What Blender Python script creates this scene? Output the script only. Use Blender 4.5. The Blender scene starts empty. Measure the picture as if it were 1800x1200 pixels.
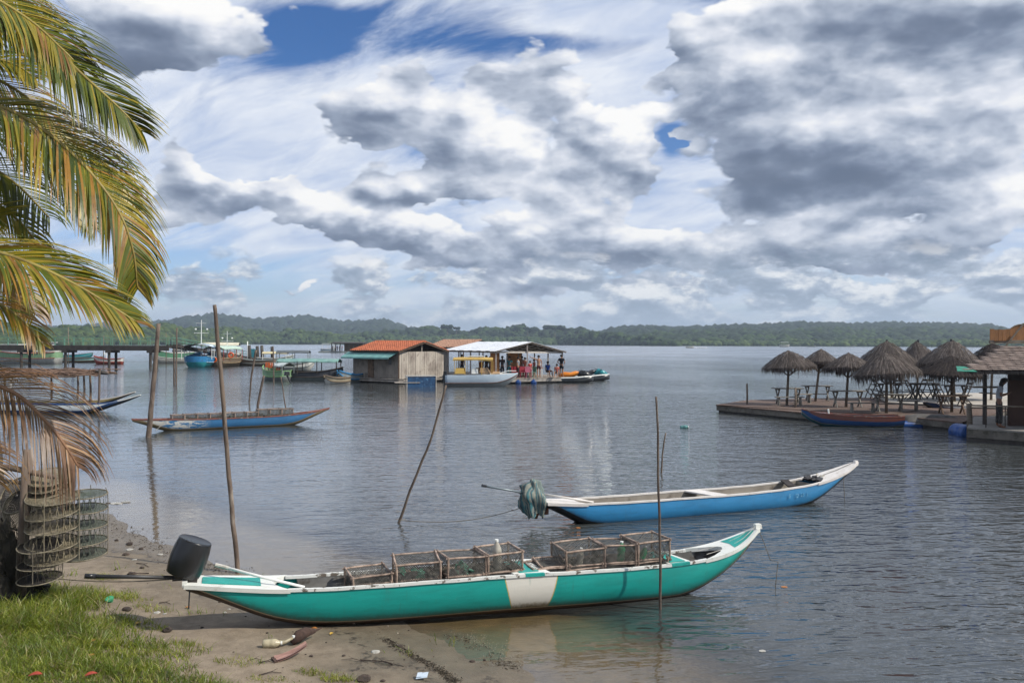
import bpy, bmesh, math, random
import numpy as np
from mathutils import Vector, Matrix, noise
rnd = random.Random(7)
R = math.radians
S = bpy.context.scene
col = S.collection
# ---------------------------------------------------------------- camera
cam_d = bpy.data.cameras.new('camera')
cam = bpy.data.objects.new('camera', cam_d)
col.objects.link(cam)
CAMH = 3.2
FPX = 1500.0
cam_d.sensor_width = 36
cam_d.lens = 36 * FPX / 1800
cam_d.clip_start = 0.05
cam_d.clip_end = 20000
cam.location = (0, 0, CAMH)
cam.rotation_mode = 'XYZ'
CAM_M = Matrix.Rotation(R(90.08), 3, 'X') @ Matrix.Rotation(R(0.16), 3, 'Z')
cam.rotation_euler = CAM_M.to_euler()
S.camera = cam

def at(px, py, z=0.0, d=None):
    """world point seen at photo pixel (1800x1200) on height z, or at distance d along +Y"""
    v = CAM_M @ Vector(((px - 900) / FPX, -(py - 600) / FPX, -1))
    k = (z - CAMH) / v.z if d is None else d / v.y
    return Vector((0, 0, CAMH)) + v * k

# ---------------------------------------------------------------- node helper
class NT:
    def __init__(s, tree):
        s.t = tree; s.n = tree.nodes; s.l = tree.links
    def new(s, typ, **kw):
        nd = s.n.new(typ)
        for k, v in kw.items(): setattr(nd, k, v)
        return nd
    def set(s, sock, v):
        if isinstance(v, E): s.l.new(v.s, sock)
        elif hasattr(v, 'is_output'): s.l.new(v, sock)
        elif v is not None: sock.default_value = v
    def m(s, op, a, b=None, c=None, clamp=False):
        nd = s.new('ShaderNodeMath', operation=op, use_clamp=clamp)
        for i, v in enumerate((a, b, c)):
            if v is not None: s.set(nd.inputs[i], v)
        return E(s, nd.outputs[0])
    def xyz(s, a, b, c):
        nd = s.new('ShaderNodeCombineXYZ')
        for i, v in enumerate((a, b, c)): s.set(nd.inputs[i], v)
        return E(s, nd.outputs[0])
    def sep(s, v):
        nd = s.new('ShaderNodeSeparateXYZ'); s.set(nd.inputs[0], v)
        return [E(s, o) for o in nd.outputs]
    def vm(s, op, a, b=None):
        nd = s.new('ShaderNodeVectorMath', operation=op)
        s.set(nd.inputs[0], a)
        if b is not None: s.set(nd.inputs[3 if op == 'SCALE' else 1], b)
        return E(s, nd.outputs[0])
    def noise(s, vec, scale, detail=4, rough=.5, dist=0., out=0, lac=2.):
        nd = s.new('ShaderNodeTexNoise')
        s.set(nd.inputs['Vector'], vec); nd.inputs['Scale'].default_value = scale
        nd.inputs['Detail'].default_value = detail; nd.inputs['Roughness'].default_value = rough
        nd.inputs['Distortion'].default_value = dist; nd.inputs['Lacunarity'].default_value = lac
        return E(s, nd.outputs[out])
    def voro(s, vec, scale, feature='F1', out=0, detail=0, rnd_=1.):
        nd = s.new('ShaderNodeTexVoronoi', feature=feature)
        s.set(nd.inputs['Vector'], vec); nd.inputs['Scale'].default_value = scale
        if 'Detail' in nd.inputs: nd.inputs['Detail'].default_value = detail
        nd.inputs['Randomness'].default_value = rnd_
        return E(s, nd.outputs[out])
    def ss(s, v, a, b, lo=0., hi=1.):
        nd = s.new('ShaderNodeMapRange', interpolation_type='SMOOTHSTEP')
        s.set(nd.inputs[0], v)
        for i, q in enumerate((a, b, lo, hi)): s.set(nd.inputs[i + 1], q)
        return E(s, nd.outputs[0])
    def mix(s, f, a, b):
        nd = s.new('ShaderNodeMix', data_type='RGBA')
        s.set(nd.inputs[0], f)
        for i, q in ((6, a), (7, b)):
            if isinstance(q, tuple): q = tuple(q) + (1,) if len(q) == 3 else q
            s.set(nd.inputs[i], q)
        return E(s, nd.outputs[2])
    def ramp(s, f, stops):
        nd = s.new('ShaderNodeValToRGB'); s.set(nd.inputs[0], f)
        e = nd.color_ramp.elements
        while len(e) < len(stops): e.new(0.5)
        for i, (p, c) in enumerate(stops):
            e[i].position = p; e[i].color = tuple(c) + (1,)
        return E(s, nd.outputs[0])
class E:
    def __init__(s, nt, sock): s.nt = nt; s.s = sock
    def __add__(s, o): return s.nt.m('ADD', s, o)
    __radd__ = __add__
    def __mul__(s, o): return s.nt.m('MULTIPLY', s, o)
    __rmul__ = __mul__
    def __sub__(s, o): return s.nt.m('SUBTRACT', s, o)
    def __rsub__(s, o): return s.nt.m('SUBTRACT', o, s)
    def __truediv__(s, o): return s.nt.m('DIVIDE', s, o)
    def __rtruediv__(s, o): return s.nt.m('DIVIDE', o, s)
    def clamp(s): return s.nt.m('ADD', s, 0., clamp=True)

# ---------------------------------------------------------------- world: Nishita sky with a procedural cloud deck
SUN_TO = Vector((0.88, -0.30, 0.86)).normalized()
sun_el = math.asin(SUN_TO.z); sun_az = math.atan2(SUN_TO.x, SUN_TO.y)
W = bpy.data.worlds.new('World'); S.world = W; W.use_nodes = True
W.node_tree.nodes.clear()
w = NT(W.node_tree)
sky = w.new('ShaderNodeTexSky', sky_type='NISHITA')
sky.sun_disc = False; sky.sun_elevation = sun_el; sky.sun_rotation = sun_az
sky.air_density = 1.0; sky.dust_density = 0.6; sky.ozone_density = 1.5
tc = w.new('ShaderNodeTexCoord')
D = E(w, tc.outputs['Generated'])
x, y, z = w.sep(D)
zc = w.m('MAXIMUM', z, 0.0)
yf = w.m('MAXIMUM', y, 0.12)
u = x / yf; v = z / yf
front = w.ss(y, 0.1, 0.45)
def cpos(dz=0., dx=0.):
    # on the celestial sphere: rising towers keep their shape, a little flatter towards the horizon
    zz = zc + dz if dz else zc
    r = 0.62 / (zz + 0.42) + .55
    return w.xyz((x + dx) * r, y * r, zz * 2.3)
C0 = cpos()
# ragged outlines: warp the placement of the big masses
wn = w.noise(C0, 3.0, 5, .6, out=1)
UV = w.xyz(u, v, 0.)
wc = w.vm('SUBTRACT', wn, (.5, .5, .5))
UVW = w.vm('ADD', UV, w.vm('MULTIPLY', wc, (.24, .14, 0.)))
UVS = w.vm('ADD', UV, w.vm('MULTIPLY', wc, (.07, .035, 0.)))
UVM = w.vm('ADD', UV, w.vm('MULTIPLY', wc, (.14, .08, 0.)))
def total(bl, P=UVW, grad=False):
    """sum of soft ellipses; with grad also how far up (and sunward) in its ellipse each point lies"""
    t = 0.0; g = 0.0
    for px, py, rx, ry, amp in bl:
        nd = w.new('ShaderNodeVectorMath', operation='MULTIPLY_ADD')
        sx, sy = 1500. / rx, 1500. / ry
        w.l.new(P.s, nd.inputs[0]); nd.inputs[1].default_value = (sx, sy, 0)
        nd.inputs[2].default_value = (-(px - 900) / 1500. * sx, -(602 - py) / 1500. * sy, 0)
        dt = w.new('ShaderNodeVectorMath', operation='DOT_PRODUCT')
        w.l.new(nd.outputs[0], dt.inputs[0]); w.l.new(nd.outputs[0], dt.inputs[1])
        e_ = w.m('POWER', 0.3679, E(w, dt.outputs['Value']))
        t = w.m('MULTIPLY_ADD', e_, amp, t)
        if grad and amp > 0:
            d2 = w.new('ShaderNodeVectorMath', operation='DOT_PRODUCT')
            w.l.new(nd.outputs[0], d2.inputs[0]); d2.inputs[1].default_value = (.30 * amp, 1.0 * amp, 0)
            g = w.m('MULTIPLY_ADD', e_, E(w, d2.outputs['Value']), g)
    return (t * front, g * front) if grad else t * front
# cumulus masses (where they stand over the far shore), positive = cloud, negative = gap
mass, mrel = total([
    (1330, 150, 130, 85, .55), (1450, 260, 170, 85, .62), (1230, 80, 80, 65, .5), (1660, 300, 150, 75, .5), (1650, 25, 270, 75, .8), (1560, 150, 120, 80, .45), (1730, 180, 100, 60, .45),
    (640, 205, 85, 42, .6), (680, 150, 48, 48, .5), (790, 240, 72, 62, .52), (890, 140, 80, 34, .6), (1000, 180, 80, 44, .55), (1065, 235, 40, 38, .4), (915, 265, 42, 48, .4), (1130, 235, 55, 30, .5),
    (340, 45, 125, 75, .75), (200, 60, 110, 100, .6), (300, 250, 55, 60, .4), (335, 325, 75, 42, .6), (410, 340, 60, 34, .5), (490, 320, 58, 36, .6),
    (570, 385, 72, 52, .75), (700, 350, 68, 26, .6), (800, 325, 62, 36, .6), (735, 440, 82, 28, .65), (640, 395, 34, 30, .4), (940, 400, 100, 62, .62), (1010, 330, 60, 50, .4), (1125, 302, 62, 30, .5),
    (1130, 410, 105, 55, .62), (1260, 425, 110, 45, .55), (1400, 400, 62, 48, .5), (1500, 440, 150, 26, .5), (1660, 430, 130, 28, .5), (1740, 390, 80, 46, .5), (1560, 365, 110, 26, .4),
    (374, 470, 36, 16, .6), (430, 494, 20, 9, .5), (505, 505, 34, 14, .5), (620, 490, 120, 24, .4), (950, 495, 160, 22, .35), (1250, 505, 180, 20, .3),
    (740, 40, 250, 62, -.55), (1115, 110, 45, 90, -.5), (330, 420, 110, 22, -.4), (400, 520, 190, 20, -.35), (540, 275, 110, 26, -.5), (430, 185, 110, 45, -.6), (540, 90, 50, 60, -.4), (1190, 248, 12, 22, -.5)], grad=True)
bright = total([(575, 370, 66, 38, .7), (915, 262, 44, 48, 1.4), (1130, 230, 52, 28, 1.6), (1560, 130, 100, 75, .75), (1720, 170, 100, 45, .6), (1010, 330, 50, 40, .4), (1400, 395, 50, 38, 1.0), (1740, 385, 80, 42, .9), (840, 215, 30, 55, .5), (1500, 350, 110, 14, .6), (800, 398, 60, 16, .7),
                (1660, 20, 250, 65, -1.1), (1400, 290, 190, 80, -1.2), (730, 450, 80, 20, -.3), (620, 205, 60, 34, -.35), (900, 150, 90, 40, -.25), (330, 50, 140, 80, -.25), (1120, 305, 60, 30, -.5)], UVM)
def dens(dz=0., dx=0.):
    c = cpos(dz, dx)
    a = w.noise(c, 2.6, 9, .56, .2)
    cw = w.vm('ADD', c, w.vm('SCALE', w.vm('SUBTRACT', w.noise(c, 9., 3, .6, out=1), (.5, .5, .5)), .10))
    b = w.voro(cw, 7.0)
    e = w.voro(cw, 17.0)
    return a * .95 - b * .24 - e * .14
d0 = dens()
dl = dens(.014, .012)
n_big = w.noise(C0, 2.6, 1, .5)
cover = d0 + mass * .62 + (n_big - .5) * .25 - .035
cm = w.ss(cover, .375, .435)
thick = w.ss(cover, .42, 1.0)
rel = (d0 - dl)
a_det = w.noise(C0, 7.0, 7, .66)
def soft(dz=0., dx=0.): return w.noise(cpos(dz, dx), 4.2, 3.5, .5, .2)
rel2 = soft() - soft(.035, .030)
lit = (rel * 1.8 + rel2 * .55 + mrel * .90 + bright * .24 - thick * .16 + (a_det - .5) * .30 + .06) * 1.22 + .37
lit = w.ss(lit, -.50, 1.06)
cloud_col = w.ramp(lit, [(0, (.10, .135, .21)), (.22, (.165, .21, .305)), (.42, (.29, .345, .455)), (.62, (.50, .555, .66)), (.80, (.78, .81, .885)), (.95, (1.04, 1.03, 1.01))])
# thin high veil, streaky
vs = w.xyz(x / (zc + .42) * 1.0, y / (zc + .42) * 2.0 + x * 1.2, 0.)
veil_n = w.noise(vs, 3.0, 7, .62, .6)
gaps = total([(700, 45, 240, 46, -.46), (960, 82, 190, 26, -.46), (560, 20, 90, 30, -.2), (1190, 245, 24, 26, -.8), (300, 480, 200, 40, -.5), (520, 50, 90, 60, -.45), (420, 520, 150, 20, -.25), (1060, 30, 130, 26, .35),
              (440, 215, 200, 70, .35), (640, 330, 200, 60, .2), (1050, 180, 180, 50, .25), (420, 400, 60, 20, -.2)], UVS)
veil = w.ss((veil_n - .5) * 1.7 + .5 + gaps + .20, .26, .80)
veil_lit = w.noise(vs, 5.0, 6, .6, .5)
veil_col = w.ramp(veil_lit, [(.3, (.50, .60, .81)), (.62, (.88, .92, .99))])
skyc = w.new('ShaderNodeVectorMath', operation='SCALE')
w.l.new(sky.outputs[0], skyc.inputs[0]); skyc.inputs[3].default_value = 0.105
deep = w.mix(w.ss(z, .04, .32), (.85, 1.0, 1.35), (.30, .60, 1.0))
skt = w.vm('MULTIPLY', skyc.outputs[0], deep)
c1 = w.mix(veil * w.ss(z, .0, .14, .62, .93), skt, veil_col)
c2 = w.mix(cm * w.ss(z, .0, .07, .70, .97), c1, cloud_col)
# rows of small distant clouds low over the shore
def lowd(dz): return w.noise(w.xyz(x * 7.0, y * 7.0, (z + dz) * 15.0), 1.5, 8, .56, .15)
l0 = lowd(0.); ll = w.ss((l0 - lowd(.008)) * 1.6 + (w.noise(w.xyz(x * 10, y * 10, z * 24), 2.2, 5, .6) - .5) * .7, -.16, .24)
lowm = w.ss(l0 + w.ss(x, -.35, .1, -.05, .045), .46, .53) * w.ss(z, .125, .070) * w.ss(z, .0, .012)
lowc = w.ramp(ll, [(0, (.25, .32, .42)), (.45, (.44, .51, .62)), (1, (1.0, 1.0, .99))])
c2 = w.mix(lowm * .92, c2, lowc)
hz = w.ss(z, .06, .0)
c3 = w.mix(hz * .42, c2, (.55, .66, .78))
below = w.ss(z, -.02, -.10)
c4 = w.mix(below, c3, (.10, .12, .13))
bg = w.new('ShaderNodeBackground'); w.set(bg.inputs[0], c4); bg.inputs[1].default_value = 1.0
wo = w.new('ShaderNodeOutputWorld'); w.l.new(bg.outputs[0], wo.inputs[0])
W.cycles.sampling_method = 'MANUAL'; W.cycles.sample_map_resolution = 512
# ---------------------------------------------------------------- sun
sd = bpy.data.lights.new('sun', 'SUN'); sd.energy = 4.9; sd.angle = R(0.6); sd.color = (1.0, .93, .82)
sun = bpy.data.objects.new('sun', sd); col.objects.link(sun)
sun.rotation_euler = SUN_TO.to_track_quat('Z', 'Y').to_euler(); sun.location = (30, -20, 40)
S.view_settings.view_transform = 'Standard'; S.view_settings.look = 'None'
S.view_settings.exposure = 0.0; S.view_settings.gamma = 1; S.view_settings.use_curve_mapping = False
# ================================================================ helpers
def tag(o, label=None, cat=None, group=None, kind=None):
    if label: o['label'] = label
    if cat: o['category'] = cat
    if group: o['group'] = group
    if kind: o['kind'] = kind
    return o
def thing(name, label, cat, loc=(0, 0, 0), rz=0., group=None):
    o = bpy.data.objects.new(name, None); col.objects.link(o)
    o.empty_display_size = .3
    o.location = loc; o.rotation_euler = (0, 0, rz)
    return tag(o, label, cat, group)
def copy_tree(o, loc=None, rz=None, label=None, scale=None):
    def rec(a, par):
        c = a.copy(); col.objects.link(c); c.parent = par
        for ch in kids.get(a, ()): rec(ch, c)
        return c
    kids = {}
    for a in col.objects:
        if a.parent: kids.setdefault(a.parent, []).append(a)
    c = rec(o, None)
    if loc is not None: c.location = loc
    if rz is not None: c.rotation_euler = (0, 0, rz)
    if scale: c.scale = (scale,) * 3
    if label: c['label'] = label
    return c
def share(mesh_obj, name, parent, loc=(0, 0, 0), rot=(0, 0, 0), scale=None):
    """another piece using the same mesh data"""
    o = bpy.data.objects.new(name, mesh_obj.data); col.objects.link(o)
    o.parent = parent; o.location = loc; o.rotation_euler = rot
    if scale: o.scale = scale
    return o
class MB:
    """collects faces of ONE mesh object"""
    def __init__(s): s.v = []; s.f = []; s.mi = []; s.a = None
    def add(s, vs, fs, mi=0, M=None):
        b = len(s.v)
        if M is not None: vs = [M @ Vector(p) for p in vs]
        s.v += [tuple(p) for p in vs]
        s.f += [tuple(b + i for i in f) for f in fs]
        s.mi += [mi] * len(fs)
        return s
    def box(s, c, d, M=None, mi=0, rz=0., taper=1.):
        x, y, z = (q / 2 for q in d)
        vs = []
        for k, t in ((-1, 1.), (1, taper)):
            for i, j in ((-1, -1), (1, -1), (1, 1), (-1, 1)):
                vs.append(Vector((i * x * t, j * y * t, k * z)))
        if rz:
            Rm = Matrix.Rotation(rz, 3, 'Z'); vs = [Rm @ p for p in vs]
        vs = [p + Vector(c) for p in vs]
        return s.add(vs, [(3, 2, 1, 0), (4, 5, 6, 7), (0, 1, 5, 4), (1, 2, 6, 5), (2, 3, 7, 6), (3, 0, 4, 7)], mi, M)
    def beam(s, a, b, wd, ht, up=(0, 0, 1), mi=0):
        a = Vector(a); b = Vector(b); t = (b - a).normalized()
        sd_ = t.cross(Vector(up))
        if sd_.length < 1e-4: sd_ = t.cross(Vector((1, 0, 0)))
        sd_.normalize(); n = sd_.cross(t)
        vs = [p + sd_ * i * wd / 2 + n * j * ht / 2 for p in (a, b) for i, j in ((-1, -1), (1, -1), (1, 1), (-1, 1))]
        return s.add(vs, [(3, 2, 1, 0), (4, 5, 6, 7), (0, 1, 5, 4), (1, 2, 6, 5), (2, 3, 7, 6), (3, 0, 4, 7)], mi)
    def tube(s, pts, rad, n=6, mi=0, cap=True):
        pts = [Vector(p) for p in pts]
        if not hasattr(rad, '__len__'): rad = [rad] * len(pts)
        vs, fs = [], []; prev = None
        for i, p in enumerate(pts):
            t = (pts[min(i + 1, len(pts) - 1)] - pts[max(i - 1, 0)]).normalized()
            if prev is None:
                q = t.cross(Vector((0, 0, 1)))
                if q.length < .05: q = t.cross(Vector((1, 0, 0)))
            else: q = prev - t * prev.dot(t)
            q.normalize(); prev = q; r2 = t.cross(q)
            for k in range(n):
                a = 2 * math.pi * k / n
                vs.append(p + (q * math.cos(a) + r2 * math.sin(a)) * rad[i])
        for i in range(len(pts) - 1):
            for k in range(n):
                k2 = (k + 1) % n
                fs.append((i * n + k, i * n + k2, (i + 1) * n + k2, (i + 1) * n + k))
        if cap:
            fs.append(tuple(range(n))[::-1]); m = (len(pts) - 1) * n; fs.append(tuple(range(m, m + n)))
        return s.add(vs, fs, mi)
    def lathe(s, prof, n=16, M=None, mi=0, cap=True, el=1.):
        vs = [(r * math.cos(2 * math.pi * k / n), r * el * math.sin(2 * math.pi * k / n), z) for r, z in prof for k in range(n)]
        fs = []
        for i in range(len(prof) - 1):
            for k in range(n):
                k2 = (k + 1) % n
                fs.append((i * n + k, i * n + k2, (i + 1) * n + k2, (i + 1) * n + k))
        if cap:
            fs.append(tuple(range(n))[::-1]); m = (len(prof) - 1) * n; fs.append(tuple(range(m, m + n)))
        return s.add(vs, fs, mi, M)
    def plate(s, poly, z0, z1, mi=0, M=None):
        n = len(poly)
        vs = [(p[0], p[1], z0) for p in poly] + [(p[0], p[1], z1) for p in poly]
        fs = [tuple(range(n))[::-1], tuple(range(n, 2 * n))] + [(i, (i + 1) % n, n + (i + 1) % n, n + i) for i in range(n)]
        return s.add(vs, fs, mi, M)
    def slab(s, quad, th, mi=0):
        """a panel of thickness th (downwards along its normal) from four 3D corners"""
        q = [Vector(p) for p in quad]
        nrm = (q[1] - q[0]).cross(q[3] - q[0]).normalized() * th
        vs = q + [p - nrm for p in q]
        return s.add(vs, [(0, 1, 2, 3), (7, 6, 5, 4), (0, 4, 5, 1), (1, 5, 6, 2), (2, 6, 7, 3), (3, 7, 4, 0)], mi)
    def build(s, name, mats, parent=None, smooth=False, loc=None, recalc=False):
        me = bpy.data.meshes.new(name)
        me.from_pydata(s.v, [], s.f)
        mats = mats if isinstance(mats, (list, tuple)) else [mats]
        for m in mats: me.materials.append(m)
        if len(mats) > 1: me.polygons.foreach_set('material_index', s.mi)
        if smooth: me.polygons.foreach_set('use_smooth', [True] * len(s.f))
        if recalc:
            bm = bmesh.new(); bm.from_mesh(me); bmesh.ops.recalc_face_normals(bm, faces=bm.faces); bm.to_mesh(me); bm.free()
        me.update()
        o = bpy.data.objects.new(name, me); col.objects.link(o)
        if parent: o.parent = parent
        if loc is not None: o.location = loc
        return o
def np_mesh(name, V, F, mats, mi=None, parent=None, smooth=False):
    """V (n,3), F (m,k) with equal k"""
    me = bpy.data.meshes.new(name)
    k = F.shape[1]
    me.vertices.add(len(V)); me.vertices.foreach_set('co', np.ascontiguousarray(V, dtype=np.float32).ravel())
    me.loops.add(F.size); me.loops.foreach_set('vertex_index', F.astype(np.int32).ravel())
    me.polygons.add(len(F)); me.polygons.foreach_set('loop_start', np.arange(0, F.size, k, dtype=np.int32))
    for m in (mats if isinstance(mats, (list, tuple)) else [mats]): me.materials.append(m)
    if mi is not None: me.polygons.foreach_set('material_index', mi.astype(np.int32))
    if smooth: me.polygons.foreach_set('use_smooth', np.ones(len(F), dtype=bool))
    me.update(calc_edges=True); me.validate()
    o = bpy.data.objects.new(name, me); col.objects.link(o)
    if parent: o.parent = parent
    return o

# ---------------------------------------------------------------- materials
MATS = {}
def mat(name, c, c2=None, scale=6., rough=.6, bump=.15, bs=None, metal=0., stretch=(1, 1, 1), spec=.4, detail=5, th=(.35, .7), transl=0., dirt=None, coord='Object', rvar=0.):
    """a surface whose colour wanders between c and c2 by noise, with relief"""
    if name in MATS: return MATS[name]
    m = bpy.data.materials.new(name); m.use_nodes = True; t = m.node_tree; t.nodes.clear(); n = NT(t)
    tcn = n.new('ShaderNodeTexCoord')
    P = n.vm('MULTIPLY', tcn.outputs[coord], stretch)
    c2 = c2 or tuple(q * .72 for q in c)
    f = n.noise(P, scale, detail, .6)
    colr = n.mix(n.ss(f, *th), c, c2)
    if dirt:                     # (colour, scale, lo, hi)
        colr = n.mix(n.ss(n.noise(P, dirt[1], 7, .65), dirt[2], dirt[3]), colr, dirt[0])
    if rvar:
        oi = n.new('ShaderNodeObjectInfo')
        g = n.new('ShaderNodeHueSaturation'); n.set(g.inputs['Color'], colr)
        n.set(g.inputs['Value'], E(n, oi.outputs['Random']) * rvar + (1 - rvar / 2)); colr = E(n, g.outputs[0])
    b = n.new('ShaderNodeBsdfPrincipled')
    n.set(b.inputs['Base Color'], colr); b.inputs['Metallic'].default_value = metal
    n.set(b.inputs['Roughness'], (f - .5) * .25 + rough); b.inputs['Specular IOR Level'].default_value = spec
    if bump:
        bn = n.new('ShaderNodeBump'); bn.inputs['Strength'].default_value = bump; bn.inputs['Distance'].default_value = .02
        n.set(bn.inputs['Height'], n.noise(P, bs or scale * 4, 5, .6)); n.l.new(bn.outputs[0], b.inputs['Normal'])
    o = n.new('ShaderNodeOutputMaterial')
    if transl:
        tr = n.new('ShaderNodeBsdfTranslucent'); n.set(tr.inputs[0], n.mix(.35, colr, (.6, .6, .05)))
        mx = n.new('ShaderNodeMixShader'); mx.inputs[0].default_value = transl
        n.l.new(b.outputs[0], mx.inputs[1]); n.l.new(tr.outputs[0], mx.inputs[2]); n.l.new(mx.outputs[0], o.inputs[0])
    else: n.l.new(b.outputs[0], o.inputs[0])
    MATS[name] = m
    return m
ww = mat('weathered_wood', (.20, .165, .13), (.10, .08, .06), 4, .85, .4, stretch=(1, 1, 6), rvar=.3)
wg = mat('grey_wood', (.24, .225, .20), (.12, .11, .095), 5, .85, .4, rvar=.3)
wbr = mat('brown_wood', (.15, .095, .06), (.07, .045, .03), 5, .8, .4, rvar=.25)
wdark = mat('dark_wet_wood', (.05, .042, .036), (.025, .02, .018), 5, .6, .4)
pole_m = mat('pole_bark', (.15, .115, .09), (.075, .055, .045), 7, .85, .5, stretch=(1, 1, .4), dirt=((.24, .21, .18), 3, .55, .7), rvar=.3)
stick_m = mat('trap_stick', (.36, .275, .22), (.15, .105, .08), 16, .8, .4, rvar=.5)
net_m = mat('trap_netting', (.14, .135, .12), (.045, .045, .042), 18, .8, 0)
white_p = mat('white_paint', (.74, .75, .72), (.60, .62, .60), 4, .45, .08, dirt=((.38, .36, .31), 5, .60, .74))
rope_m = mat('rope', (.16, .14, .11), (.09, .08, .06), 20, .9, .3)
wrope_m = mat('pale_rope', (.55, .53, .48), (.38, .36, .32), 20, .8, .3)
black_p = mat('black_plastic', (.012, .013, .015), (.02, .021, .024), 3, .32, .03, spec=.5)
dark_m = mat('dark_metal', (.05, .052, .055), (.03, .03, .032), 6, .45, .1, metal=.3)
rubber = mat('rubber', (.02, .02, .02), (.035, .033, .03), 8, .75, .2)
blue_b = mat('blue_barrel_plastic', (.010, .062, .24), (.007, .04, .15), 3, .4, .05, dirt=((.10, .10, .09), 6, .6, .8))
green_b = mat('green_bottle', (.03, .30, .13), (.02, .20, .09), 5, .25, .05)
skin_a = mat('skin_brown', (.16, .075, .045), (.13, .06, .035), 8, .5, .05)
skin_b = mat('skin_tan', (.34, .18, .11), (.29, .15, .09), 8, .5, .05)
hair_m = mat('hair_black', (.012, .01, .009), (.02, .017, .015), 20, .6, .3)
# ================================================================ ground, seabed and water
SHORE = [at(px, py).xy for px, py in ((60, 852), (130, 880), (180, 905), (240, 935), (300, 960), (370, 985), (430, 1010), (560, 1050), (690, 1082), (770, 1110), (800, 1135), (850, 1168), (880, 1172), (935, 1190), (945, 1215))]
SHORE = [Vector((-3200, 240)), Vector((-300, 85)), Vector((-60, 42)), Vector((-22, 26)), Vector((-12.5, 20.0))] + SHORE + [Vector((.9, 6.2)), Vector((2.2, 3.5)), Vector((5, 0)), Vector((14, -8)), Vector((300, -60)), Vector((3200, -300))]
LAND = SHORE + [Vector((3200, -3200)), Vector((-3200, -3200))]
def sdist(X, Y):
    """signed distance to the waterline, positive on land"""
    d = np.full(X.shape, 1e9)
    for a, b in zip(SHORE[:-1], SHORE[1:]):
        ex, ey = b.x - a.x, b.y - a.y
        t = np.clip(((X - a.x) * ex + (Y - a.y) * ey) / (ex * ex + ey * ey), 0, 1)
        d = np.minimum(d, np.hypot(X - a.x - t * ex, Y - a.y - t * ey))
    ins = np.zeros(X.shape, bool)
    n = len(LAND)
    for i in range(n):
        a, b = LAND[i], LAND[(i + 1) % n]
        c = ((a.y > Y) != (b.y > Y))
        with np.errstate(divide='ignore', invalid='ignore'):
            xi = (b.x - a.x) * (Y - a.y) / (b.y - a.y if b.y != a.y else 1e-9) + a.x
        ins ^= c & (X < xi)
    return np.where(ins, d, -d)
def hgt(X, Y):
    s = sdist(X, Y)
    near_ = np.clip(1 - np.abs(s) / 3, 0, 1)
    s = s + near_ * (.13 * np.sin(X * 2.1 + Y * 1.1) * np.sin(Y * 1.7 - X * .8 + 1) + .07 * np.sin(X * 5.3 - Y * 3.1 + 2) + .035 * np.sin(X * 12 + Y * 9))
    wob = .018 * np.sin(X * 1.7 + Y * .6) * np.sin(Y * 1.3 - X * .4) + .008 * np.sin(X * 5.1 + 1) * np.sin(Y * 4.3 + X) + .004 * np.sin(X * 11 + Y * 3) * np.sin(Y * 13 - X * 5)
    land = .065 * np.minimum(s, 2.2) + .13 * np.clip(s - 2.2, 0, 9) + wob * np.clip(s * 1.5, 0, 1)
    sea = np.maximum(.045 * np.maximum(s, -1.6) + .17 * np.minimum(s + 1.6, 0), -2.6) + wob * np.clip(-s, 0, 1)
    return np.where(s > 0, land, sea)
def gz(x_, y_): return float(hgt(np.array([x_]), np.array([y_]))[0])
def axis(lo, hi, f0, f1, st, grow=1.16):
    a = list(np.arange(f0, f1, st)); s_ = st; p = a[-1]
    while p < hi: s_ *= grow; p = min(p + s_, hi); a.append(p)
    s_ = st; p = f0
    while p > lo: s_ *= grow; p = max(p - s_, lo); a.insert(0, p)
    return np.array(a)
def grid(name, X, Y, Z, m):
    ny, nx = X.shape
    V = np.stack([X, Y, Z], -1).reshape(-1, 3)
    i = np.arange(ny - 1)[:, None] * nx + np.arange(nx - 1)[None, :]
    F = np.stack([i, i + 1, i + nx + 1, i + nx], -1).reshape(-1, 4)
    return np_mesh(name, V, F, m, smooth=True)
gx, gy = np.meshgrid(axis(-3000, 3000, -12, 5, .11), axis(-1500, 5200, 4.5, 20, .11))
# sand, wet sand, mud of the seabed, soil below the grass
sm = bpy.data.materials.new('sand'); sm.use_nodes = True; sm.node_tree.nodes.clear(); n = NT(sm.node_tree)
geo = n.new('ShaderNodeNewGeometry'); P = E(n, geo.outputs['Position']); px_, py_, pz_ = n.sep(P)
nz = n.noise(P, 1.3, 6, .6); nf = n.noise(P, 38, 4, .7); nm = n.noise(P, 5.5, 7, .65)
dry = n.mix(n.ss(nm, .35, .7), (.245, .20, .148), (.165, .132, .096))
dry = n.mix(n.ss(nf, .5, .8) * .6, dry, (.15, .12, .09))
damp = n.mix(n.ss(nm, .3, .7), (.155, .128, .092), (.115, .094, .068))
mud = n.mix(n.ss(nm, .3, .7), (.17, .125, .062), (.11, .085, .042))
hz_ = pz_ + (nz - .5) * .09
c = n.mix(n.ss(hz_, .045, .12), damp, dry)
c = n.mix(n.ss(pz_ + (nm - .5) * .01, .0, -.02), c, mud)
wrack = n.ss(n.m('ABSOLUTE', hz_ - .052), .010, .003) * n.ss(n.noise(P, 14, 6, .7), .48, .6)
c = n.mix(wrack * .9, c, (.035, .028, .022))
speck = n.ss(n.voro(P, 26), .16, .07) * n.ss(n.noise(P, 3, 3), .42, .6)
streak = n.ss(n.noise(n.xyz(px_ * .9 + py_ * .5, py_ * 2.4 - px_ * .9, pz_), 2.2, 8, .68, 1.2), .56, .66)
c = n.mix(streak * .42, c, (.10, .08, .06))
c = n.mix(speck * .8, c, (.07, .055, .04))
soil = n.mix(n.ss(nm, .35, .65), (.055, .06, .022), (.10, .08, .045))
c = n.mix(n.ss(pz_ + (nz - .5) * .1, .27, .40), c, soil)
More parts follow.
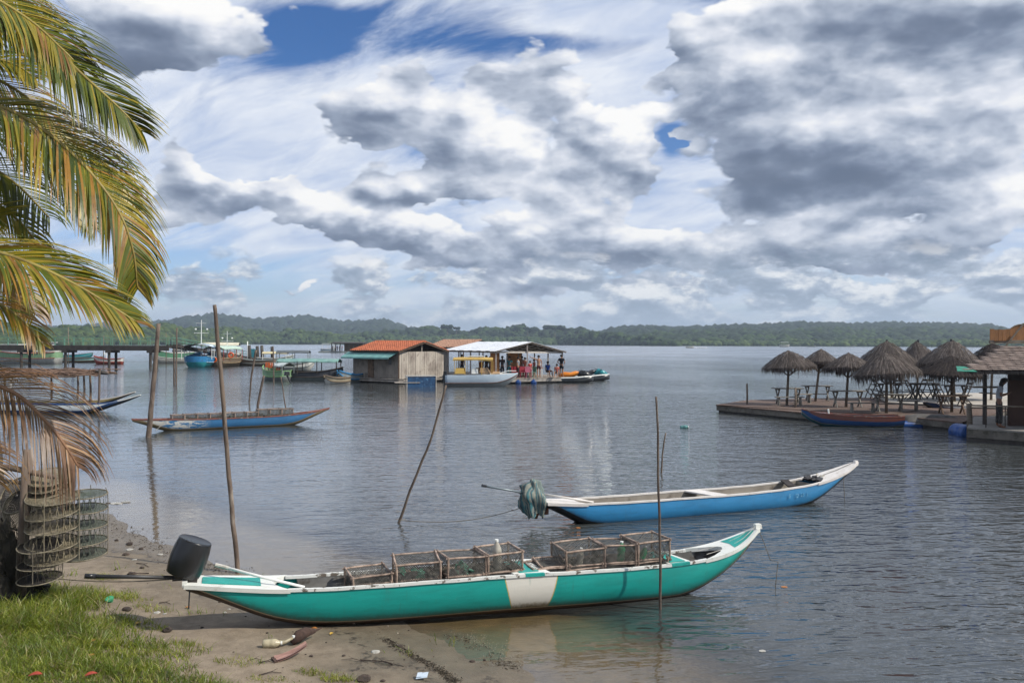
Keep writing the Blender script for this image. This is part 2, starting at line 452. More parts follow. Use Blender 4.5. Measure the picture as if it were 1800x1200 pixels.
b = n.new('ShaderNodeBsdfPrincipled'); n.set(b.inputs['Base Color'], c)
n.set(b.inputs['Roughness'], n.ss(hz_, .02, .10, .42, .95)); b.inputs['Specular IOR Level'].default_value = .35
bn = n.new('ShaderNodeBump'); bn.inputs['Strength'].default_value = .55; bn.inputs['Distance'].default_value = .03
n.set(bn.inputs['Height'], nm * .8 + nf * .35 + n.noise(P, 16, 3) * .4); n.l.new(bn.outputs[0], b.inputs['Normal'])
o = n.new('ShaderNodeOutputMaterial'); n.l.new(b.outputs[0], o.inputs[0])
ground = grid('ground', gx, gy, hgt(gx, gy), sm)
tag(ground, kind='structure')
# water: murky below, mirror above, ripples as relief
wm = bpy.data.materials.new('water'); wm.use_nodes = True; wm.node_tree.nodes.clear(); n = NT(wm.node_tree)
geo = n.new('ShaderNodeNewGeometry'); P = E(n, geo.outputs['Position']); px_, py_, pz_ = n.sep(P)
at_ = n.new('ShaderNodeAttribute'); at_.attribute_name = 'depth'; dep = E(n, at_.outputs['Fac'])
Pr = n.xyz(px_ * .40 + py_ * .08, py_ - px_ * .12, 0.)
big = n.noise(Pr, .09, 3, .55); patch = n.noise(n.xyz(px_ * .05 + 3.1, py_ * .028, 0.), 1., 4, .6)
far = n.ss(py_, 20., 160.)
ripple = n.noise(Pr, 2.1, 3, .62, .5) * .8 + n.noise(Pr, 5.6, 2, .55, .3) * .36 + n.noise(Pr, 13., 2, .6) * .07 * n.ss(py_, 30., 10.) + n.noise(Pr, .55, 2, .5, .3) * 1.1 * n.ss(py_, 8., 50.) + big * 2.0 * far
amp = n.ss(patch + px_ * n.ss(py_, 60., 12.) * .022, .36, .66, .22, 1.0) * n.ss(dep, .0, .22, .30, 1.0)
bn = n.new('ShaderNodeBump'); n.set(bn.inputs['Strength'], amp); bn.inputs['Distance'].default_value = .105
n.set(bn.inputs['Height'], ripple)
dn = n.new('ShaderNodeVectorMath', operation='DOT_PRODUCT'); n.l.new(geo.outputs['Incoming'], dn.inputs[0]); n.l.new(bn.outputs[0], dn.inputs[1])
fres = n.m('POWER', 1.0 - n.m('ABSOLUTE', E(n, dn.outputs['Value'])).clamp(), 4.6) * .96 + .035   # same from above and below, so light reaches the bed
gl = n.new('ShaderNodeBsdfGlossy'); n.set(gl.inputs['Color'], (.97, .98, 1.0, 1)); n.set(gl.inputs['Roughness'], n.ss(py_, 10., 260., .02, .16)); n.l.new(bn.outputs[0], gl.inputs['Normal'])
df = n.new('ShaderNodeBsdfDiffuse'); n.set(df.inputs[0], (.052, .058, .058, 1))
tr = n.new('ShaderNodeBsdfTransparent'); n.set(tr.inputs[0], n.mix(n.ss(dep, 0., .5), (.95, .93, .88), (.50, .46, .36)))
m1 = n.new('ShaderNodeMixShader'); n.set(m1.inputs[0], n.ss(dep, .01, .34, .06, 1.0)); n.l.new(tr.outputs[0], m1.inputs[1]); n.l.new(df.outputs[0], m1.inputs[2])
m2 = n.new('ShaderNodeMixShader'); n.set(m2.inputs[0], fres.clamp()); n.l.new(m1.outputs[0], m2.inputs[1]); n.l.new(gl.outputs[0], m2.inputs[2])
o = n.new('ShaderNodeOutputMaterial'); n.l.new(m2.outputs[0], o.inputs[0])
wx_, wy_ = np.meshgrid(axis(-3000, 3000, -12, 6, .25), axis(-40, 5200, 4.5, 22, .25))
water = grid('water', wx_, wy_, np.zeros_like(wx_), wm)
da = water.data.attributes.new('depth', 'FLOAT', 'POINT')
da.data.foreach_set('value', np.maximum(-hgt(wx_, wy_), 0).astype(np.float32).ravel())
tag(water, kind='structure')

# ================================================================ far shores
ico = bmesh.new(); bmesh.ops.create_icosphere(ico, subdivisions=2, radius=1)
ICO_V = np.array([q.co[:] for q in ico.verts]); ICO_F = np.array([[q.index for q in f.verts] for f in ico.faces]); ico.free()
ico = bmesh.new(); bmesh.ops.create_icosphere(ico, subdivisions=1, radius=1)
ICO1_V = np.array([q.co[:] for q in ico.verts]); ICO1_F = np.array([[q.index for q in f.verts] for f in ico.faces]); ico.free()
nrs = np.random.RandomState(3)
def clumps(C, Rr, base=(ICO_V, ICO_F), flat=.8, rough_=.28):
    """many uneven leaf clumps as one vertex/face array"""
    bv, bf = base; n_ = len(C); k = len(bv)
    ang = nrs.rand(n_) * 6.28
    ca, sa = np.cos(ang)[:, None], np.sin(ang)[:, None]
    j = 1 + (nrs.rand(n_, k) - .5) * 2 * rough_
    x_ = (bv[None, :, 0] * ca - bv[None, :, 1] * sa) * j; y_ = (bv[None, :, 0] * sa + bv[None, :, 1] * ca) * j; z_ = bv[None, :, 2] * j * flat
    V = np.stack([x_, y_, z_], -1) * Rr[:, None, None] + C[:, None, :]
    F = bf[None] + (np.arange(n_) * k)[:, None, None]
    return V.reshape(-1, 3), F.reshape(-1, 3)
def leafmat(name, c1, c2, scale):
    return mat(name, c1, c2, scale, .8, .0, spec=.15, detail=4, th=(.4, .62))
def forest(name, label, px0, px1, dfun, depth_, topf, rad, count, mats, kind='stuff'):
    """crowns filling a band from pixel column px0 to px1; dfun: distance of the waterline, topf: crown-top pixel row"""
    a = nrs.rand(count); q = nrs.rand(count) ** 1.3
    px = px0 + (px1 - px0) * a
    d = np.array([dfun(p) for p in px]) + depth_ * q
    X = (px - 900) / FPX * d
    hor = 602 + (px - 900) * .0028
    top = np.array([topf(p) for p in px])
    H = CAMH + (hor - top) * d / FPX
    front = np.clip(q * 5, 0, 1)
    rr = rad * (.45 + 1.0 * nrs.rand(count) ** 1.5)
    und_ = 1 + .10 * np.sin(px * .045 + px0) + .07 * np.sin(px * .11 + 1.3) + .05 * np.sin(px * .29)
    zt = H * (.30 + .70 * front) * (.74 + .24 * nrs.rand(count) + .16 * nrs.rand(count) ** 8) * und_
    Z = np.maximum(zt - rr * .6, rr * .1)
    V, F = clumps(np.stack([X, d, Z], -1), rr, (ICO1_V, ICO1_F) if rad < 4 else (ICO_V, ICO_F))
    # undergrowth wall so nothing shows through below the crowns
    mi = np.repeat(nrs.randint(0, len(mats), count), len(F) // count)
    o = np_mesh(name, V, F, mats, mi)
    return tag(o, label, kind=kind)
def interp(*pts):
    xs = [p[0] for p in pts]; ys = [p[1] for p in pts]
    return lambda x_: float(np.interp(x_, xs, ys))
lm1 = leafmat('mangrove_bright', (.060, .090, .024), (.028, .048, .016), .12)
lm2 = leafmat('mangrove_mid', (.040, .068, .022), (.018, .034, .013), .12)
lm3 = leafmat('forest_dark', (.022, .038, .019), (.010, .020, .012), .1)
lm4 = leafmat('forest_far', (.030, .046, .027), (.014, .025, .018), .05)
# hills as ground forms
def hill(name, px0, px1, d0, d1, topf, m, amp=1.):
    nx, ny = 260, 26
    px = np.linspace(px0, px1, nx)[None, :].repeat(ny, 0); t = np.linspace(0, 1, ny)[:, None].repeat(nx, 1)
    dd = d0 + (d1 - d0) * t
    hor = 602 + (px - 900) * .0028
    top = np.array([topf(p) for p in px[0]])[None, :].repeat(ny, 0)
    H = np.maximum(CAMH + (hor - top) * (d0 + (d1 - d0) * .6) / FPX, 0) * .93
    prof = np.sin(np.clip(t / .6, 0, 1) * math.pi / 2) * (t <= .6) + np.cos((t - .6) / .4 * math.pi / 2) * (t > .6)
    edge = np.clip(np.minimum(px - px0, px1 - px) / 60, 0, 1)
    Z = H * prof * edge ** .5 + .3
    X = (px - 900) / FPX * dd
    o = grid(name, X, dd, Z, m); tag(o, kind='structure')
    return X, dd, Z
def cover_hill(name, label, g, rad, count, mats):
    X, Y_, Z = g; ny, nx = X.shape
    i = nrs.rand(count) * (ny * .66 - 1); j = nrs.rand(count) * (nx - 2)
    i0 = i.astype(int); j0 = j.astype(int); fi = i - i0; fj = j - j0
    def s_(A): return (A[i0, j0] * (1 - fi) + A[i0 + 1, j0] * fi) * (1 - fj) + (A[i0, j0 + 1] * (1 - fi) + A[i0 + 1, j0 + 1] * fi) * fj
    rr = rad * (.45 + 1.1 * nrs.rand(count) ** 2)
    V, F = clumps(np.stack([s_(X), s_(Y_), s_(Z) + rr * .15], -1), rr, (ICO1_V, ICO1_F), .85, .2)
    mi = np.repeat(nrs.randint(0, len(mats), count), 80 if len(F) // count == 80 else len(F) // count)
    return tag(np_mesh(name, V, F, mats, mi), label, kind='stuff')
hill_m = leafmat('hill_ground', (.03, .05, .022), (.02, .036, .018), .05)
h1 = hill('hills', -250, 760, 1700, 3000, interp((-250, 585), (100, 582), (290, 572), (330, 563), (378, 559.5), (420, 564), (460, 569), (500, 565), (530, 561.5), (560, 565), (590, 571), (620, 574), (640, 571), (660, 568.5), (680, 571), (700, 576), (760, 584)), hill_m)
cover_hill('wooded_hills', 'hazy wooded hills rising behind the left mangrove shore', h1, 13, 6000, [lm4, lm3])
h2 = hill('hills', 1030, 1800, 1250, 2300, interp((1030, 588), (1080, 583), (1140, 582), (1180, 584), (1260, 581), (1330, 579), (1410, 575), (1500, 577), (1560, 574), (1600, 577), (1660, 576), (1720, 578), (1760, 579), (1800, 581)), hill_m)
cover_hill('wooded_hills', 'long low wooded hill across the water on the right', h2, 10, 6500, [lm4, lm3])
h3 = hill('hills', 1090, 1830, 1020, 1500, interp((1090, 600), (1140, 594), (1210, 590), (1290, 588), (1360, 591), (1440, 586), (1530, 588), (1600, 584), (1690, 588), (1760, 585), (1830, 590)), hill_m)
cover_hill('wooded_hills', 'nearer low wooded ridge below the long right hill', h3, 7.5, 4200, [lm3, lm4, lm2])
forest('mangrove_forest', 'bright green mangrove thicket along the left shore', -300, 455, interp((-300, 520), (0, 600), (300, 850), (455, 1150)), 170, interp((-300, 570), (0, 573), (120, 577), (200, 580), (300, 573), (380, 576), (455, 583)), 5.0, 3000, [lm1, lm2, lm1])
forest('mangrove_forest', 'mangrove belt closing the bay behind the piles and the tiled hut', 430, 1010, interp((430, 1150), (1010, 1250)), 140, interp((430, 580), (520, 583), (640, 588), (700, 590), (1010, 594)), 5.2, 2400, [lm1, lm2, lm2])
forest('tall_forest', 'dark tall tree line standing behind the hut roofs', 640, 1080, interp((640, 1330), (1080, 1300)), 120, interp((640, 584), (690, 580), (720, 578), (760, 580), (784, 577), (800, 583), (840, 577), (880, 579), (900, 577), (925, 575), (960, 577), (990, 577), (1020, 580), (1050, 586), (1080, 590)), 7.0, 2000, [lm3, lm3, lm2])
forest('mangrove_forest', 'dark mangrove point in the middle of the far shore', 985, 1190, interp((985, 1150), (1190, 900)), 90, interp((985, 588), (1060, 585), (1130, 589), (1190, 600)), 4.6, 1000, [lm2, lm3])
forest('mangrove_forest', 'pale green mangrove edge at the foot of the right hill', 1170, 1900, interp((1170, 1000), (1400, 980), (1900, 800)), 110, interp((1170, 597), (1400, 598), (1500, 597), (1800, 599), (1900, 599)), 4.2, 2200, [lm1, lm2])
# single trees standing out of the tree line
def far_tree(px, d, toppx, wpx, label):
    base = at(px, 590, d=d); H = CAMH + (602 + (px - 900) * .0028 - toppx) * d / FPX
    t = thing('tree', label, 'tree', (base.x, d, 0), group='tall trees standing out of the far tree line')
    tb = MB(); tb.tube([(0, 0, 0), (.4, 0, H * .5), (0, 0, H * .93)], [.8, .6, .3], 6)
    r = wpx * d / FPX / 2
    for k in range(5):
        a = k * 1.25; tb.tube([(0, 0, H * .72), (math.cos(a) * r * .6, math.sin(a) * r * .6, H * .9)], [.3, .12], 5)
    tb.build('trunk', wbr, t)
    n_ = 26
    C = np.stack([(nrs.rand(n_) - .5) * 2 * r, (nrs.rand(n_) - .5) * 2 * r, H * (.86 + .1 * nrs.rand(n_))], -1)
    V, F = clumps(C, .18 * r * (1 + nrs.rand(n_)) + .6, flat=.55)
    np_mesh('crown', V, F, lm3, parent=t)
for px, d, tp, wp, lb in ((786, 1300, 571, 20, 'wide crowned tree rising above the tree line over the tan roof'), (802, 1310, 574, 10, 'narrow tree just right of the wide crowned tree on the tree line'),
                          (975, 1290, 572, 32, 'umbrella shaped tree, broadest on the far tree line'), (995, 1295, 576, 12, 'thin tree right beside the umbrella shaped tree'),
                          (1014, 1285, 581, 9, 'small rounded tree at the right end of the dark tree line'), (927, 1300, 574, 12, 'bushy tree left of the umbrella shaped tree')):
    far_tree(px, d, tp, wp, lb)
# ================================================================ canoes
def hull_mat(name, c, band=None, stripe=None, top=None, worn=None, beige=True, bandh=.075, scuff=.5):
    """paint by height above the keel ('up', metres) and place along the boat (object x)"""
    m = bpy.data.materials.new(name); m.use_nodes = True; m.node_tree.nodes.clear(); n = NT(m.node_tree)
    tcn = n.new('ShaderNodeTexCoord'); P = E(n, tcn.outputs['Object']); X, Y, Z = n.sep(P)
    a = n.new('ShaderNodeAttribute'); a.attribute_name = 'up'; up = E(n, a.outputs['Fac'])
    nl = n.noise(n.vm('MULTIPLY', P, (.6, 3, 3)), 3, 7, .65); nf = n.noise(P, 22, 5, .7)
    col_ = n.mix(n.ss(nl, .4, .68), c, tuple(q * .80 for q in c))
    if top:      # painted strake under the gunwale: (colour, height from the keel)
        col_ = n.mix(n.ss(up, top[1] - .003, top[1] + .003), col_, top[0])
    if worn:     # (colour, x0, x1)
        wmk = n.ss(nl + nf * .4, .66, .72) * n.ss(X, worn[1] - .5, worn[1]) * n.ss(X, worn[2], worn[2] - .6)
        col_ = n.mix(wmk, col_, worn[0])
    if stripe:   # pale shield amidships with an ochre edge
        xc, w0 = stripe
        dx = n.m('ABSOLUTE', X - xc)
        wd = n.m('POWER', (up / .46).clamp(), .6) * .17 + (w0 - .13)
        col_ = n.mix(n.ss(dx - wd, .014, .010), col_, (.45, .33, .08))
        col_ = n.mix(n.ss(dx - wd, .003, -.001), col_, n.mix(n.ss(up + nf * .14 - nl * .05, .22, .10), (.60, .585, .53), (.24, .15, .04)))
    drip = n.ss(n.noise(n.vm('MULTIPLY', P, (9, 9, .9)), 1.6, 6, .7), .56, .70)
    col_ = n.mix(drip * .42, col_, tuple(q * .55 + .03 for q in c))
    grime = n.ss(up + (nf - .5) * .10, .17, .08)
    col_ = n.mix(grime * .62, col_, (.05, .055, .035))
    col_ = n.mix(n.ss(nf, .66, .72) * scuff, col_, (.30, .36, .34))
    if band:
        if beige: col_ = n.mix(n.ss(up, bandh + .014, bandh + .010), col_, (.28, .22, .15))
        col_ = n.mix(n.ss(up + (nf - .5) * .008, bandh, bandh - .004), col_, n.mix(nf, band, tuple(q * .4 for q in band)))
    b = n.new('ShaderNodeBsdfPrincipled'); n.set(b.inputs['Base Color'], col_)
    n.set(b.inputs['Roughness'], nl * .3 + .27); b.inputs['Specular IOR Level'].default_value = .45
    bn = n.new('ShaderNodeBump'); bn.inputs['Strength'].default_value = .12; bn.inputs['Distance'].default_value = .02
    n.set(bn.inputs['Height'], nl + nf * .3); n.l.new(bn.outputs[0], b.inputs['Normal'])
    o = n.new('ShaderNodeOutputMaterial'); n.l.new(b.outputs[0], o.inputs[0])
    return m
def canoe(name, label, loc, rz, pr, hm, inner_m, gun_m, group=None, cat='canoe'):
    """pr: dict of profile functions over s (metres along the boat): sheer, keel, hb; s0, s1; bulge exponent"""
    t = thing(name, label, cat, loc, rz, group)
    s0, s1 = pr['s0'], pr['s1']; N = 64; J = 9
    ss = [s0 + (s1 - s0) * (0.5 - 0.5 * math.cos(math.pi * i / N)) for i in range(N + 1)]
    def sec(s, off=0., zoff=0.):
        hb, zs, zk = max(pr['hb'](s) - off, .006), pr['sheer'](s), pr['keel'](s) + zoff
        zk = min(zk, zs - .012)
        out = []
        for j in range(2 * J + 1):
            a = math.pi * j / (2 * J)              # 0 port gunwale .. pi starboard gunwale
            cy = math.cos(a); y = hb * (abs(cy) ** pr.get('ex', .62)) * (1 if cy >= 0 else -1)
            z = zs - (zs - zk) * (math.sin(a) ** pr.get('ez', .95))
            fl = 1 - pr.get('flare', .08) * math.sin(a) ** 2 + pr.get('bulge', .06) * math.sin(2 * min(a, math.pi - a))
            out.append((s, y * fl, z))
        return out
    rows = [sec(s) for s in ss]; K = 2 * J + 1
    hb_ = MB(); hb_.add([p for r in rows for p in r], [(i * K + j, (i + 1) * K + j, (i + 1) * K + j + 1, i * K + j + 1) for i in range(N) for j in range(K - 1)])
    hb_.add([rows[0][j] for j in range(K)], [tuple(range(K))]); hb_.add([rows[-1][j] for j in range(K)], [tuple(range(K))[::-1]])
    hu = hb_.build('hull', hm, t, smooth=True)
    at_ = hu.data.attributes.new('up', 'FLOAT', 'POINT')
    at_.data.foreach_set('value', [p[2] - max(pr['keel'](p[0]), pr['sheer'](p[0]) - .47) if True else 0 for p in hb_.v])
    # lining
    li = [s for s in ss if pr['in0'] <= s <= pr['in1']]
    rows = [sec(s, .022, .03) for s in li]
    ib = MB(); ib.add([p for r in rows for p in r], [(i * K + j, i * K + j + 1, (i + 1) * K + j + 1, (i + 1) * K + j) for i in range(len(li) - 1) for j in range(K - 1)])
    for r, fl in ((rows[0], 0), (rows[-1], 1)): ib.add(r, [tuple(range(K)) if fl else tuple(range(K))[::-1]])
    ib.build('lining', inner_m, t, smooth=False)
    # gunwale strips
    gw, gh = pr.get('gw', .042), pr.get('gh', .032)
    for sg in (1, -1):
        g = MB(); pts = [s for s in ss if pr['g0'] <= s <= pr['g1']]
        vs = []
        for s in pts:
            y = pr['hb'](s); z = pr['sheer'](s)
            wob = .002 * math.sin(s * 9 + sg)
            for (dy, dz) in ((-gw * .62, 0), (gw * .38, 0), (gw * .38, gh), (-gw * .62, gh)):
                vs.append((s, sg * (y + dy), z + dz + wob))
        fs = [(i * 4 + k, i * 4 + (k + 1) % 4, (i + 1) * 4 + (k + 1) % 4, (i + 1) * 4 + k) for i in range(len(pts) - 1) for k in range(4)]
        fs += [(0, 1, 2, 3), tuple(len(vs) - 4 + k for k in (3, 2, 1, 0))]
        g.add(vs, fs); g.build('gunwale', gun_m, t, recalc=True)
    return t
def deck(t, pr, a, b, mat_, name='deck', th=.03, lift=.02, over=.0, curve_a=0., curve_b=0., n_=22, inset=0., camber=0., panel=None):
    """plank deck across both gunwales from s=a to s=b; curve_a > 0 hollows the inboard edge"""
    m = MB(); vs = []
    W_ = 8
    for i in range(n_ + 1):
        f = i / n_
        for j in range(W_ + 1):
            q = j / W_ * 2 - 1
            sa = a + curve_a * (1 - q * q); sb = b + curve_b * (1 - q * q)
            s = sa + (sb - sa) * f
            y = (pr['hb'](s) + over - inset) * q
            vs.append((s, y, pr['sheer'](s) + lift + camber * (1 - q * q)))
    K = W_ + 1; n0 = len(vs)
    vs += [(p[0], p[1] * .985, p[2] - th) for p in vs]
    fs = []
    for i in range(n_):
        for j in range(W_):
            q = (i * K + j, (i + 1) * K + j, (i + 1) * K + j + 1, i * K + j + 1)
            fs.append(q); fs.append(tuple(n0 + k for k in q[::-1]))
    for i in range(n_):
        for j in (0, W_):
            q = (i * K + j, (i + 1) * K + j, n0 + (i + 1) * K + j, n0 + i * K + j); fs.append(q if j else q[::-1])
    for j in range(W_):
        for i in (0, n_):
            q = (i * K + j, i * K + j + 1, n0 + i * K + j + 1, n0 + i * K + j); fs.append(q if i == 0 else q[::-1])
    m.add(vs, fs); return m.build(name, mat_, t, recalc=True)
def smooth_interp(*pts):
    xs = [p[0] for p in pts]; ys = [p[1] for p in pts]
    fine = np.linspace(xs[0], xs[-1], 400); v = np.interp(fine, xs, ys)
    k = 26; pad = np.concatenate([2 * v[0] - v[k:0:-1], v, 2 * v[-1] - v[-2:-k - 2:-1]]); g = np.hanning(2 * k + 1); g /= g.sum()
    v = np.convolve(pad, g, 'same')[k:-k]
    return lambda s: float(np.interp(s, fine, v))

teal = (.006, .285, .25)
teal_h = hull_mat('hull_teal', teal, band=(.055, .030, .018), stripe=(.14, .28), scuff=.25)
teal_p = mat('teal_panel', (.012, .33, .285), (.010, .25, .22), 5, .45, .25, bs=30, dirt=((.10, .16, .13), 6, .6, .8))
gun_w = mat('gunwale_chipped_white', (.66, .67, .64), (.58, .60, .58), 5, .5, .15, dirt=((.13, .11, .09), 9, .545, .60))
deckw = mat('deck_white', (.70, .71, .67), (.60, .62, .58), 3, .45, .1, dirt=((.36, .33, .27), 6, .58, .75))
lin_g = mat('lining_grey', (.17, .17, .165), (.11, .108, .10), 3, .75, .25, dirt=((.07, .06, .05), 5, .5, .65))
PT = dict(s0=-3.66, s1=3.44, in0=-2.62, in1=2.95, g0=-2.72, g1=2.62,
          sheer=smooth_interp((-3.66, .585), (-3.2, .53), (-2.7, .475), (-2, .455), (-1, .445), (0, .435), (1, .40), (2, .385), (2.5, .395), (2.9, .45), (3.2, .545), (3.44, .68)),
          keel=smooth_interp((-3.66, .53), (-3.4, .42), (-3.1, .27), (-2.8, .12), (-2.4, .03), (-2, 0), (1.8, -.10), (2.2, -.09), (2.5, -.01), (2.9, .20), (3.2, .42), (3.44, .66)),
          hb=smooth_interp((-3.66, .17), (-3.3, .215), (-2.7, .27), (-2, .315), (-1, .335), (0.5, .335), (1.5, .32), (2.3, .285), (2.8, .25), (3.1, .20), (3.3, .135), (3.40, .075), (3.44, .03)), bulge=.075, flare=.05)
C_T = Vector((0.0, 10.28)); A_T = math.atan2(1.67, 5.04)
tz = 0.035
teal_canoe = canoe('dugout_canoe', 'teal canoe with a white shield amidships, half beached and loaded with traps', (C_T.x, C_T.y, tz), A_T, PT, teal_h, lin_g, gun_w)
dk = deck(teal_canoe, PT, -3.68, -2.60, deckw, 'stern_deck', .045, .035, .03, curve_b=-.16)
def panel(par, quad, z, name, m, th=.008):
    p = MB(); p.slab([Vector((a, b, z(a))) for a, b in quad], th); return p.build(name, m, par, recalc=True)
panel(dk, [(-3.50, -.12), (-2.90, -.155), (-2.90, .155), (-3.50, .12)], lambda s: PT['sheer'](s) + .044, 'deck_panel', teal_p)
tl = MB()                                    # stern transom rail rounded plank
tl.beam((-3.67, -.19, .62), (-3.67, .19, .62), .05, .05); tl.build('transom_cap', deckw, dk)
bd = deck(teal_canoe, PT, 2.50, 3.46, deckw, 'bow_deck', .05, .035, .02, curve_a=.40)
tp = MB(); vs = []; ns = 14
for i in range(ns + 1):
    s = 2.99 + .39 * i / ns
    for q in (-1, -.5, 0, .5, 1):
        w_ = max(PT['hb'](s) - .040, .012)
        s2 = s + (.0 if i else .03 * (1 - abs(q)))
        vs.append((s2, q * w_, PT['sheer'](s2) + .039))
for off in (0, -.008):
    tp.v += [(a, b, c_ + off) for a, b, c_ in vs]
n0 = len(vs)
for i in range(ns):
    for j in range(4):
        q = (i * 5 + j, (i + 1) * 5 + j, (i + 1) * 5 + j + 1, i * 5 + j + 1); tp.f += [q, tuple(n0 + k for k in q[::-1])]; tp.mi += [0, 0]
tp.build('deck_panel', teal_p, bd)
th_ = MB()
def thwart(t, pr, s0, s1, sk, mats, name='thwart', lift=.022, drop=0.):
    y0, y1 = pr['hb'](s0) - .03, pr['hb'](s1) - .03
    z = max(pr['sheer'](s0), pr['sheer'](s1)) + lift - drop
    q = [(s0 + sk, -y0, z), (s1 + sk, -y1, z), (s1 - sk, y1, z), (s0 - sk, y0, z)]
    return MB().slab([Vector(p) for p in q], .025).build(name, mats, t, recalc=True)
a = thwart(teal_canoe, PT, -.10, .33, .05, deckw)
panel(a, [(.02, -.25), (.26, -.25), (.20, .25), (-.02, .25)], lambda s: PT['sheer'](0) + .032, 'teal_patch', teal_p, .006)
a = thwart(teal_canoe, PT, 1.95, 2.28, .04, deckw)
panel(a, [(2.02, -.22), (2.24, -.22), (2.18, .22), (1.98, .22)], lambda s: PT['sheer'](2.1) + .036, 'teal_patch', teal_p, .006)
# painted teal breaks in the white gunwale
for s0_, s1_ in ((.06, .30), (2.0, 2.26)):
    g = MB(); y = -(PT['hb'](s0_) - .006)
    g.beam((s0_, y, PT['sheer'](s0_) + .017), (s1_, -(PT['hb'](s1_) - .006), PT['sheer'](s1_) + .017), .048, .034)
    g.build('gunwale_patch', teal_p, teal_canoe)
nose = MB(); nose.box((3.45, 0, .735), (.10, .075, .06), taper=.8); nose.build('bow_cap', deckw, teal_canoe)
for yy in (-.05, .05):
    rr = MB(); rr.tube([(3.42, yy * .3, .745), (3.2, yy, .60), (2.95, yy * 1.5, .50), (2.62, yy * 2, .445)], .004, 5); rr.build('rope', wrope_m, teal_canoe)
rr = MB(); rr.tube([(3.46, .0, .70), (3.52, -.05, .52), (3.58, -.10, .30), (3.66, -.16, .28), (3.60, -.2, .05), (3.58, -.2, -.15)], .005, 5); rr.build('rope', rope_m, teal_canoe)
st = MB(); st.tube([(-3.62, -.17, .56), (-3.63, -.18, .36)], .008, 5); st.build('rudder_pin', dark_m, teal_canoe)

def local(t, p):   # local point of a rotated thing -> world
    return Matrix.Translation(t.location) @ Matrix.Rotation(t.rotation_euler.z, 4, 'Z') @ Vector(p)
# outboard under an upturned drum
lp = local(teal_canoe, (-3.60, .02, .63))
ob = thing('outboard_motor', 'long tiller outboard under an upturned black drum on the teal canoe', 'outboard motor', lp, A_T)
prof = [(.185, 0), (.190, .012), (.204, .10), (.209, .20), (.203, .30), (.190, .39), (.188, .405), (.180, .414), (.172, .410), (.02, .412)]
M_ = Matrix.Translation((-.10, 0, .05)) @ Matrix.Rotation(R(20), 4, 'Y')
prof = [(a * .93, b * .93) for a, b in prof]
MB().lathe(prof, 28, M_).build('drum_cover', black_p, ob, smooth=True)
MB().box((-.02, 0, -.03), (.14, .22, .10)).box((-.10, 0, .02), (.20, .10, .05)).build('clamp_bracket', wdark, ob)
MB().tube([(-.12, -.02, .02), (-.55, -.10, .085), (-.92, -.17, .14)], [.022, .019, .022], 8).build('tiller', dark_m, ob, smooth=True)
MB().tube([(-.92, -.17, .14), (-1.02, -.19, .157)], .026, 8).build('grip', black_p, ob, smooth=True)
lp = local(teal_canoe, (-2.95, .18, .55))
rod = thing('push_pole', 'white pole lying across the stern deck of the teal canoe beside the black drum', 'pole', (0, 0, 0))
a_ = local(teal_canoe, (-3.34, .12, .72)); b_ = local(teal_canoe, (-2.45, -.25, .505))
MB().tube([a_, (a_ + b_) / 2 + Vector((0, 0, -.005)), b_], .017, 8).build('shaft', white_p, rod, smooth=True)
MB().tube([a_ + (a_ - b_).normalized() * .03, a_ + (b_ - a_).normalized() * .12], .022, 8).build('handle', wrope_m, rod)

# ---------------------------------------------------------------- crab traps (frames of sticks covered with netting)
def netting(bx, by, bz, st_=.027, wd=.0030, sides=True):
    m = MB()
    def face(o, u, v, lu, lv):
        o, u, v = Vector(o), Vector(u), Vector(v); nrm = u.cross(v)
        n_ = int((lu + lv) / st_)
        for dgn in (1, -1):
            for k in range(1, n_):
                c = k * st_ + rnd.uniform(-.004, .004)
                # line u - v = c - lv (dgn=1) or u + v = c
                if dgn == 1: a = (max(c - lv, 0), max(lv - c, 0)); b = (min(lu, c), min(lv, lu - c + lv) if c > lu else lv)
                else: a = (max(0, c - lv), min(c, lv)); b = (min(c, lu), max(0, c - lu))
                if dgn == 1:
                    a = (max(c - lv, 0), max(lv - c, 0)); e_ = min(lu - a[0], lv - a[1]); b = (a[0] + e_, a[1] + e_)
                pa = o + u * a[0] + v * a[1]; pb = o + u * b[0] + v * b[1]
                if (pb - pa).length < .02: continue
                mid = (pa + pb) / 2 + nrm * rnd.uniform(-.02, .012); sdv = (pb - pa).normalized().cross(nrm) * wd
                m.add([pa - sdv, pa + sdv, mid + sdv, mid - sdv, pb + sdv, pb - sdv], [(0, 1, 2, 3), (3, 2, 4, 5)])
    x, y = bx / 2, by / 2
    face((-x, -y, 0), (1, 0, 0), (0, 0, 1), bx, bz); face((-x, y, 0), (1, 0, 0), (0, 0, 1), bx, bz)
    face((-x, -y, 0), (0, 1, 0), (0, 0, 1), by, bz); face((x, -y, 0), (0, 1, 0), (0, 0, 1), by, bz)
    face((-x, -y, bz), (1, 0, 0), (0, 1, 0), bx, by)
    return m
TRAPM = {}
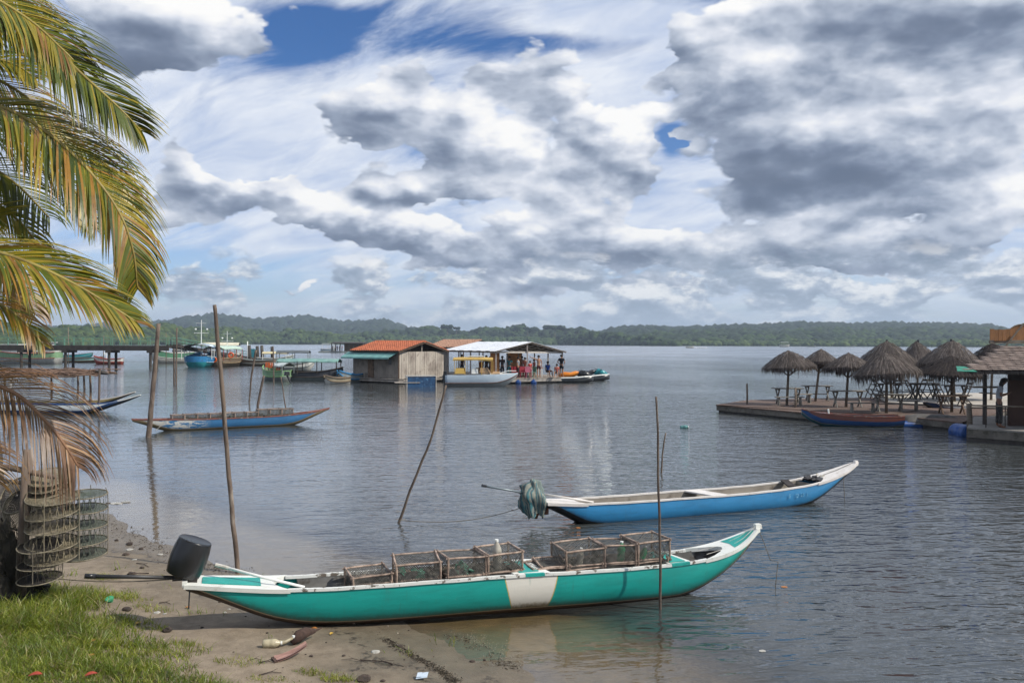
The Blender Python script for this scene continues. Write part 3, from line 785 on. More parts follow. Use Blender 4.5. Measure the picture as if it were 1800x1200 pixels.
def trap(label, loc, rz, dims, group, net=True, tilt=(0, 0)):
    bx, by, bz = dims
    t = thing('crab_trap', label, 'trap', loc, rz, group); t.rotation_euler = (tilt[0], tilt[1], rz)
    r = .0115
    def stk(key, L, a, b, c0):
        if key not in TRAPM:
            TRAPM[key] = MB().tube([(-L / 2, 0, 0), (-L / 5, .004, .002), (L / 4, -.003, 0), (L / 2, 0, 0)], [r * .9, r * 1.25, r * .95, r * 1.1], 6)
            o = TRAPM[key] = TRAPM[key].build('stick', stick_m, t); o.location = c0; o.rotation_euler = b
        else: o = share(TRAPM[key], 'stick', t, c0, b)
        return o
    x, y = bx / 2, by / 2
    for zz in (0.012, bz):
        for sy in (-1, 1):
            stk(('x', bx), bx + .05, 0, (0, 0, rnd.uniform(-.02, .02)), (0, sy * y, zz + rnd.uniform(-.004, .004)))
        for sx in (-1, 1):
            stk(('y', by), by + .05, 0, (0, 0, math.pi / 2 + rnd.uniform(-.02, .02)), (sx * x, 0, zz + .008))
    for sx in (-1, 1):
        for sy in (-1, 1):
            stk(('z', bz), bz + .05, 0, (0, math.pi / 2, rnd.uniform(-.3, .3)), (sx * x, sy * y, bz / 2))
    if net:
        k = ('n', dims)
        if k not in TRAPM: o = TRAPM[k] = netting(bx, by, bz).build('netting', net_m, t); tag(o, kind='stuff')
        else: o = share(TRAPM[k], 'netting', t); tag(o, kind='stuff')
    return t
def bottle(name, label, loc, rot, m, r=.035, L=.24, group=None, cat='bottle'):
    t = thing(name, label, cat, loc, 0, group); t.rotation_euler = rot
    p = [(r * .8, 0), (r, .01), (r, L * .32), (r * .93, L * .36), (r, L * .42), (r, L * .66), (r * .7, L * .8), (r * .36, L * .9), (r * .36, L * .95)]
    MB().lathe(p, 14).build('body', m, t, smooth=True)
    MB().lathe([(r * .42, L * .93), (r * .42, L)], 10).build('cap', white_p, t)
    return t
# ---------------------------------------------------------------- what lies in the teal canoe
LZ = PT['sheer'](0)
GT = 'stick crab traps stacked in the teal canoe'
def ct(s, y, z): return local(teal_canoe, (s, y, z))
specs = [(-1.72, .0, .34, (.44, .40, .22), 'low trap at the stern end of the row in the teal canoe', 0),
         (-1.16, .0, .43, (.50, .44, .23), 'large trap with a green scrap inside, second from the black drum', 0),
         (-.62, .02, .44, (.46, .44, .22), 'middle trap of the rear three, a torn green float inside', 1),
         (-.15, .04, .46, (.44, .42, .22), 'trap just behind the white shield with a tall pale bottle in it', 2),
         (.52, .02, .34, (.34, .40, .14), 'flat low trap in front of the white shield of the teal canoe', 0),
         (.88, .03, .42, (.52, .44, .24), 'first tall trap ahead of the white shield, grey bottle inside', 0),
         (1.36, .02, .42, (.42, .42, .24), 'trap holding a bright green bottle near the thin front pole', 1),
         (1.80, .02, .43, (.46, .42, .26), 'foremost trap of the teal canoe, right under its bow deck', 2)]
for i, (s, y, z, dm, lb, k) in enumerate(specs):
    z0 = z
    trap(lb, ct(s, y, z0), A_T + (.10, -.09, .05, .10, -.08, .05, -.07, .08)[i], dm, GT, tilt=((.04, -.03, .03)[k], (-.03, .03, -.02)[k]))
# sleepers: a lower layer of traps carries the upper ones
specs2 = [(-1.70, 'squat trap carrying the low trap at the stern end'), (.42, 'squat trap carrying the flat low trap'), (-1.16, 'squat trap carrying the large trap with the green scrap'), (-.62, 'squat trap carrying the middle trap of the rear three'), (-.15, 'squat trap carrying the trap with the tall pale bottle'), (.90, 'squat trap carrying the first tall trap ahead of the shield'), (1.36, 'squat trap carrying the trap with the green bottle'), (1.80, 'squat trap carrying the foremost trap under the bow deck')]
for s, lb in specs2:
    trap(lb, ct(s, 0.0, .06), A_T, (.42, .38, .40), GT)
glass_s = mat('bottle_pale', (.42, .40, .34), (.30, .28, .24), 8, .3, .1)
bottle('plastic_bottle', 'bright green bottle standing in a trap near the thin front pole', ct(1.42, -.06, .42), (0, .05, .3), green_b, .05, .27)
bottle('plastic_bottle', 'tall pale bottle poking out of the trap behind the white shield', ct(-.18, -.02, .46), (.04, -.05, .3), glass_s, .055, .36)
bottle('plastic_bottle', 'dusty grey bottle in the first tall trap ahead of the white shield', ct(.84, -.08, .42), (.1, .12, .3), glass_s, .045, .24)
bottle('plastic_bottle', 'small green bottle in the foremost trap of the teal canoe', ct(1.68, -.1, .43), (.1, .3, .3), green_b, .04, .2)
def heap(name, label, cat, loc, rad, count, m, sz=.05, flat=.5, group=None, seed=1):
    r2 = random.Random(seed); mb = MB()
    for k in range(count):
        a = r2.random() * 6.28; q = rad * math.sqrt(r2.random()); c = Vector((math.cos(a) * q, math.sin(a) * q, r2.random() * rad * flat + sz * .3))
        pts = []
        for j in range(7): pts.append(c + Vector((r2.gauss(0, 1), r2.gauss(0, 1), r2.gauss(0, .7))).normalized() * sz * r2.uniform(.5, 1.1))
        bm = bmesh.new(); [bm.verts.new(p) for p in pts]; bmesh.ops.convex_hull(bm, input=bm.verts)
        bm.verts.index_update(); vs_ = [q_.co[:] for q_ in bm.verts]; mb.add(vs_, [[q_.index for q_ in f.verts] for f in bm.faces]); bm.free()
    o = mb.build(name, m, None); o.location = loc
    return tag(o, label, cat, group)
scrap_g = mat('green_scrap', (.05, .26, .17), (.09, .18, .13), 14, .6, .4)
bait_m = mat('bait_scrap', (.16, .14, .11), (.06, .055, .045), 16, .8, .5)
heap('net_scrap', 'crumpled green scrap in the large trap near the stern', 'scrap', ct(-1.22, -.08, .44), .12, 9, scrap_g, .06, .9, seed=2)
heap('net_scrap', 'torn green float in the middle trap of the rear three', 'scrap', ct(-.62, -.08, .45), .11, 8, scrap_g, .055, 1., seed=3)
heap('net_scrap', 'pale teal scrap in the foremost trap under the bow', 'scrap', ct(1.86, -.1, .43), .13, 6, teal_p, .05, .4, seed=4)
for s, lb, sd_ in ((-1.72, 'dark bait heap in the low trap at the stern end', 5), (-.95, 'dark bait heap in the trap with the green scrap', 6), (-.38, 'bait heap right of the torn green float', 7), (-.05, 'bait heap beside the tall pale bottle', 8), (.72, 'bait heap by the dusty grey bottle', 9), (1.15, 'dark scraps left of the bright green bottle', 10), (1.58, 'brown scraps right of the bright green bottle', 11)):
    heap('bait_heap', lb, 'bait', ct(s, -.02, .44 if s > -1.5 else .34), .13, 22, bait_m, .05, .35, seed=sd_)

# ---------------------------------------------------------------- blue canoe
blue_h = hull_mat('hull_blue', (.025, .20, .42), band=(.012, .014, .018), beige=False, bandh=.11, scuff=.2)
gun_b = mat('gunwale_pale', (.66, .63, .60), (.55, .52, .48), 5, .5, .12, dirt=((.34, .30, .26), 6, .6, .72))
lin_b = mat('lining_beige', (.30, .27, .23), (.22, .195, .165), 3, .7, .2, dirt=((.12, .10, .08), 5, .55, .7))
PB = dict(s0=-2.88, s1=4.26, in0=-2.25, in1=3.05, g0=-2.30, g1=3.1, gw=.045, gh=.03,
          sheer=smooth_interp((-2.88, .40), (-2.3, .35), (-1, .33), (0, .33), (1, .32), (2, .335), (2.8, .375), (3.3, .435), (3.8, .545), (4.26, .70)),
          keel=smooth_interp((-2.88, .33), (-2.6, .20), (-2.3, .03), (-2.1, -.08), (-1.5, -.13), (2, -.13), (2.8, -.08), (3.2, .06), (3.7, .36), (4.26, .67)),
          hb=smooth_interp((-2.88, .19), (-2.3, .27), (-1.5, .33), (0, .36), (1, .36), (2, .335), (2.8, .30), (3.3, .265), (3.8, .20), (4.12, .11), (4.26, .035)), bulge=.07, flare=.04)
C_B = Vector((3.22, 16.1)); A_B = math.atan2(2.0, 4.76)
blue_canoe = canoe('dugout_canoe', 'bright blue canoe with pale decks, a cloth wrapped motor at its stern', (C_B.x, C_B.y, 0), A_B, PB, blue_h, lin_b, gun_b)
deck(blue_canoe, PB, -2.90, -2.15, gun_b, 'stern_deck', .05, .03, .03, curve_b=-.1)
deck(blue_canoe, PB, 3.0, 4.28, gun_b, 'bow_deck', .05, .032, .03, curve_a=.35)
thwart(blue_canoe, PB, .38, .72, .10, gun_b)
MB().box((4.27, 0, .745), (.09, .08, .05), taper=.7).build('bow_cap', gun_b, blue_canoe)
MB().tube([(4.2, 0, .735), (3.8, .03, .60), (3.35, .05, .49)], .006, 5).build('rope', rope_m, blue_canoe)
MB().tube([(3.75, -.19, .53), (3.74, -.22, .3), (3.76, -.22, .02), (3.76, -.22, -.1)], .006, 5).build('rope', rope_m, blue_canoe)
bp = thing('loose_plank', 'dark plank laid across the blue canoe behind its bow', 'plank', local(blue_canoe, (2.62, 0, .385)), A_B)
MB().beam((-.22, -.24, .0), (.02, .26, .03), .16, .03).build('board', mat('dark_board', (.035, .027, .024), (.02, .016, .014), 6, .8, .3), bp)
cl = heap('canvas_bundle', 'crumpled dark canvas lying on the bow deck of the blue canoe', 'canvas', local(blue_canoe, (3.22, .03, .42)), .2, 14, mat('dark_canvas', (.03, .03, .035), (.07, .07, .075), 8, .85, .4), .075, .25, seed=21)
cl.rotation_euler = (0, 0, A_B); cl.scale = (1.5, .8, .9)
heap('net_scrap', 'pale rope scrap lying on the dark canvas of the blue canoe', 'scrap', local(blue_canoe, (3.32, -.03, .50)), .08, 5, glass_s, .035, .2, seed=22)
MB_t = bpy.data.curves.new('lettering', 'FONT'); MB_t.body = 'E   Q 35 1'; MB_t.size = .105; MB_t.extrude = .002; MB_t.space_character = 1.15
to = bpy.data.objects.new('tmp', MB_t); col.objects.link(to)
me = bpy.data.meshes.new_from_object(to.evaluated_get(bpy.context.evaluated_depsgraph_get())); bpy.data.objects.remove(to)
me.materials.append(mat('worn_lettering', (.22, .42, .58), (.06, .26, .46), 30, .5, 0, th=(.45, .55)))
lt = bpy.data.objects.new('lettering', me); col.objects.link(lt); lt.parent = blue_canoe
s_ = 2.22; lt.location = (s_, -(PB['hb'](s_) * 1.052) - .012, PB['sheer'](s_) - .155); lt.rotation_euler = (R(96), 0, R(4.5))
# outboard wrapped in striped cloth
cm_ = bpy.data.materials.new('striped_cloth'); cm_.use_nodes = True; cm_.node_tree.nodes.clear(); n = NT(cm_.node_tree)
tcn = n.new('ShaderNodeTexCoord'); P = E(n, tcn.outputs['Object']); X, Y, Z = n.sep(P)
ang = n.m('ARCTAN2', Y, X) * 2.4 + Z * .8; f = n.m('FRACT', ang + n.noise(P, 4, 3) * .5)
c = n.ramp(f, [(.0, (.21, .22, .19)), (.24, (.21, .22, .19)), (.28, (.02, .07, .085)), (.45, (.04, .15, .17)), (.49, (.17, .19, .175)), (.60, (.17, .19, .175)), (.64, (.015, .03, .045)), (.82, (.05, .16, .18)), (.86, (.20, .21, .18))])
c = n.mix(n.ss(n.noise(P, 6, 6, .6), .5, .75) * .5, c, (.08, .09, .08))
b = n.new('ShaderNodeBsdfPrincipled'); n.set(b.inputs['Base Color'], c); b.inputs['Roughness'].default_value = .85
bn = n.new('ShaderNodeBump'); bn.inputs['Strength'].default_value = .5; bn.inputs['Distance'].default_value = .03; n.set(bn.inputs['Height'], n.noise(n.vm('MULTIPLY', P, (1, 1, .3)), 14, 4)); n.l.new(bn.outputs[0], b.inputs['Normal'])
o = n.new('ShaderNodeOutputMaterial'); n.l.new(b.outputs[0], o.inputs[0])
ob2 = thing('outboard_motor', 'outboard wrapped in striped green and white cloth on the blue canoe', 'outboard motor', local(blue_canoe, (-2.98, .0, .19)), A_B)
ob2.scale = (1.12, 1.05, .98)
r2 = random.Random(5); vs = []; nn = 40; lv = 14
for i in range(lv):
    f = i / (lv - 1); z = f * .62
    base = .15 + .06 * math.sin(math.pi * min(f * 1.1, 1)) - (.03 if f > .75 else 0)
    for k in range(nn):
        a = 6.283 * k / nn
        fold = .034 * math.sin(5 * a + 1.5 * f) + .020 * math.sin(11 * a + 4 * f) * (1.3 - f) + .014 * r2.uniform(-1, 1) + .03 * math.sin(2 * a + 9 * f)
        rr_ = (base + fold) * (1 if i < lv - 1 else .35)
        dz = .05 * math.sin(3 * a) + .03 * math.sin(7 * a) if i == 0 else .04 * math.cos(a + .5) * f
        vs.append((rr_ * math.cos(a) * .95 - .10 * f - .05, rr_ * math.sin(a) * .85, z + dz))
fs = [(i * nn + k, i * nn + (k + 1) % nn, (i + 1) * nn + (k + 1) % nn, (i + 1) * nn + k) for i in range(lv - 1) for k in range(nn)] + [tuple(range((lv - 1) * nn, lv * nn))]
m_ = MB(); m_.add(vs, fs); m_.build('cloth_cover', cm_, ob2, smooth=True)
MB().tube([(-.10, 0, .36), (-.45, -.06, .47), (-.93, -.14, .60)], [.017, .016, .018], 7).build('tiller', mat('tiller_grey', (.20, .24, .26), (.12, .15, .17), 5, .4, .05, metal=.4), ob2, smooth=True)
MB().tube([(-.93, -.14, .60), (-1.0, -.15, .62)], .024, 7).build('grip', black_p, ob2)
MB().box((.04, 0, .08), (.2, .16, .14)).tube([(-.02, 0, .1), (-.06, 0, -.06)], .04, 7).build('motor_leg', mat('rusty_metal', (.20, .075, .035), (.07, .035, .025), 9, .8, .4), ob2)
rod = thing('push_pole', 'white pole lying on the stern deck of the blue canoe', 'pole', (0, 0, 0))
a_ = local(blue_canoe, (-2.85, .10, .53)); b_ = local(blue_canoe, (-2.02, -.24, .385)); MB().tube([a_, b_], .018, 8).build('shaft', gun_b, rod, smooth=True)

# ---------------------------------------------------------------- old blue canoe further out
old_h = hull_mat('hull_worn_blue', (.03, .13, .28), band=(.20, .16, .09), worn=((.45, .45, .42), -2.7, -.6), bandh=.13, scuff=.5)
red_g = mat('worn_red_wood', (.22, .075, .055), (.13, .06, .05), 5, .8, .3, dirt=((.22, .19, .16), 8, .52, .65))
PO = dict(s0=-3.26, s1=3.90, in0=-2.4, in1=3.0, g0=-2.9, g1=3.5, gw=.05, gh=.035,
          sheer=smooth_interp((-3.26, .45), (-2.6, .41), (-1, .37), (0, .36), (1.5, .36), (2.6, .40), (3.3, .47), (3.9, .58)),
          keel=smooth_interp((-3.26, .38), (-2.8, .22), (-2.3, .02), (-1.9, -.08), (2, -.08), (2.6, 0), (3.2, .25), (3.9, .54)),
          hb=smooth_interp((-3.26, .05), (-2.8, .14), (-2.2, .24), (-1, .33), (1, .35), (2, .32), (2.8, .24), (3.4, .13), (3.9, .03)), bulge=.05)
A_O = math.atan2(.51, .86)
old_canoe = canoe('dugout_canoe', 'old blue canoe with red edge, paint flaking, loaded with low net traps', (-10.6, 31.8, 0), A_O, PO, old_h, lin_g, red_g)
deck(old_canoe, PO, -3.28, -2.3, red_g, 'stern_deck', .05, .03, .01)
deck(old_canoe, PO, 2.9, 3.92, red_g, 'bow_deck', .05, .03, .01, curve_a=.2)
MB().tube([(-2.2, -.27, .38), (-2.5, -.22, .05)], .01, 5).build('rope', wrope_m, old_canoe)
GO = 'net traps in the old blue canoe'
names = ['stern most', 'second', 'third', 'fourth', 'fifth', 'sixth', 'seventh', 'eighth', 'ninth', 'foremost']
for i in range(10):
    s = -1.75 + i * .44; hi = i >= 7
    trap('%s of the ten net traps in the old blue canoe, counted from its stern' % names[i], local(old_canoe, (s, .03, .26 if not hi else .34)), A_O + rnd.uniform(-.06, .06), (.44, .40, .30) if i % 3 else (.42, .42, .29), GO)
MB_c = MB()
for k in range(3): heap('bait_heap', ('greenish net heap at the stern of the old canoe', 'greenish net heap amidships of the old canoe', 'greenish net heap near the bow of the old canoe')[k], 'bait', local(old_canoe, (-1.3 + k * 1.3, 0, .33)), .34, 26, mat('dark_heap', (.08, .10, .08), (.04, .045, .04), 14, .9, .5), .05, .35, seed=30 + k).scale = (1.6, .7, 1)

# ---------------------------------------------------------------- blue and white canoe and the yellow one behind it, far left
left_h = hull_mat('hull_blue_white', (.012, .055, .18), top=((.62, .66, .66), .20), band=(.02, .025, .03), beige=False, bandh=.08)
PL = dict(s0=-3.6, s1=3.62, in0=-2.9, in1=2.5, g0=-3.1, g1=2.7,
          sheer=smooth_interp((-3.6, .5), (-2.8, .42), (0, .38), (1.4, .39), (2.2, .44), (3.0, .60), (3.62, .80)),
          keel=smooth_interp((-3.6, .42), (-3.0, .1), (-2.4, -.08), (1.2, -.08), (1.6, 0), (2.3, .25), (3.0, .49), (3.62, .76)),
          hb=smooth_interp((-3.6, .15), (-2.6, .28), (0, .36), (1.4, .32), (2.2, .22), (3.0, .12), (3.62, .03)), bulge=.05)
lc = canoe('dugout_canoe', 'navy and white canoe with a long raised bow beside the stick rack', (-20.3, 38.2, 0), .03, PL, left_h, mat('lining_navy', (.02, .07, .22), (.015, .05, .15), 4, .5, .1), mat('gunwale_navy', (.03, .09, .26), (.02, .06, .18), 4, .5, .1))
deck(lc, PL, 2.2, 3.64, white_p, 'bow_deck', .04, .03, .015, curve_a=.3)
deck(lc, PL, -3.62, -2.9, white_p, 'stern_deck', .04, .03, .015)
yel_h = hull_mat('hull_faded_yellow', (.34, .27, .12), band=(.05, .04, .03), beige=False)
yc = canoe('dugout_canoe', 'faded yellow canoe half hidden behind the navy and white one', (-21.6, 40.6, 0), .03, PL, yel_h, lin_b, gun_b)
deck(yc, PL, 2.2, 3.64, gun_b, 'bow_deck', .04, .03, .015, curve_a=.3)
# ================================================================ people
def skin_mesh(name, chains, m, parent, sub=1):
    """chains: lists of (x,y,z,r); first chain's first vertex is the root; later chains start at the nearest existing vertex"""
    V, Ed, Rd = [], [], []
    for ch in chains:
        prev = None
        for i, (x, y, z, r) in enumerate(ch):
            p = Vector((x, y, z)); hit = None
            for k, q in enumerate(V):
                if (q - p).length < 1e-4: hit = k; break
            if hit is None: V.append(p); Rd.append(r); hit = len(V) - 1
            if prev is not None: Ed.append((prev, hit))
            prev = hit
    me = bpy.data.meshes.new(name); me.from_pydata(V, Ed, [])
    tmp = bpy.data.objects.new('tmp', me); col.objects.link(tmp)
    sk = tmp.modifiers.new('s', 'SKIN'); sk.use_smooth_shade = True
    for i, sv in enumerate(me.skin_vertices[0].data):
        rr_ = Rd[i]; sv.radius = rr_ if isinstance(rr_, tuple) else (rr_, rr_); sv.use_root = (i == 0)
    sb = tmp.modifiers.new('u', 'SUBSURF'); sb.levels = sub; sb.render_levels = sub
    dg = bpy.context.evaluated_depsgraph_get(); dg.update()
    out = bpy.data.meshes.new_from_object(tmp.evaluated_get(dg)); out.name = name
    bpy.data.objects.remove(tmp)
    out.materials.clear(); out.materials.append(m)
    o = bpy.data.objects.new(name, out); col.objects.link(o); o.parent = parent
    return o
def cloth(c): return mat('cloth_%d_%d_%d' % tuple(int(q * 255) for q in c), c, tuple(q * .7 for q in c), 10, .85, .2)
def person(label, loc, rz, skin, shirt, shorts, pose='stand', H=1.68, hair=hair_m, long_hair=False, arms='down', group=None, fingers=False, bow=0., trousers=False):
    """faces -Y in its own space"""
    t = thing('person', label, 'person', loc, rz, group); k = H / 1.7
    hip = .90 if pose == 'stand' else .30
    if pose == 'stand':
        legs = [[(sx * .09, 0, hip - .04), (sx * .10, -.015 + .02 * sx, .50), (sx * .105, .01 + .04 * sx, .09), (sx * .115, -.06 + .04 * sx, .035), (sx * .12, -.15 + .04 * sx, .025)] for sx in (-1, 1)]
        lr = (.085, .058, .038, .038, .03)
    else:
        legs = [[(sx * .09, 0, hip - .02), (sx * .14, -.40, hip + .03), (sx * .13, -.46, hip - .38), (sx * .13, -.50, hip - .42), (sx * .13, -.60, hip - .43)] for sx in (-1, 1)]
        lr = (.085, .062, .04, .038, .03)
    lean = bow
    def up(z, y=0.): return (0, y - lean * max(z - .25, 0) ** 1.4, hip + z)
    body = [[up(0) + ((.12, .095),), up(.14) + ((.115, .085),), up(.32) + ((.15, .095),), up(.46) + ((.11, .075),), up(.545) + ((.048, .05),), up(.60, -.01) + ((.05, .055),), up(.68, -.03 - lean * .08) + ((.078, .09),), up(.765, -.02 - lean * .12) + ((.06, .07),)]]
    ch = [[(a, b, c, r) for a, b, c, r in body[0]]]
    for L in legs: ch.append([ch[0][0]] + [p + (r,) for p, r in zip(L, lr)])
    sh = up(.47)
    A = {}
    for sx in (-1, 1):
        if arms == 'down' or (arms == 'up_left' and sx == 1) or (arms == 'hip' and False):
            e = [(sx * .18, sh[1], sh[2]), (sx * .235, sh[1] + .03, sh[2] - .26), (sx * .23, sh[1] - .06, sh[2] - .50), (sx * .225, sh[1] - .08, sh[2] - .58)]
        elif arms == 'up_left': e = [(sx * .18, sh[1], sh[2]), (sx * .42, sh[1] - .05, sh[2] + .10), (sx * .66, sh[1] - .08, sh[2] + .22), (sx * .74, sh[1] - .08, sh[2] + .26)]
        elif arms == 'hip': e = [(sx * .18, sh[1], sh[2]), (sx * .32, sh[1] + .05, sh[2] - .24), (sx * .17, sh[1] - .07, sh[2] - .40), (sx * .13, sh[1] - .1, sh[2] - .42)]
        else: e = [(sx * .18, sh[1], sh[2]), (sx * .22, sh[1] - .0, sh[2] - .27), (sx * .14, sh[1] - .21, sh[2] - .20), (sx * .09, sh[1] - .27, sh[2] - .16)]
        A[sx] = e
        ch.append([ch[0][3]] + [p + (r,) for p, r in zip(e, (.052, .038, .027, .03))])
    o = skin_mesh('body', ch, skin, t, 1 if H < 2 and not fingers else 2)
    if fingers:
        for sx in (-1, 1):
            w0, w1 = Vector(A[sx][2]), Vector(A[sx][3]); d = (w1 - w0).normalized(); sdv = Vector((1, 0, 0)) if abs(d.x) < .7 else Vector((0, 0, 1))
            for q in range(5):
                off = sdv * (q - 1.5) * .017 if q < 4 else sdv * -sx * .035
                L = (.075, .085, .08, .062, .05)[q]
                b0 = w1 + off * .8 - d * .02; tip = w1 + off + d * L + Vector((0, 0, -.015)) + (sdv * -sx * .02 if q == 4 else Vector())
                skin_mesh('finger', [[tuple(b0) + (.010,), tuple((b0 + tip) / 2 + Vector((0, 0, .006))) + (.009,), tuple(tip) + (.007,)]], skin, t, 1)
    # hair and face
    hp = up(.70, -.03 - lean * .1); hb = MB()
    prof = [(.105, -.03), (.112, .02), (.102, .07), (.07, .11), (.01, .125)]
    hb.lathe(prof, 12, Matrix.Translation((hp[0], hp[1] + .018, hp[2])) @ Matrix.Rotation(-.25, 4, 'X'), el=1.12)
    if long_hair: hb.tube([(hp[0], hp[1] + .07, hp[2] + .05), (hp[0], hp[1] + .11, hp[2] - .10), (hp[0], hp[1] + .12, hp[2] - .28)], [.06, .08, .04], 8)
    hb.build('hair', hair, t, smooth=True)
    fb = MB(); fb.tube([(hp[0], hp[1] - .085, hp[2] - .0), (hp[0], hp[1] - .118, hp[2] - .035)], [.008, .014], 5)
    fb.build('nose', skin, t)
    eb = MB()
    for sx in (-1, 1): eb.box((sx * .032, hp[1] - .092, hp[2] - .005), (.022, .012, .010))
    eb.box((0, hp[1] - .096, hp[2] - .065), (.04, .012, .008)); eb.build('eyes_and_mouth', hair_m, t)
    if shirt:
        sc = [[up(.04) + ((.155, .115),), up(.16) + ((.142, .108),), up(.32) + ((.172, .118),), up(.46) + ((.132, .098),), up(.53) + ((.075, .072),)]]
        for sx in (-1, 1): sc.append([sc[0][3], tuple(A[sx][0]) + (.072,), tuple((Vector(A[sx][0]) * .35 + Vector(A[sx][1]) * .65)) + (.062,)])
        skin_mesh('shirt', sc, shirt, t)
    if shorts:
        f = 1. if trousers else .55
        sc = [[up(.10) + ((.14, .115),), up(.0) + ((.152, .125),)]]
        for L in legs:
            if trousers: sc.append([sc[0][1], L[0] + (.108,), L[1] + (.085,), tuple(Vector(L[1]) * .08 + Vector(L[2]) * .92) + (.072,)])
            else: sc.append([sc[0][1], L[0] + (.108,), tuple(Vector(L[0]) * .25 + Vector(L[1]) * .75) + (.095,)])
        skin_mesh('trousers' if trousers else 'shorts', sc, shorts, t)
    t.scale = (k, k, k)
    return t

# ================================================================ right: floating bar with thatched parasols
DZ = .35
def polydeck(name, label, px, z, th_, mtop, mside, cat='pontoon', group=None):
    pts = [at(a, b, z) for a, b in px]; c = sum(pts, Vector()) / len(pts)
    t = thing(name, label, cat, (c.x, c.y, 0), 0, group)
    MB().plate([(p.x - c.x, p.y - c.y) for p in pts][::-1], z - .05, z).build('deck', mtop, t, recalc=True)
    ins = [((p.x - c.x) * .995, (p.y - c.y) * .995) for p in pts]
    MB().plate(ins[::-1], z - th_, z - .055).build('frame', mside, t, recalc=True)
    MB().plate([(a * .985, b * .975) for a, b in ins][::-1], -.35, z - th_ - .005).build('float', wdark, t, recalc=True)
    return t, c
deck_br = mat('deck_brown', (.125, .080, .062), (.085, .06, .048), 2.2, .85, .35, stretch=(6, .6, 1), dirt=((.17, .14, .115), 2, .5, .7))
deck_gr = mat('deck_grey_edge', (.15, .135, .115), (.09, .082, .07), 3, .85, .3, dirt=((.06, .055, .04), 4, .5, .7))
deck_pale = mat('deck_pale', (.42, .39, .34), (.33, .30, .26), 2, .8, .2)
deckA, cA = polydeck('floating_deck', 'long brown floating deck carrying the thatched parasols', [(1258, 711), (1440, 727), (1585, 731), (1690, 742), (1770, 720), (1770, 696), (1560, 698), (1400, 700), (1310, 703)], DZ, .26, deck_br, deck_gr)
# deck boards, each one visible along the front
vA = MB(); 
p0 = at(1262, 712, DZ); p1 = at(1560, 730.5, DZ)
dirv = (p1 - p0); L_ = dirv.length; dirv.normalize(); nrm_ = Vector((-dirv.y, dirv.x, 0))
brd = None; nb = int(L_ / .42)
for k in range(nb):
    s = (k + .5) * .42; y0 = p0 + dirv * s; ln = min(1.0 + s * .5, 3.6)
    if brd is None:
        brd = MB().box((0, 0, 0), (.40, 1, .022)).build('plank', mat('deck_plank', (.14, .095, .075), (.09, .062, .05), 3, .85, .35, stretch=(3, .3, 1), rvar=.45), deckA)
        o = brd
    else: o = share(brd, 'plank', deckA)
    mid = y0 + nrm_ * (ln / 2 + .02) + Vector((-cA.x, -cA.y, 0)); o.location = (mid.x, mid.y, DZ + .014 + rnd.uniform(0, .004)); o.scale = (1, ln, 1)
    o.rotation_euler = (0, 0, math.atan2(dirv.y, dirv.x) + rnd.uniform(-.006, .006))
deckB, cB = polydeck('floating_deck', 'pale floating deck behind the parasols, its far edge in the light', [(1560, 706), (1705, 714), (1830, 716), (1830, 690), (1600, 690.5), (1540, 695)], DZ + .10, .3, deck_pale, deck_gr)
deckC, cC = polydeck('floating_deck', 'grey plank deck of the bar where the person stands', [(1700, 751), (1830, 760), (1830, 728), (1712, 732)], .45, .32, mat('deck_grey', (.24, .225, .205), (.16, .15, .135), 3, .85, .3), deck_gr)

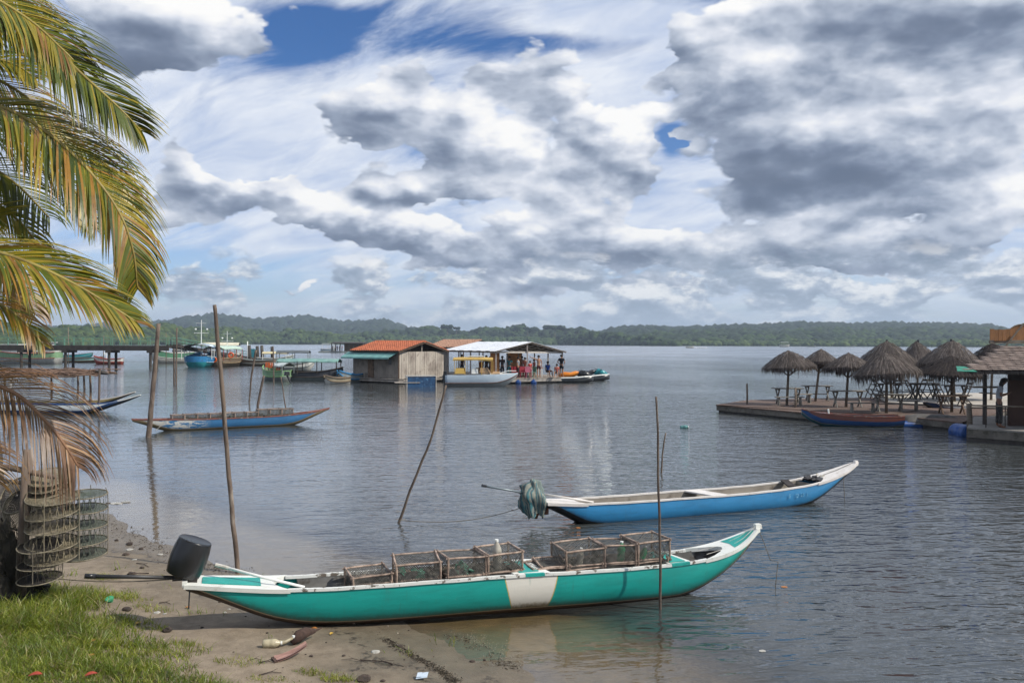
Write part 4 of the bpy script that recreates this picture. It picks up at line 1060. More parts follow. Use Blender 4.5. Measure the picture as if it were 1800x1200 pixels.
thatch_m = mat('thatch', (.105, .092, .086), (.048, .041, .039), 9, .95, .5, stretch=(1, 1, .5), spec=.1, rvar=.3, dirt=((.16, .14, .13), 14, .55, .75))
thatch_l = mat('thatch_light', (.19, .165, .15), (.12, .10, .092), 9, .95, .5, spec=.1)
thatch_k = mat('thatch_brown', (.085, .07, .062), (.05, .042, .038), 9, .95, .5, spec=.1)  # browner strand tone, mixed in among roof and fringe strands
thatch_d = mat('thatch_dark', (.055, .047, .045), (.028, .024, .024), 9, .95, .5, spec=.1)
def thatch_cone(mb, r, h, z0, n_=44, layers=6, fringe=.3, rag=1., seed=0, square=False):
    """overlapping skirts of strands, each strand a narrow two-faced strip"""
    r2 = random.Random(seed)
    def shape(a): return 1 / max(abs(math.cos(a)), abs(math.sin(a))) * .88 if square else 1.
    K = 28
    vs = [(0, 0, z0 + h * .97)]
    for k in range(K):
        a = 6.283 * k / K; vs.append((math.cos(a) * r * .96 * shape(a), math.sin(a) * r * .96 * shape(a), z0 - .02))
    mb.add(vs, [(0, 1 + k, 1 + (k + 1) % K) for k in range(K)] + [tuple(range(K, 0, -1))])
    for L in range(layers):
        f0 = L / layers; f1 = (L + 1.55) / layers
        cnt = int(n_ * (1 + L * .9))
        for k in range(cnt):
            a = 6.283 * (k + r2.uniform(-.5, .5)) / cnt; s_ = shape(a)
            w_ = 6.283 * r * min(f1, 1) / cnt * r2.uniform(.5, 1.0)
            ra, rb = r * f0 * s_, r * min(f1, 1.02) * s_ * r2.uniform(.97, 1.03)
            za = z0 + h * (1 - f0 ** (1.15 + .3 * ((seed * 37) % 10) / 10)) + .05 + .03 * r2.random(); zb = z0 + h * (1 - min(f1, 1.0) ** (1.15 + .3 * ((seed * 37) % 10) / 10)) + .0 + r2.uniform(-.02, .06)
            ca, sa = math.cos(a), math.sin(a); tx, ty = -sa, ca
            sk_ = r2.uniform(-.25, .25) * w_ * 3
            p = [(ra * ca + tx * w_ * .3, ra * sa + ty * w_ * .3, za), (ra * ca - tx * w_ * .3, ra * sa - ty * w_ * .3, za),
                 (rb * ca - tx * (w_ * .6 - sk_), rb * sa - ty * (w_ * .6 - sk_), zb), (rb * ca + tx * (w_ * .4 + sk_), rb * sa + ty * (w_ * .4 + sk_), zb)]
            if L == layers - 1:
                q = fringe * (.45 + .55 * math.sin(a * 3 + seed) ** 2) * r2.uniform(.5, 1.15) * (1 + rag * (r2.random() ** 5)); e = r * 1.04 * s_
                p += [(e * ca - tx * w_ * .15, e * sa - ty * w_ * .15, zb - q), (e * ca + tx * w_ * .1, e * sa + ty * w_ * .1, zb - q * .96)]
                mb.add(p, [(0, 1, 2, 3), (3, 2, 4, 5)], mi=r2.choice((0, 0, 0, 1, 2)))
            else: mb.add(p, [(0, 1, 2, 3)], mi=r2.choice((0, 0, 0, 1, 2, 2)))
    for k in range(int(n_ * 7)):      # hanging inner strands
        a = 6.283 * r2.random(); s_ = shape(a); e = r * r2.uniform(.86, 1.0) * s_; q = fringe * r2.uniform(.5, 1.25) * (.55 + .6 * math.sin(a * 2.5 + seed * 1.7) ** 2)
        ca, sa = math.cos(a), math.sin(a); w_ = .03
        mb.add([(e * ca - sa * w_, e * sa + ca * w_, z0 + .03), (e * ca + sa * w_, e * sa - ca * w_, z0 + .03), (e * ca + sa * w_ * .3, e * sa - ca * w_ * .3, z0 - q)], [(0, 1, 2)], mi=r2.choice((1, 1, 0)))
GU = 'thatched parasols on the floating decks'
def parasol(label, apex, base, eave, rpx, seed, z=DZ, dark=False, square=False, cap=False, fringe=.30, d=None):
    b = at(base[0], base[1], z) if d is None else at(base[0], 700, d=d)
    if d: b.z = z
    dd = b.y
    ap = at(apex[0], apex[1], d=dd); ez = at(apex[0], eave, d=dd).z; r = rpx * dd / FPX * 1.06
    t = thing('thatched_parasol', label, 'parasol', (b.x, b.y, z), 0, GU)
    off = Vector((ap.x - b.x, 0, 0)); hh = ap.z - z; zE = ez - z
    MB().tube([(0, 0, -.02), off * .5 + Vector((.01, 0, hh * .5)), off + Vector((0, 0, hh - .03))], [.065, .058, .045], 8).build('pole', ww, t, smooth=True)
    m = MB(); thatch_cone(m, r, ap.z - ez, 0, 46 if r < 1.5 else 60, 6, fringe, 1.4, seed, square)
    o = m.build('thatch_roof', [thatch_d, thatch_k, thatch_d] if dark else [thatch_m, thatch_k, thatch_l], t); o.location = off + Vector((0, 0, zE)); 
    r4 = random.Random(seed * 7); o.rotation_euler = (r4.uniform(-.09, .09), r4.uniform(-.08, .08) + (math.atan2(off.x, hh) if abs(apex[0] - base[0]) > 6 else 0), r4.uniform(-2, 2)); o.scale = (1, r4.uniform(.88, 1.04), 1)
    base_s = None
    for k in range(4):
        a = k * math.pi / 2 + .6; e = off + Vector((math.cos(a) * r * .72, math.sin(a) * r * .72, zE + (ap.z - ez) * .22)); s0 = off * .7 + Vector((0, 0, zE - .42))
        MB().tube([s0, e], .022, 5).build('strut', ww, t)
    if cap: MB().tube([off + Vector((0, 0, hh - .08)), off + Vector((0, 0, hh + .12))], [.07, .06], 7).build('cap', black_p, t)
    else: MB().tube([off + Vector((0, 0, hh - .05)), off + Vector((.01, 0, hh + .06))], [.035, .02], 6).build('tip', ww, t)
    return t
parasol('leftmost parasol, standing alone at the open end of the brown deck', (1387, 618), (1383, 712), 645, 46, 1)
parasol('small parasol on a leaning pole, second from the open end of the deck', (1443, 615), (1433, 705), 641, 33, 2, fringe=.25)
parasol('third parasol from the open end, low and shallow', (1492, 622), (1487, 716), 648, 43, 3)
parasol('large low parasol with forked struts above the red and blue boat', (1558, 622), (1558, 727), 657, 56, 4, fringe=.42)
parasol('tall black capped parasol right behind the one with forked struts', (1559, 601), (1568, 700), 642, 52, 5, z=DZ, d=43.5, cap=True, fringe=.3, dark=False)
parasol('black capped parasol furthest away between two taller ones', (1614, 601), (1612, 700), 640, 40, 6, z=DZ, d=46, cap=True)
parasol('tall broad black capped parasol behind the folding table', (1672, 600), (1678, 704), 643, 52, 7, z=DZ + .1, d=41, cap=True)
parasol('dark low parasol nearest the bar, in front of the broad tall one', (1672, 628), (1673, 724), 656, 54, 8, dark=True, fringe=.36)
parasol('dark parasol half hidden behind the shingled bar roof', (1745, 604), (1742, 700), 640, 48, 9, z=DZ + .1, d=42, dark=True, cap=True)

# tables and benches
def xleg(mb, x, w, h, t_=.045):
    mb.beam((x, -w, 0), (x, w * .75, h), t_, .07); mb.beam((x + t_, w, 0), (x + t_, -w * .75, h), t_, .07)
def pic_table(label, px, py, L=1.35, rz=0., z=DZ, h=.74, m=wg, W_=.62, group='wooden tables on the floating decks'):
    b = at(px, py, z); t = thing('wooden_table', label, 'table', (b.x, b.y, z), rz, group)
    o0 = None
    for k in range(4):
        y = (k - 1.5) * W_ / 4
        if o0 is None: o0 = MB().box((0, 0, 0), (L, W_ / 4 - .012, .035)).build('board', m, t); o0.location = (0, y, h)
        else: share(o0, 'board', t, (rnd.uniform(-.015, .015), y, h))
    for sx in (-1, 1):
        q = MB(); xleg(q, 0, W_ * .42, h - .02); q.beam((0, -W_ * .4, h - .05), (0, W_ * .4, h - .05), .04, .05); o = q.build('trestle', m, t); o.location = (sx * L * .36, 0, 0)
    MB().beam((-L * .36, 0, h * .45), (L * .36, 0, h * .45), .05, .04).build('stretcher', m, t)
    return t
def bench(label, px, py, L=1.25, rz=0., z=DZ, h=.42, m=wg):
    b = at(px, py, z); t = thing('bench', label, 'bench', (b.x, b.y, z), rz, 'low benches by the deck tables')
    MB().box((0, 0, h), (L, .26, .04)).build('seat', m, t)
    for sx in (-1, 1): MB().box((sx * L * .38, 0, h / 2 - .01), (.07, .2, h - .02), taper=.8).build('leg', m, t)
    return t
pic_table('grey picnic table under the leftmost parasol', 1384, 710, 1.35, .03)
pic_table('picnic table under the small leaning parasol', 1436, 704, 1.4, -.04)
pic_table('picnic table below the third parasol from the open end', 1489, 716, 1.55, .05)
pic_table('pale topped table beneath the large parasol with forked struts', 1562, 724, 1.35, .02)
pic_table('folding table with crossed dark legs in front of the dark low parasol', 1672, 727, 1.2, -.05, m=wbr)
bench('bench in front of the leftmost parasol table', 1388, 714, 1.3, .05)
bench('short bench beside the deck post near the leftmost table', 1412, 708, .9, .3)
bench('bench with a pale seat by the bow of the red and blue boat', 1516, 726, 1.15, .02)
bench('low bench at the right end of the table with forked parasol', 1597, 722, .9, .1)
def fold_chair(label, x, y, z, rz, m, hb=1.0):
    t = thing('folding_chair', label, 'chair', (x, y, z), rz, 'dark wooden chairs and tables on the pale deck')
    MB().box((0, 0, .45), (.42, .40, .03)).build('seat', m, t)
    for sx in (-1, 1):
        MB().beam((sx * .2, .22, 0), (sx * .2, -.2, .45), .035, .04).build('leg', m, t)
        MB().beam((sx * .2, -.24, 0), (sx * .2, .24, hb), .035, .04).build('leg', m, t)
    MB().box((0, .21, hb - .08), (.42, .025, .09)).box((0, .14, hb - .3), (.42, .02, .06)).build('backrest', m, t)
    return t
wch = mat('chair_dark', (.075, .068, .062), (.04, .036, .033), 6, .75, .2, rvar=.3)
cw = ['first from the left', 'second from the left', 'third from the left', 'fourth from the left', 'fifth from the left', 'sixth from the left', 'seventh from the left', 'eighth from the left']
for i, (px, py, rz) in enumerate([(1532, 699, -1.3), (1545, 702, 1.6), (1578, 702, -.4), (1600, 702, 1.5), (1620, 700, -1.4), (1640, 701, .3), (1656, 712, 1.5), (1697, 712, -1.5)]):
    p = at(px, py, DZ + .10 if px > 1570 else DZ); fold_chair('dark folding chair on the decks behind the parasols, %s' % cw[i], p.x, p.y, p.z, rz, wch, 1.0 if i != 7 else 1.05)
for px, lb in ((1562, 'dark crossed leg table at the left of the far chairs'), (1590, 'dark table in the middle of the far chairs'), (1628, 'dark table right of the far chairs'), (1680, 'dark table behind the broad tall parasol')):
    p = at(px, 701, DZ + .1); pic_table(lb, px, 701 if px != 1680 else 706, 1.15, rnd.uniform(-.1, .1), DZ + .1 if px > 1570 else DZ, .78, wch)
def post(name, label, px, py, z0, toppx, r, m, cat='post', group=None, lean=0., below=.0):
    b = at(px, py, z0); tp = at(px + lean, toppx, d=b.y)
    t = MB().tube([(b.x, b.y, z0 - below), ((b.x + tp.x) / 2 + r * .3, b.y, (z0 + tp.z) / 2), (tp.x, b.y, tp.z)], [r, r * .95, r * .85], 8).build(name, m, None, smooth=True)
    return tag(t, label, cat, group)
post('deck_post', 'thin grey post at the open left end of the deck', 1313, 718, DZ - .2, 674, .05, ww)
post('deck_post', 'short post standing on the deck before the leftmost table', 1398, 721, DZ - .1, 681, .05, ww)
post('mooring_post', 'thick weathered mooring post at the corner of the bar deck', 1703, 768, 0, 709, .10, ww, below=1.2)
# rail of the bar deck
t = thing('railing', 'thin rail running from the thick mooring post past the person', 'railing', at(1703, 750, .45))
b0 = t.location; q0 = at(1706, 712, d=b0.y); q1 = at(1840, 716, d=b0.y - 1.2)
MB().tube([q0 - b0, q1 - b0], .028, 6).build('handrail', ww, t)
for px in (1733, 1767): 
    p = at(px, 713, d=b0.y - .3); MB().tube([p - b0, Vector((p.x, p.y, .45)) - b0], .018, 5).build('baluster', wdark, t)
# red and blue boat
rb_h = hull_mat('hull_red_blue', (.012, .055, .17), top=((.14, .05, .038), .30), band=(.02, .10, .13), beige=True, bandh=.10, scuff=.6)
PR_ = dict(s0=-2.0, s1=1.75, in0=-1.75, in1=1.6, g0=-2.0, g1=1.75, gw=.05, gh=.04,
           sheer=smooth_interp((-2.0, .62), (-1.5, .50), (-.6, .42), (.6, .38), (1.75, .40)), keel=smooth_interp((-2.0, .42), (-1.7, .18), (-1.2, -.04), (0, -.1), (1.2, -.1), (1.75, -.02)),
           hb=smooth_interp((-2.0, .05), (-1.5, .24), (-.8, .42), (.2, .52), (1.2, .48), (1.75, .38)), bulge=.05)
c_ = at(1508, 745, 0); e_ = at(1590, 751, 0)
rbo = canoe('rowing_boat', 'small red and blue rowing boat moored at the brown deck', (at(1508,750,0).x, 33.15, 0), -.10, PR_, rb_h, mat('lining_slate', (.17, .18, .20), (.10, .10, .11), 4, .7, .2), red_g, cat='boat')
deck(rbo, PR_, -2.0, -1.0, mat('foredeck_slate', (.20, .22, .26), (.13, .14, .16), 4, .6, .2), 'fore_deck', .03, .02, 0)
MB().box((.0, 0, .33), (.22, .95, .03)).build('thwart', red_g, rbo)
MB().tube([(-1.0, -.1, .46), (-1.02, -.1, .66)], .035, 6).build('bollard', white_p, rbo)
# second covered skiff and blue pipe at the deck corner
sk_h = mat('tarp_grey', (.10, .095, .09), (.06, .057, .055), 4, .85, .3)
c_ = at(1648, 746, .1); t = thing('covered_skiff', 'grey tarpaulin heap lying over the deck corner by the blue float', 'tarpaulin', (c_.x, c_.y + .5, 0), -.06)
vs, fs = [], []; r2 = random.Random(8)
for i in range(13):
    for j in range(7):
        x = (i / 12 - .5) * 2.3; y = (j / 6 - .5) * 1.1; e = (1 - abs(y / .55) ** 4) * (1 - abs(x / 1.15) ** 4)
        vs.append((x, y, .12 + .33 * max(e, 0) ** .5 + r2.uniform(-.02, .02)))
for i in range(12):
    for j in range(6): fs.append((i * 7 + j, (i + 1) * 7 + j, (i + 1) * 7 + j + 1, i * 7 + j + 1))
MB().add(vs, fs).build('cover', sk_h, t, smooth=True)
MB().box((0, 0, .05), (2.2, 1.0, .3)).build('float_block', wdark, t)
def barrel(label, px, py, z, r=.27, L=.85, axis_='y', m=blue_b, d=None, group='blue plastic barrel floats', up_=False):
    c_ = at(px, py, z) if d is None else at(px, py, d=d)
    t = thing('barrel', label, 'barrel', (c_.x, c_.y, c_.z), 0, group)
    p = [(r * .9, -L / 2), (r * .97, -L / 2 + .03), (r, -L * .3), (r * 1.03, -L * .16), (r, -L * .13), (r, L * .13), (r * 1.03, L * .16), (r, L * .3), (r * .97, L / 2 - .03), (r * .9, L / 2)]
    Mx = Matrix.Identity(4) if up_ else Matrix.Rotation(math.pi / 2, 4, 'X' if axis_ == 'y' else 'Y')
    MB().lathe(p, 18, Mx).build('shell', m, t, smooth=True)
    MB().lathe([(.03, 0), (.03, .02)], 8, Mx @ Matrix.Translation((r * .5, 0, L / 2))).build('bung', black_p, t)
    return t
barrel('long blue float at the stern of the red and blue boat', 1600, 747, .06, .16, 1.7, 'x')
barrel('round blue barrel end beside the thick mooring post', 1692, 760, .10, .30, .9)
barrel('light blue barrel at the right picture edge under the bar deck', 1803, 767, .10, .30, .9, m=mat('blue_barrel_light', (.02, .20, .42), (.015, .13, .30), 3, .4, .05))
# small white and blue skiff between the decks
c_ = at(1752, 733, .1)
PS = dict(s0=-2.2, s1=2.2, in0=-1.9, in1=1.9, g0=-2.2, g1=2.2, gw=.04, gh=.03, sheer=smooth_interp((-2.2, .62), (-1, .46), (2.2, .40)), keel=smooth_interp((-2.2, .5), (-1.5, .05), (0, -.08), (2.2, -.02)), hb=smooth_interp((-2.2, .05), (-1.2, .38), (0, .5), (2.2, .4)))
sk = canoe('rowing_boat', 'dark blue skiff with pale edge moored between deck and bar', (c_.x, c_.y + 2.0, 0), .05, PS, hull_mat('hull_navy_skiff', (.012, .035, .09), top=((.45, .47, .48), .36), band=(.02, .02, .02), beige=False), lin_g, gun_b, cat='boat')
thwart(sk, PS, .2, .5, 0, gun_b)
# bar building
c_ = at(1775, 753, .45)
bar = thing('bar_building', 'brown bar hut with a shingled roof at the right picture edge', 'building', (c_.x, c_.y, .45))
wl = mat('bar_wall', (.045, .020, .013), (.028, .013, .009), 2, .75, .2)
xL = at(1772, 700, d=c_.y + .9).x - c_.x
H_ = 2.05
MB().box((xL + 3.0, .9, H_ / 2), (6.0, .08, H_)).build('wall', wl, bar)
MB().beam((xL + .04, .9, H_ / 2), (xL + 2.3, 4.6, H_ / 2), .08, H_).build('wall', wl, bar)
MB().box((xL + 3.0, .55, H_ - .25), (6, .6, .5)).build('lintel', mat('bar_dark', (.03, .018, .014), (.02, .012, .01), 3, .8, .1), bar)
for i in range(9):
    MB().beam((xL + .18 + i * .33, .84, 1.72), (xL + .18 + i * .33, .84, 1.98), .03, .2).build('slat', wbr, bar)
xr0 = at(1692, 653, d=c_.y - .9); zE = xr0.z - .45; x0 = xr0.x - c_.x
rp = at(1768, 611, d=c_.y + 2.3); zR = rp.z - .45; xr = rp.x - c_.x
shin = mat('roof_shingle', (.21, .165, .14), (.12, .09, .08), 7, .9, .5, rvar=.5, dirt=((.29, .25, .22), 9, .55, .72))
E0 = Vector((x0, -1.0, zE)); E1 = Vector((x0 + 9.5, -1.0, zE)); R0 = Vector((xr, 2.3, zR)); R1 = Vector((x0 + 9.5, 2.3, zR)); B0 = Vector((x0 + 4.6, 5.6, zE)); B1 = Vector((x0 + 9.5, 5.6, zE))
m_ = MB(); m_.add([E0, E1, R1, R0, B0, B1], [(0, 1, 2, 3), (4, 3, 2, 5), (0, 3, 4)]); rf = m_.build('roof', thatch_d, bar)
sh0 = None; rows = 13
lowmb = MB()
for r_ in range(rows):
    f = r_ / rows; a = E0.lerp(R0, f); b_ = Vector((min(E0.x + 4.4, E1.x), a.y, a.z)); wtot = b_.x - a.x; nn_ = int(wtot / .30)
    sl = (R0 - E0); pitch = math.atan2(zR - zE, 3.3)
    for k in range(nn_):
        c0 = Vector((a.x + .1 + (k + .5 * (r_ % 2)) * .30, a.y + .11, a.z + .06 + .02))
        if sh0 is None: sh0 = MB().box((0, 0, 0), (.275, .36, .028)).build('shingle', shin, rf); o = sh0
        else: o = share(sh0, 'shingle', rf)
        o.location = c0 + Vector((rnd.uniform(-.02, .02), rnd.uniform(-.02, .02), rnd.uniform(0, .012))); o.rotation_euler = (pitch - .12, rnd.uniform(-.03, .03), rnd.uniform(-.06, .06))
m_ = MB(); r2 = random.Random(12)
for k in range(170):
    x = x0 + k / 170 * 9.4; m_.add([(x, -1.02, zE + .03), (x + .06, -1.02, zE + .03), (x + .04 + r2.uniform(-.02, .02), -1.04, zE - r2.uniform(.04, .14))], [(0, 1, 2)])
m_.build('eave_fringe', thatch_m, rf)
MB().beam((x0 + .2, -.95, zE - .04), (x0 + 9, -.95, zE - .04), .07, .07).build('eave_beam', wdark, bar)
for px in (1731,):
    q = at(px, 700, d=c_.y + 1.4); MB().tube([(q.x - c_.x, 1.4, 0), (q.x - c_.x, 1.4, zE + .4)], .07, 8).build('post', wdark, bar)
MB().beam((at(1706, 680, d=c_.y + 1.4).x - c_.x, 1.35, at(1706, 680, d=c_.y + 1.4).z - .45), (xL, 1.35, at(1771, 680, d=c_.y + 1.4).z - .45), .3, .05).build('counter', ww, bar)
MB().beam((at(1722, 688, d=c_.y + 1.4).x - c_.x, 1.3, at(1722, 690, d=c_.y + 1.4).z - .45), (xL, 1.3, at(1771, 692, d=c_.y + 1.4).z - .45), .3, .04).build('shelf', wg, bar)
gt_ = mat('green_tarp', (.03, .22, .15), (.02, .13, .10), 5, .7, .2)
a_ = at(1683, 652, d=c_.y - 1.2); 
tag(MB().slab([(a_.x, a_.y, a_.z), (a_.x + .62, a_.y, a_.z - .01), (a_.x + .5, a_.y + .5, a_.z + .13), (a_.x + .22, a_.y + .5, a_.z + .14)], .02).build('tarp_scrap', gt_), 'scrap of green tarpaulin on the left eave corner of the bar roof', 'tarpaulin')
a_ = at(1790, 614, d=c_.y + 2.1)
tag(MB().slab([(a_.x, a_.y, a_.z), (a_.x + .8, a_.y, a_.z), (a_.x + .8, a_.y + .4, a_.z + .12), (a_.x + .15, a_.y + .4, a_.z + .12)], .02).build('tarp_scrap', gt_), 'scrap of green tarpaulin on the bar roof ridge at the picture edge', 'tarpaulin')
# wooden sign boards standing on the ridge
bw = mat('orange_board', (.26, .12, .045), (.15, .07, .03), 4, .75, .3, stretch=(3, 1, .6), rvar=.25)
sg = thing('sign_board', 'orange brown wooden boards standing on the bar roof ridge', 'sign', at(1758, 598, d=c_.y + 2.6))
sb = None
w_ = 36 * (c_.y + 2.6) / FPX / 5; hh = 20 * (c_.y + 2.6) / FPX
for k in range(5):
    o = sb = (MB().box((0, 0, hh / 2), (w_ * .95, .04, hh)).build('board', bw, sg)) if sb is None else share(sb, 'board', sg)
    o.location = (-w_ * 2 + k * w_, 0, -.03 + .03 * rnd.random()); o.rotation_euler = (0, rnd.uniform(-.03, .03), 0)
MB().box((.35, .05, -.06), (1.4, .1, .10)).build('base_board', ww, sg)
MB().tube([(-.1, -.1, -.5), (.78, -.1, .6)], .03, 6).build('brace', ww, sg)
sg2 = thing('sign_board', 'half round orange board beside the straight boards on the ridge', 'sign', at(1796, 598, d=c_.y + 2.7))
pts = [(math.cos(a) * .60, math.sin(a) * .56) for a in np.linspace(0, math.pi, 15)]
m_ = MB(); m_.plate(pts, -.02, .02, M=Matrix.Rotation(math.pi / 2, 4, 'X')); m_.build('disc', bw, sg2, recalc=True)
m_ = MB(); m_.tube([(math.cos(a) * .61, -.03, math.sin(a) * .57) for a in np.linspace(0, math.pi, 15)], .02, 5); m_.build('rim', ww, sg2)
person('person in a grey top and dark flowered trousers looking down by the rail', at(1756, 751, .45), R(65), skin_a, cloth((.34, .36, .39)), mat('flowered_trousers', (.02, .02, .022), (.14, .13, .11), 26, .85, .1, th=(.58, .64)), H=1.62, arms='front', fingers=True, bow=.35, trousers=True, long_hair=True)
# ================================================================ centre: tiled hut on a raft
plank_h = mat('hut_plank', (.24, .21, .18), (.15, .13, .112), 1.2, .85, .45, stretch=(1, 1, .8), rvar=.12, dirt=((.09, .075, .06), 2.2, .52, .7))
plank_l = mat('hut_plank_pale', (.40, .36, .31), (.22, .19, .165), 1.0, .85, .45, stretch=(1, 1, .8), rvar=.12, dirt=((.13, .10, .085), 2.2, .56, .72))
tile_m = mat('roof_tile', (.40, .12, .055), (.27, .085, .045), 2.5, .8, .2, rvar=.25, dirt=((.17, .08, .05), 5, .58, .75))
hutA = Vector((-8.78, 66.3, 0)); rzh = math.atan2(.6, -.8)     # local +x runs along the shaded wall (left), +y along ... the gable
hut = thing('floating_hut', 'plank hut with an orange tiled roof floating on a raft', 'building', hutA, 0)
ex = Vector((-.8, .6, 0)); ey = Vector((.6, .8, 0))
def hp(a, b, z): v = ex * a + ey * b; return Vector((v.x, v.y, z))
LA, LC, BZ, WZ = 5.14, 5.2, .38, 2.47
def board_wall(par, fn, L, n_, z0, ztop, m, nm='plank', skip=None):
    """upright boards; fn(t, off) -> point on the wall line; ztop(t)"""
    for k in range(n_):
        a, b = k / n_, (k + 1) / n_ - .0035
        if skip and skip(k): continue
        za, zb = ztop(a), ztop(b); j = rnd.uniform(0, .03); lo = z0 + rnd.uniform(-.05, .02)
        p = [fn(a, j), fn(b, j), fn(b, j), fn(a, j)]
        vs = [Vector((q.x, q.y, z)) for q, z in zip(p, (lo, lo, zb, za))]
        MB().slab(vs, -.03).build(nm, m, par, recalc=True)
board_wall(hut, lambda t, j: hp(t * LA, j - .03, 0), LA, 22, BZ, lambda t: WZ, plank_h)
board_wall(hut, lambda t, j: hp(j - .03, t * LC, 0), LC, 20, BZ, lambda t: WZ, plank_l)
MB().beam(hp(0, 0, BZ), hp(0, 0, WZ), .09, .09, (1, 0, 0)).build('corner_post', wbr, hut)
for a, b in (((LA, LC), (0, LC)), ((LA, 0), (LA, LC))):
    q0, q1 = hp(a[0], a[1], BZ), hp(b[0], b[1], BZ)
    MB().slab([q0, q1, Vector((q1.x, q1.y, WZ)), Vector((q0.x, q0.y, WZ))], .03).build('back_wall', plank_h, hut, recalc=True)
MB().beam(hp(-.02, LC * .99, WZ - .05), hp(-.06, LC * .45, BZ + .5), .07, .03).build('brace_board', plank_l, hut)
MB().slab([hp(1.05, -.05, 1.45), hp(.78, -.05, 1.45), hp(.78, -.05, 1.95), hp(1.05, -.05, 1.95)], .02).build('window_opening', black_p, hut, recalc=True)
MB().slab([hp(3.4, -.05, 1.85), hp(2.9, -.05, 1.85), hp(2.9, -.05, 2.2), hp(3.4, -.05, 2.2)], .02).build('window_opening', black_p, hut, recalc=True)
MB().slab([hp(3.4, -.06, .42), hp(2.75, -.06, .42), hp(2.75, -.06, 1.8), hp(3.4, -.06, 1.8)], .03).build('door', wbr, hut, recalc=True)
RZ = 3.25; ov = .35
# roof: ridge parallel to the shaded wall
def tiles(par, o, u, L, vdir, n_u, n_v, m, name='tile'):
    """rows of half round tiles on a slope: o corner at eave, u along eave, vdir up the slope (full vector)"""
    un = u.normalized(); vn = vdir.normalized(); nn_ = un.cross(vn).normalized()
    if nn_.z < 0: nn_ = -nn_
    rows = []
    for j in range(n_v):
        mb = MB()
        for i in range(n_u):
            w_ = L / n_u; c0 = o + un * (i + .5) * w_ + vdir * (j / n_v) + nn_ * (.02 + rnd.uniform(0, .012))
            ln = vdir.length / n_v * 1.18; r_ = w_ * .46
            vs = []
            for f, e in ((0, 1.), (1, .82)):
                for a in (0, .5, 1):
                    th = math.pi * a
                    vs.append(c0 + un * math.cos(th) * r_ * e + nn_ * (math.sin(th) * r_ * .75 * e + (.03 if f == 0 else 0)) + vn * ln * f)
            mb.add(vs, [(0, 1, 4, 3), (1, 2, 5, 4), (2, 1, 0)])
        o_ = mb.build(name + '_row', m, par)
        rows.append(o_)
    return rows
apex0 = hp(-ov, LC / 2, RZ); apex1 = hp(LA + .1, LC / 2, RZ)
e0 = hp(-ov, -ov, WZ + .02); e1 = hp(LA + .1, -ov, WZ + .02); f0 = hp(-ov, LC + ov, WZ + .0); f1 = hp(LA + .1, LC + ov, WZ)
rf = MB().slab([e1, e0, apex0, apex1], .05).slab([f0, f1, apex1, apex0], .05).build('roof', wdark, hut, recalc=True)
tiles(rf, e0, e1 - e0, (e1 - e0).length, apex0 - e0, 26, 13, tile_m)
tiles(rf, f0, f1 - f0, (f1 - f0).length, apex0 - f0, 26, 10, tile_m)
MB().tube([apex0 + Vector((0, 0, .03)), (apex0 + apex1) / 2 + Vector((0, 0, .02)), apex1 + Vector((0, 0, .03))], .10, 7).build('ridge_tiles', tile_m, rf)
MB().beam(hp(0, LC / 2, WZ), hp(0, LC / 2, RZ - .08), .08, .08, (1, 0, 0)).build('king_post', plank_l, hut)
for s_ in (-1, 1): MB().beam(hp(-.3, LC / 2, RZ - .06), hp(-.3, LC / 2 + s_ * (LC / 2 + ov), WZ - .04), .05, .12).build('bargeboard', wbr, hut)
gab = MB(); gab.slab([hp(.9, .1, WZ), hp(.9, LC - .1, WZ), hp(.9, LC / 2, RZ - .1), hp(.9, LC / 2 - .01, RZ - .1)], .02).build('gable_back', wdark, hut, recalc=True)
aw = mat('awning_teal', (.15, .33, .31), (.10, .23, .22), 2, .7, .2, dirt=((.28, .38, .36), 4, .55, .7))
MB().slab([hp(LA + .5, -.9, 2.02), hp(.25, -.9, 2.02), hp(.0, -.1, 2.42), hp(LA + .5, -.1, 2.42)], .03).build('awning', aw, hut, recalc=True)
MB().slab([hp(LA + .5, -.92, 1.90), hp(.25, -.92, 1.90), hp(.25, -.90, 2.01), hp(LA + .5, -.90, 2.01)], .02).build('awning_valance', aw, hut, recalc=True)
rft = MB(); rft.slab([hp(LA + .1, -.35, .30), hp(-.3, -.35, .30), hp(-.3, LC + .2, .30), hp(LA + .1, LC + .2, .30)], .14); rft.build('raft', mat('raft_planks', (.24, .215, .19), (.14, .125, .11), 3, .8, .3), hut, recalc=True)
MB().slab([hp(LA, -.2, .14), hp(-.1, -.2, .14), hp(-.1, LC, .14), hp(LA, LC, .14)], .5).build('float', wdark, hut, recalc=True)
MB().beam(hp(LA, -.4, .33), hp(-1.0, -.42, .33), .12, .05).beam(hp(LA, -.43, .18), hp(-.4, -.43, .18), .08, .08).build('kerb_plank', plank_l, hut)

# second house behind, tan roof
tan_m = mat('tan_roof', (.36, .215, .15), (.26, .155, .11), 3, .85, .2, dirt=((.16, .10, .08), 6, .58, .75))
h2_ = thing('floating_hut', 'second hut behind the tiled one with a dusty tan roof', 'building', (-5.6, 77.5, 0))
a, b = hp(3.1, 0, 2.72), hp(-1.6, 0, 2.72); c_, d_ = hp(-1.6, 2.6, 3.42), hp(3.1, 2.6, 3.42); g_, i_ = hp(-1.6, 5.2, 2.72), hp(3.1, 5.2, 2.72)
r2f = MB().slab([a, b, c_, d_], .05).slab([g_, i_, d_, c_], .05).build('roof', wdark, h2_, recalc=True)
tiles(r2f, b, a - b, (a - b).length, c_ - b, 24, 10, tan_m)
MB().slab([hp(2.9, .3, .4), hp(.6, .3, .4), hp(.6, .3, 2.68), hp(2.9, .3, 2.68)], .04).build('wall', plank_h, h2_, recalc=True)
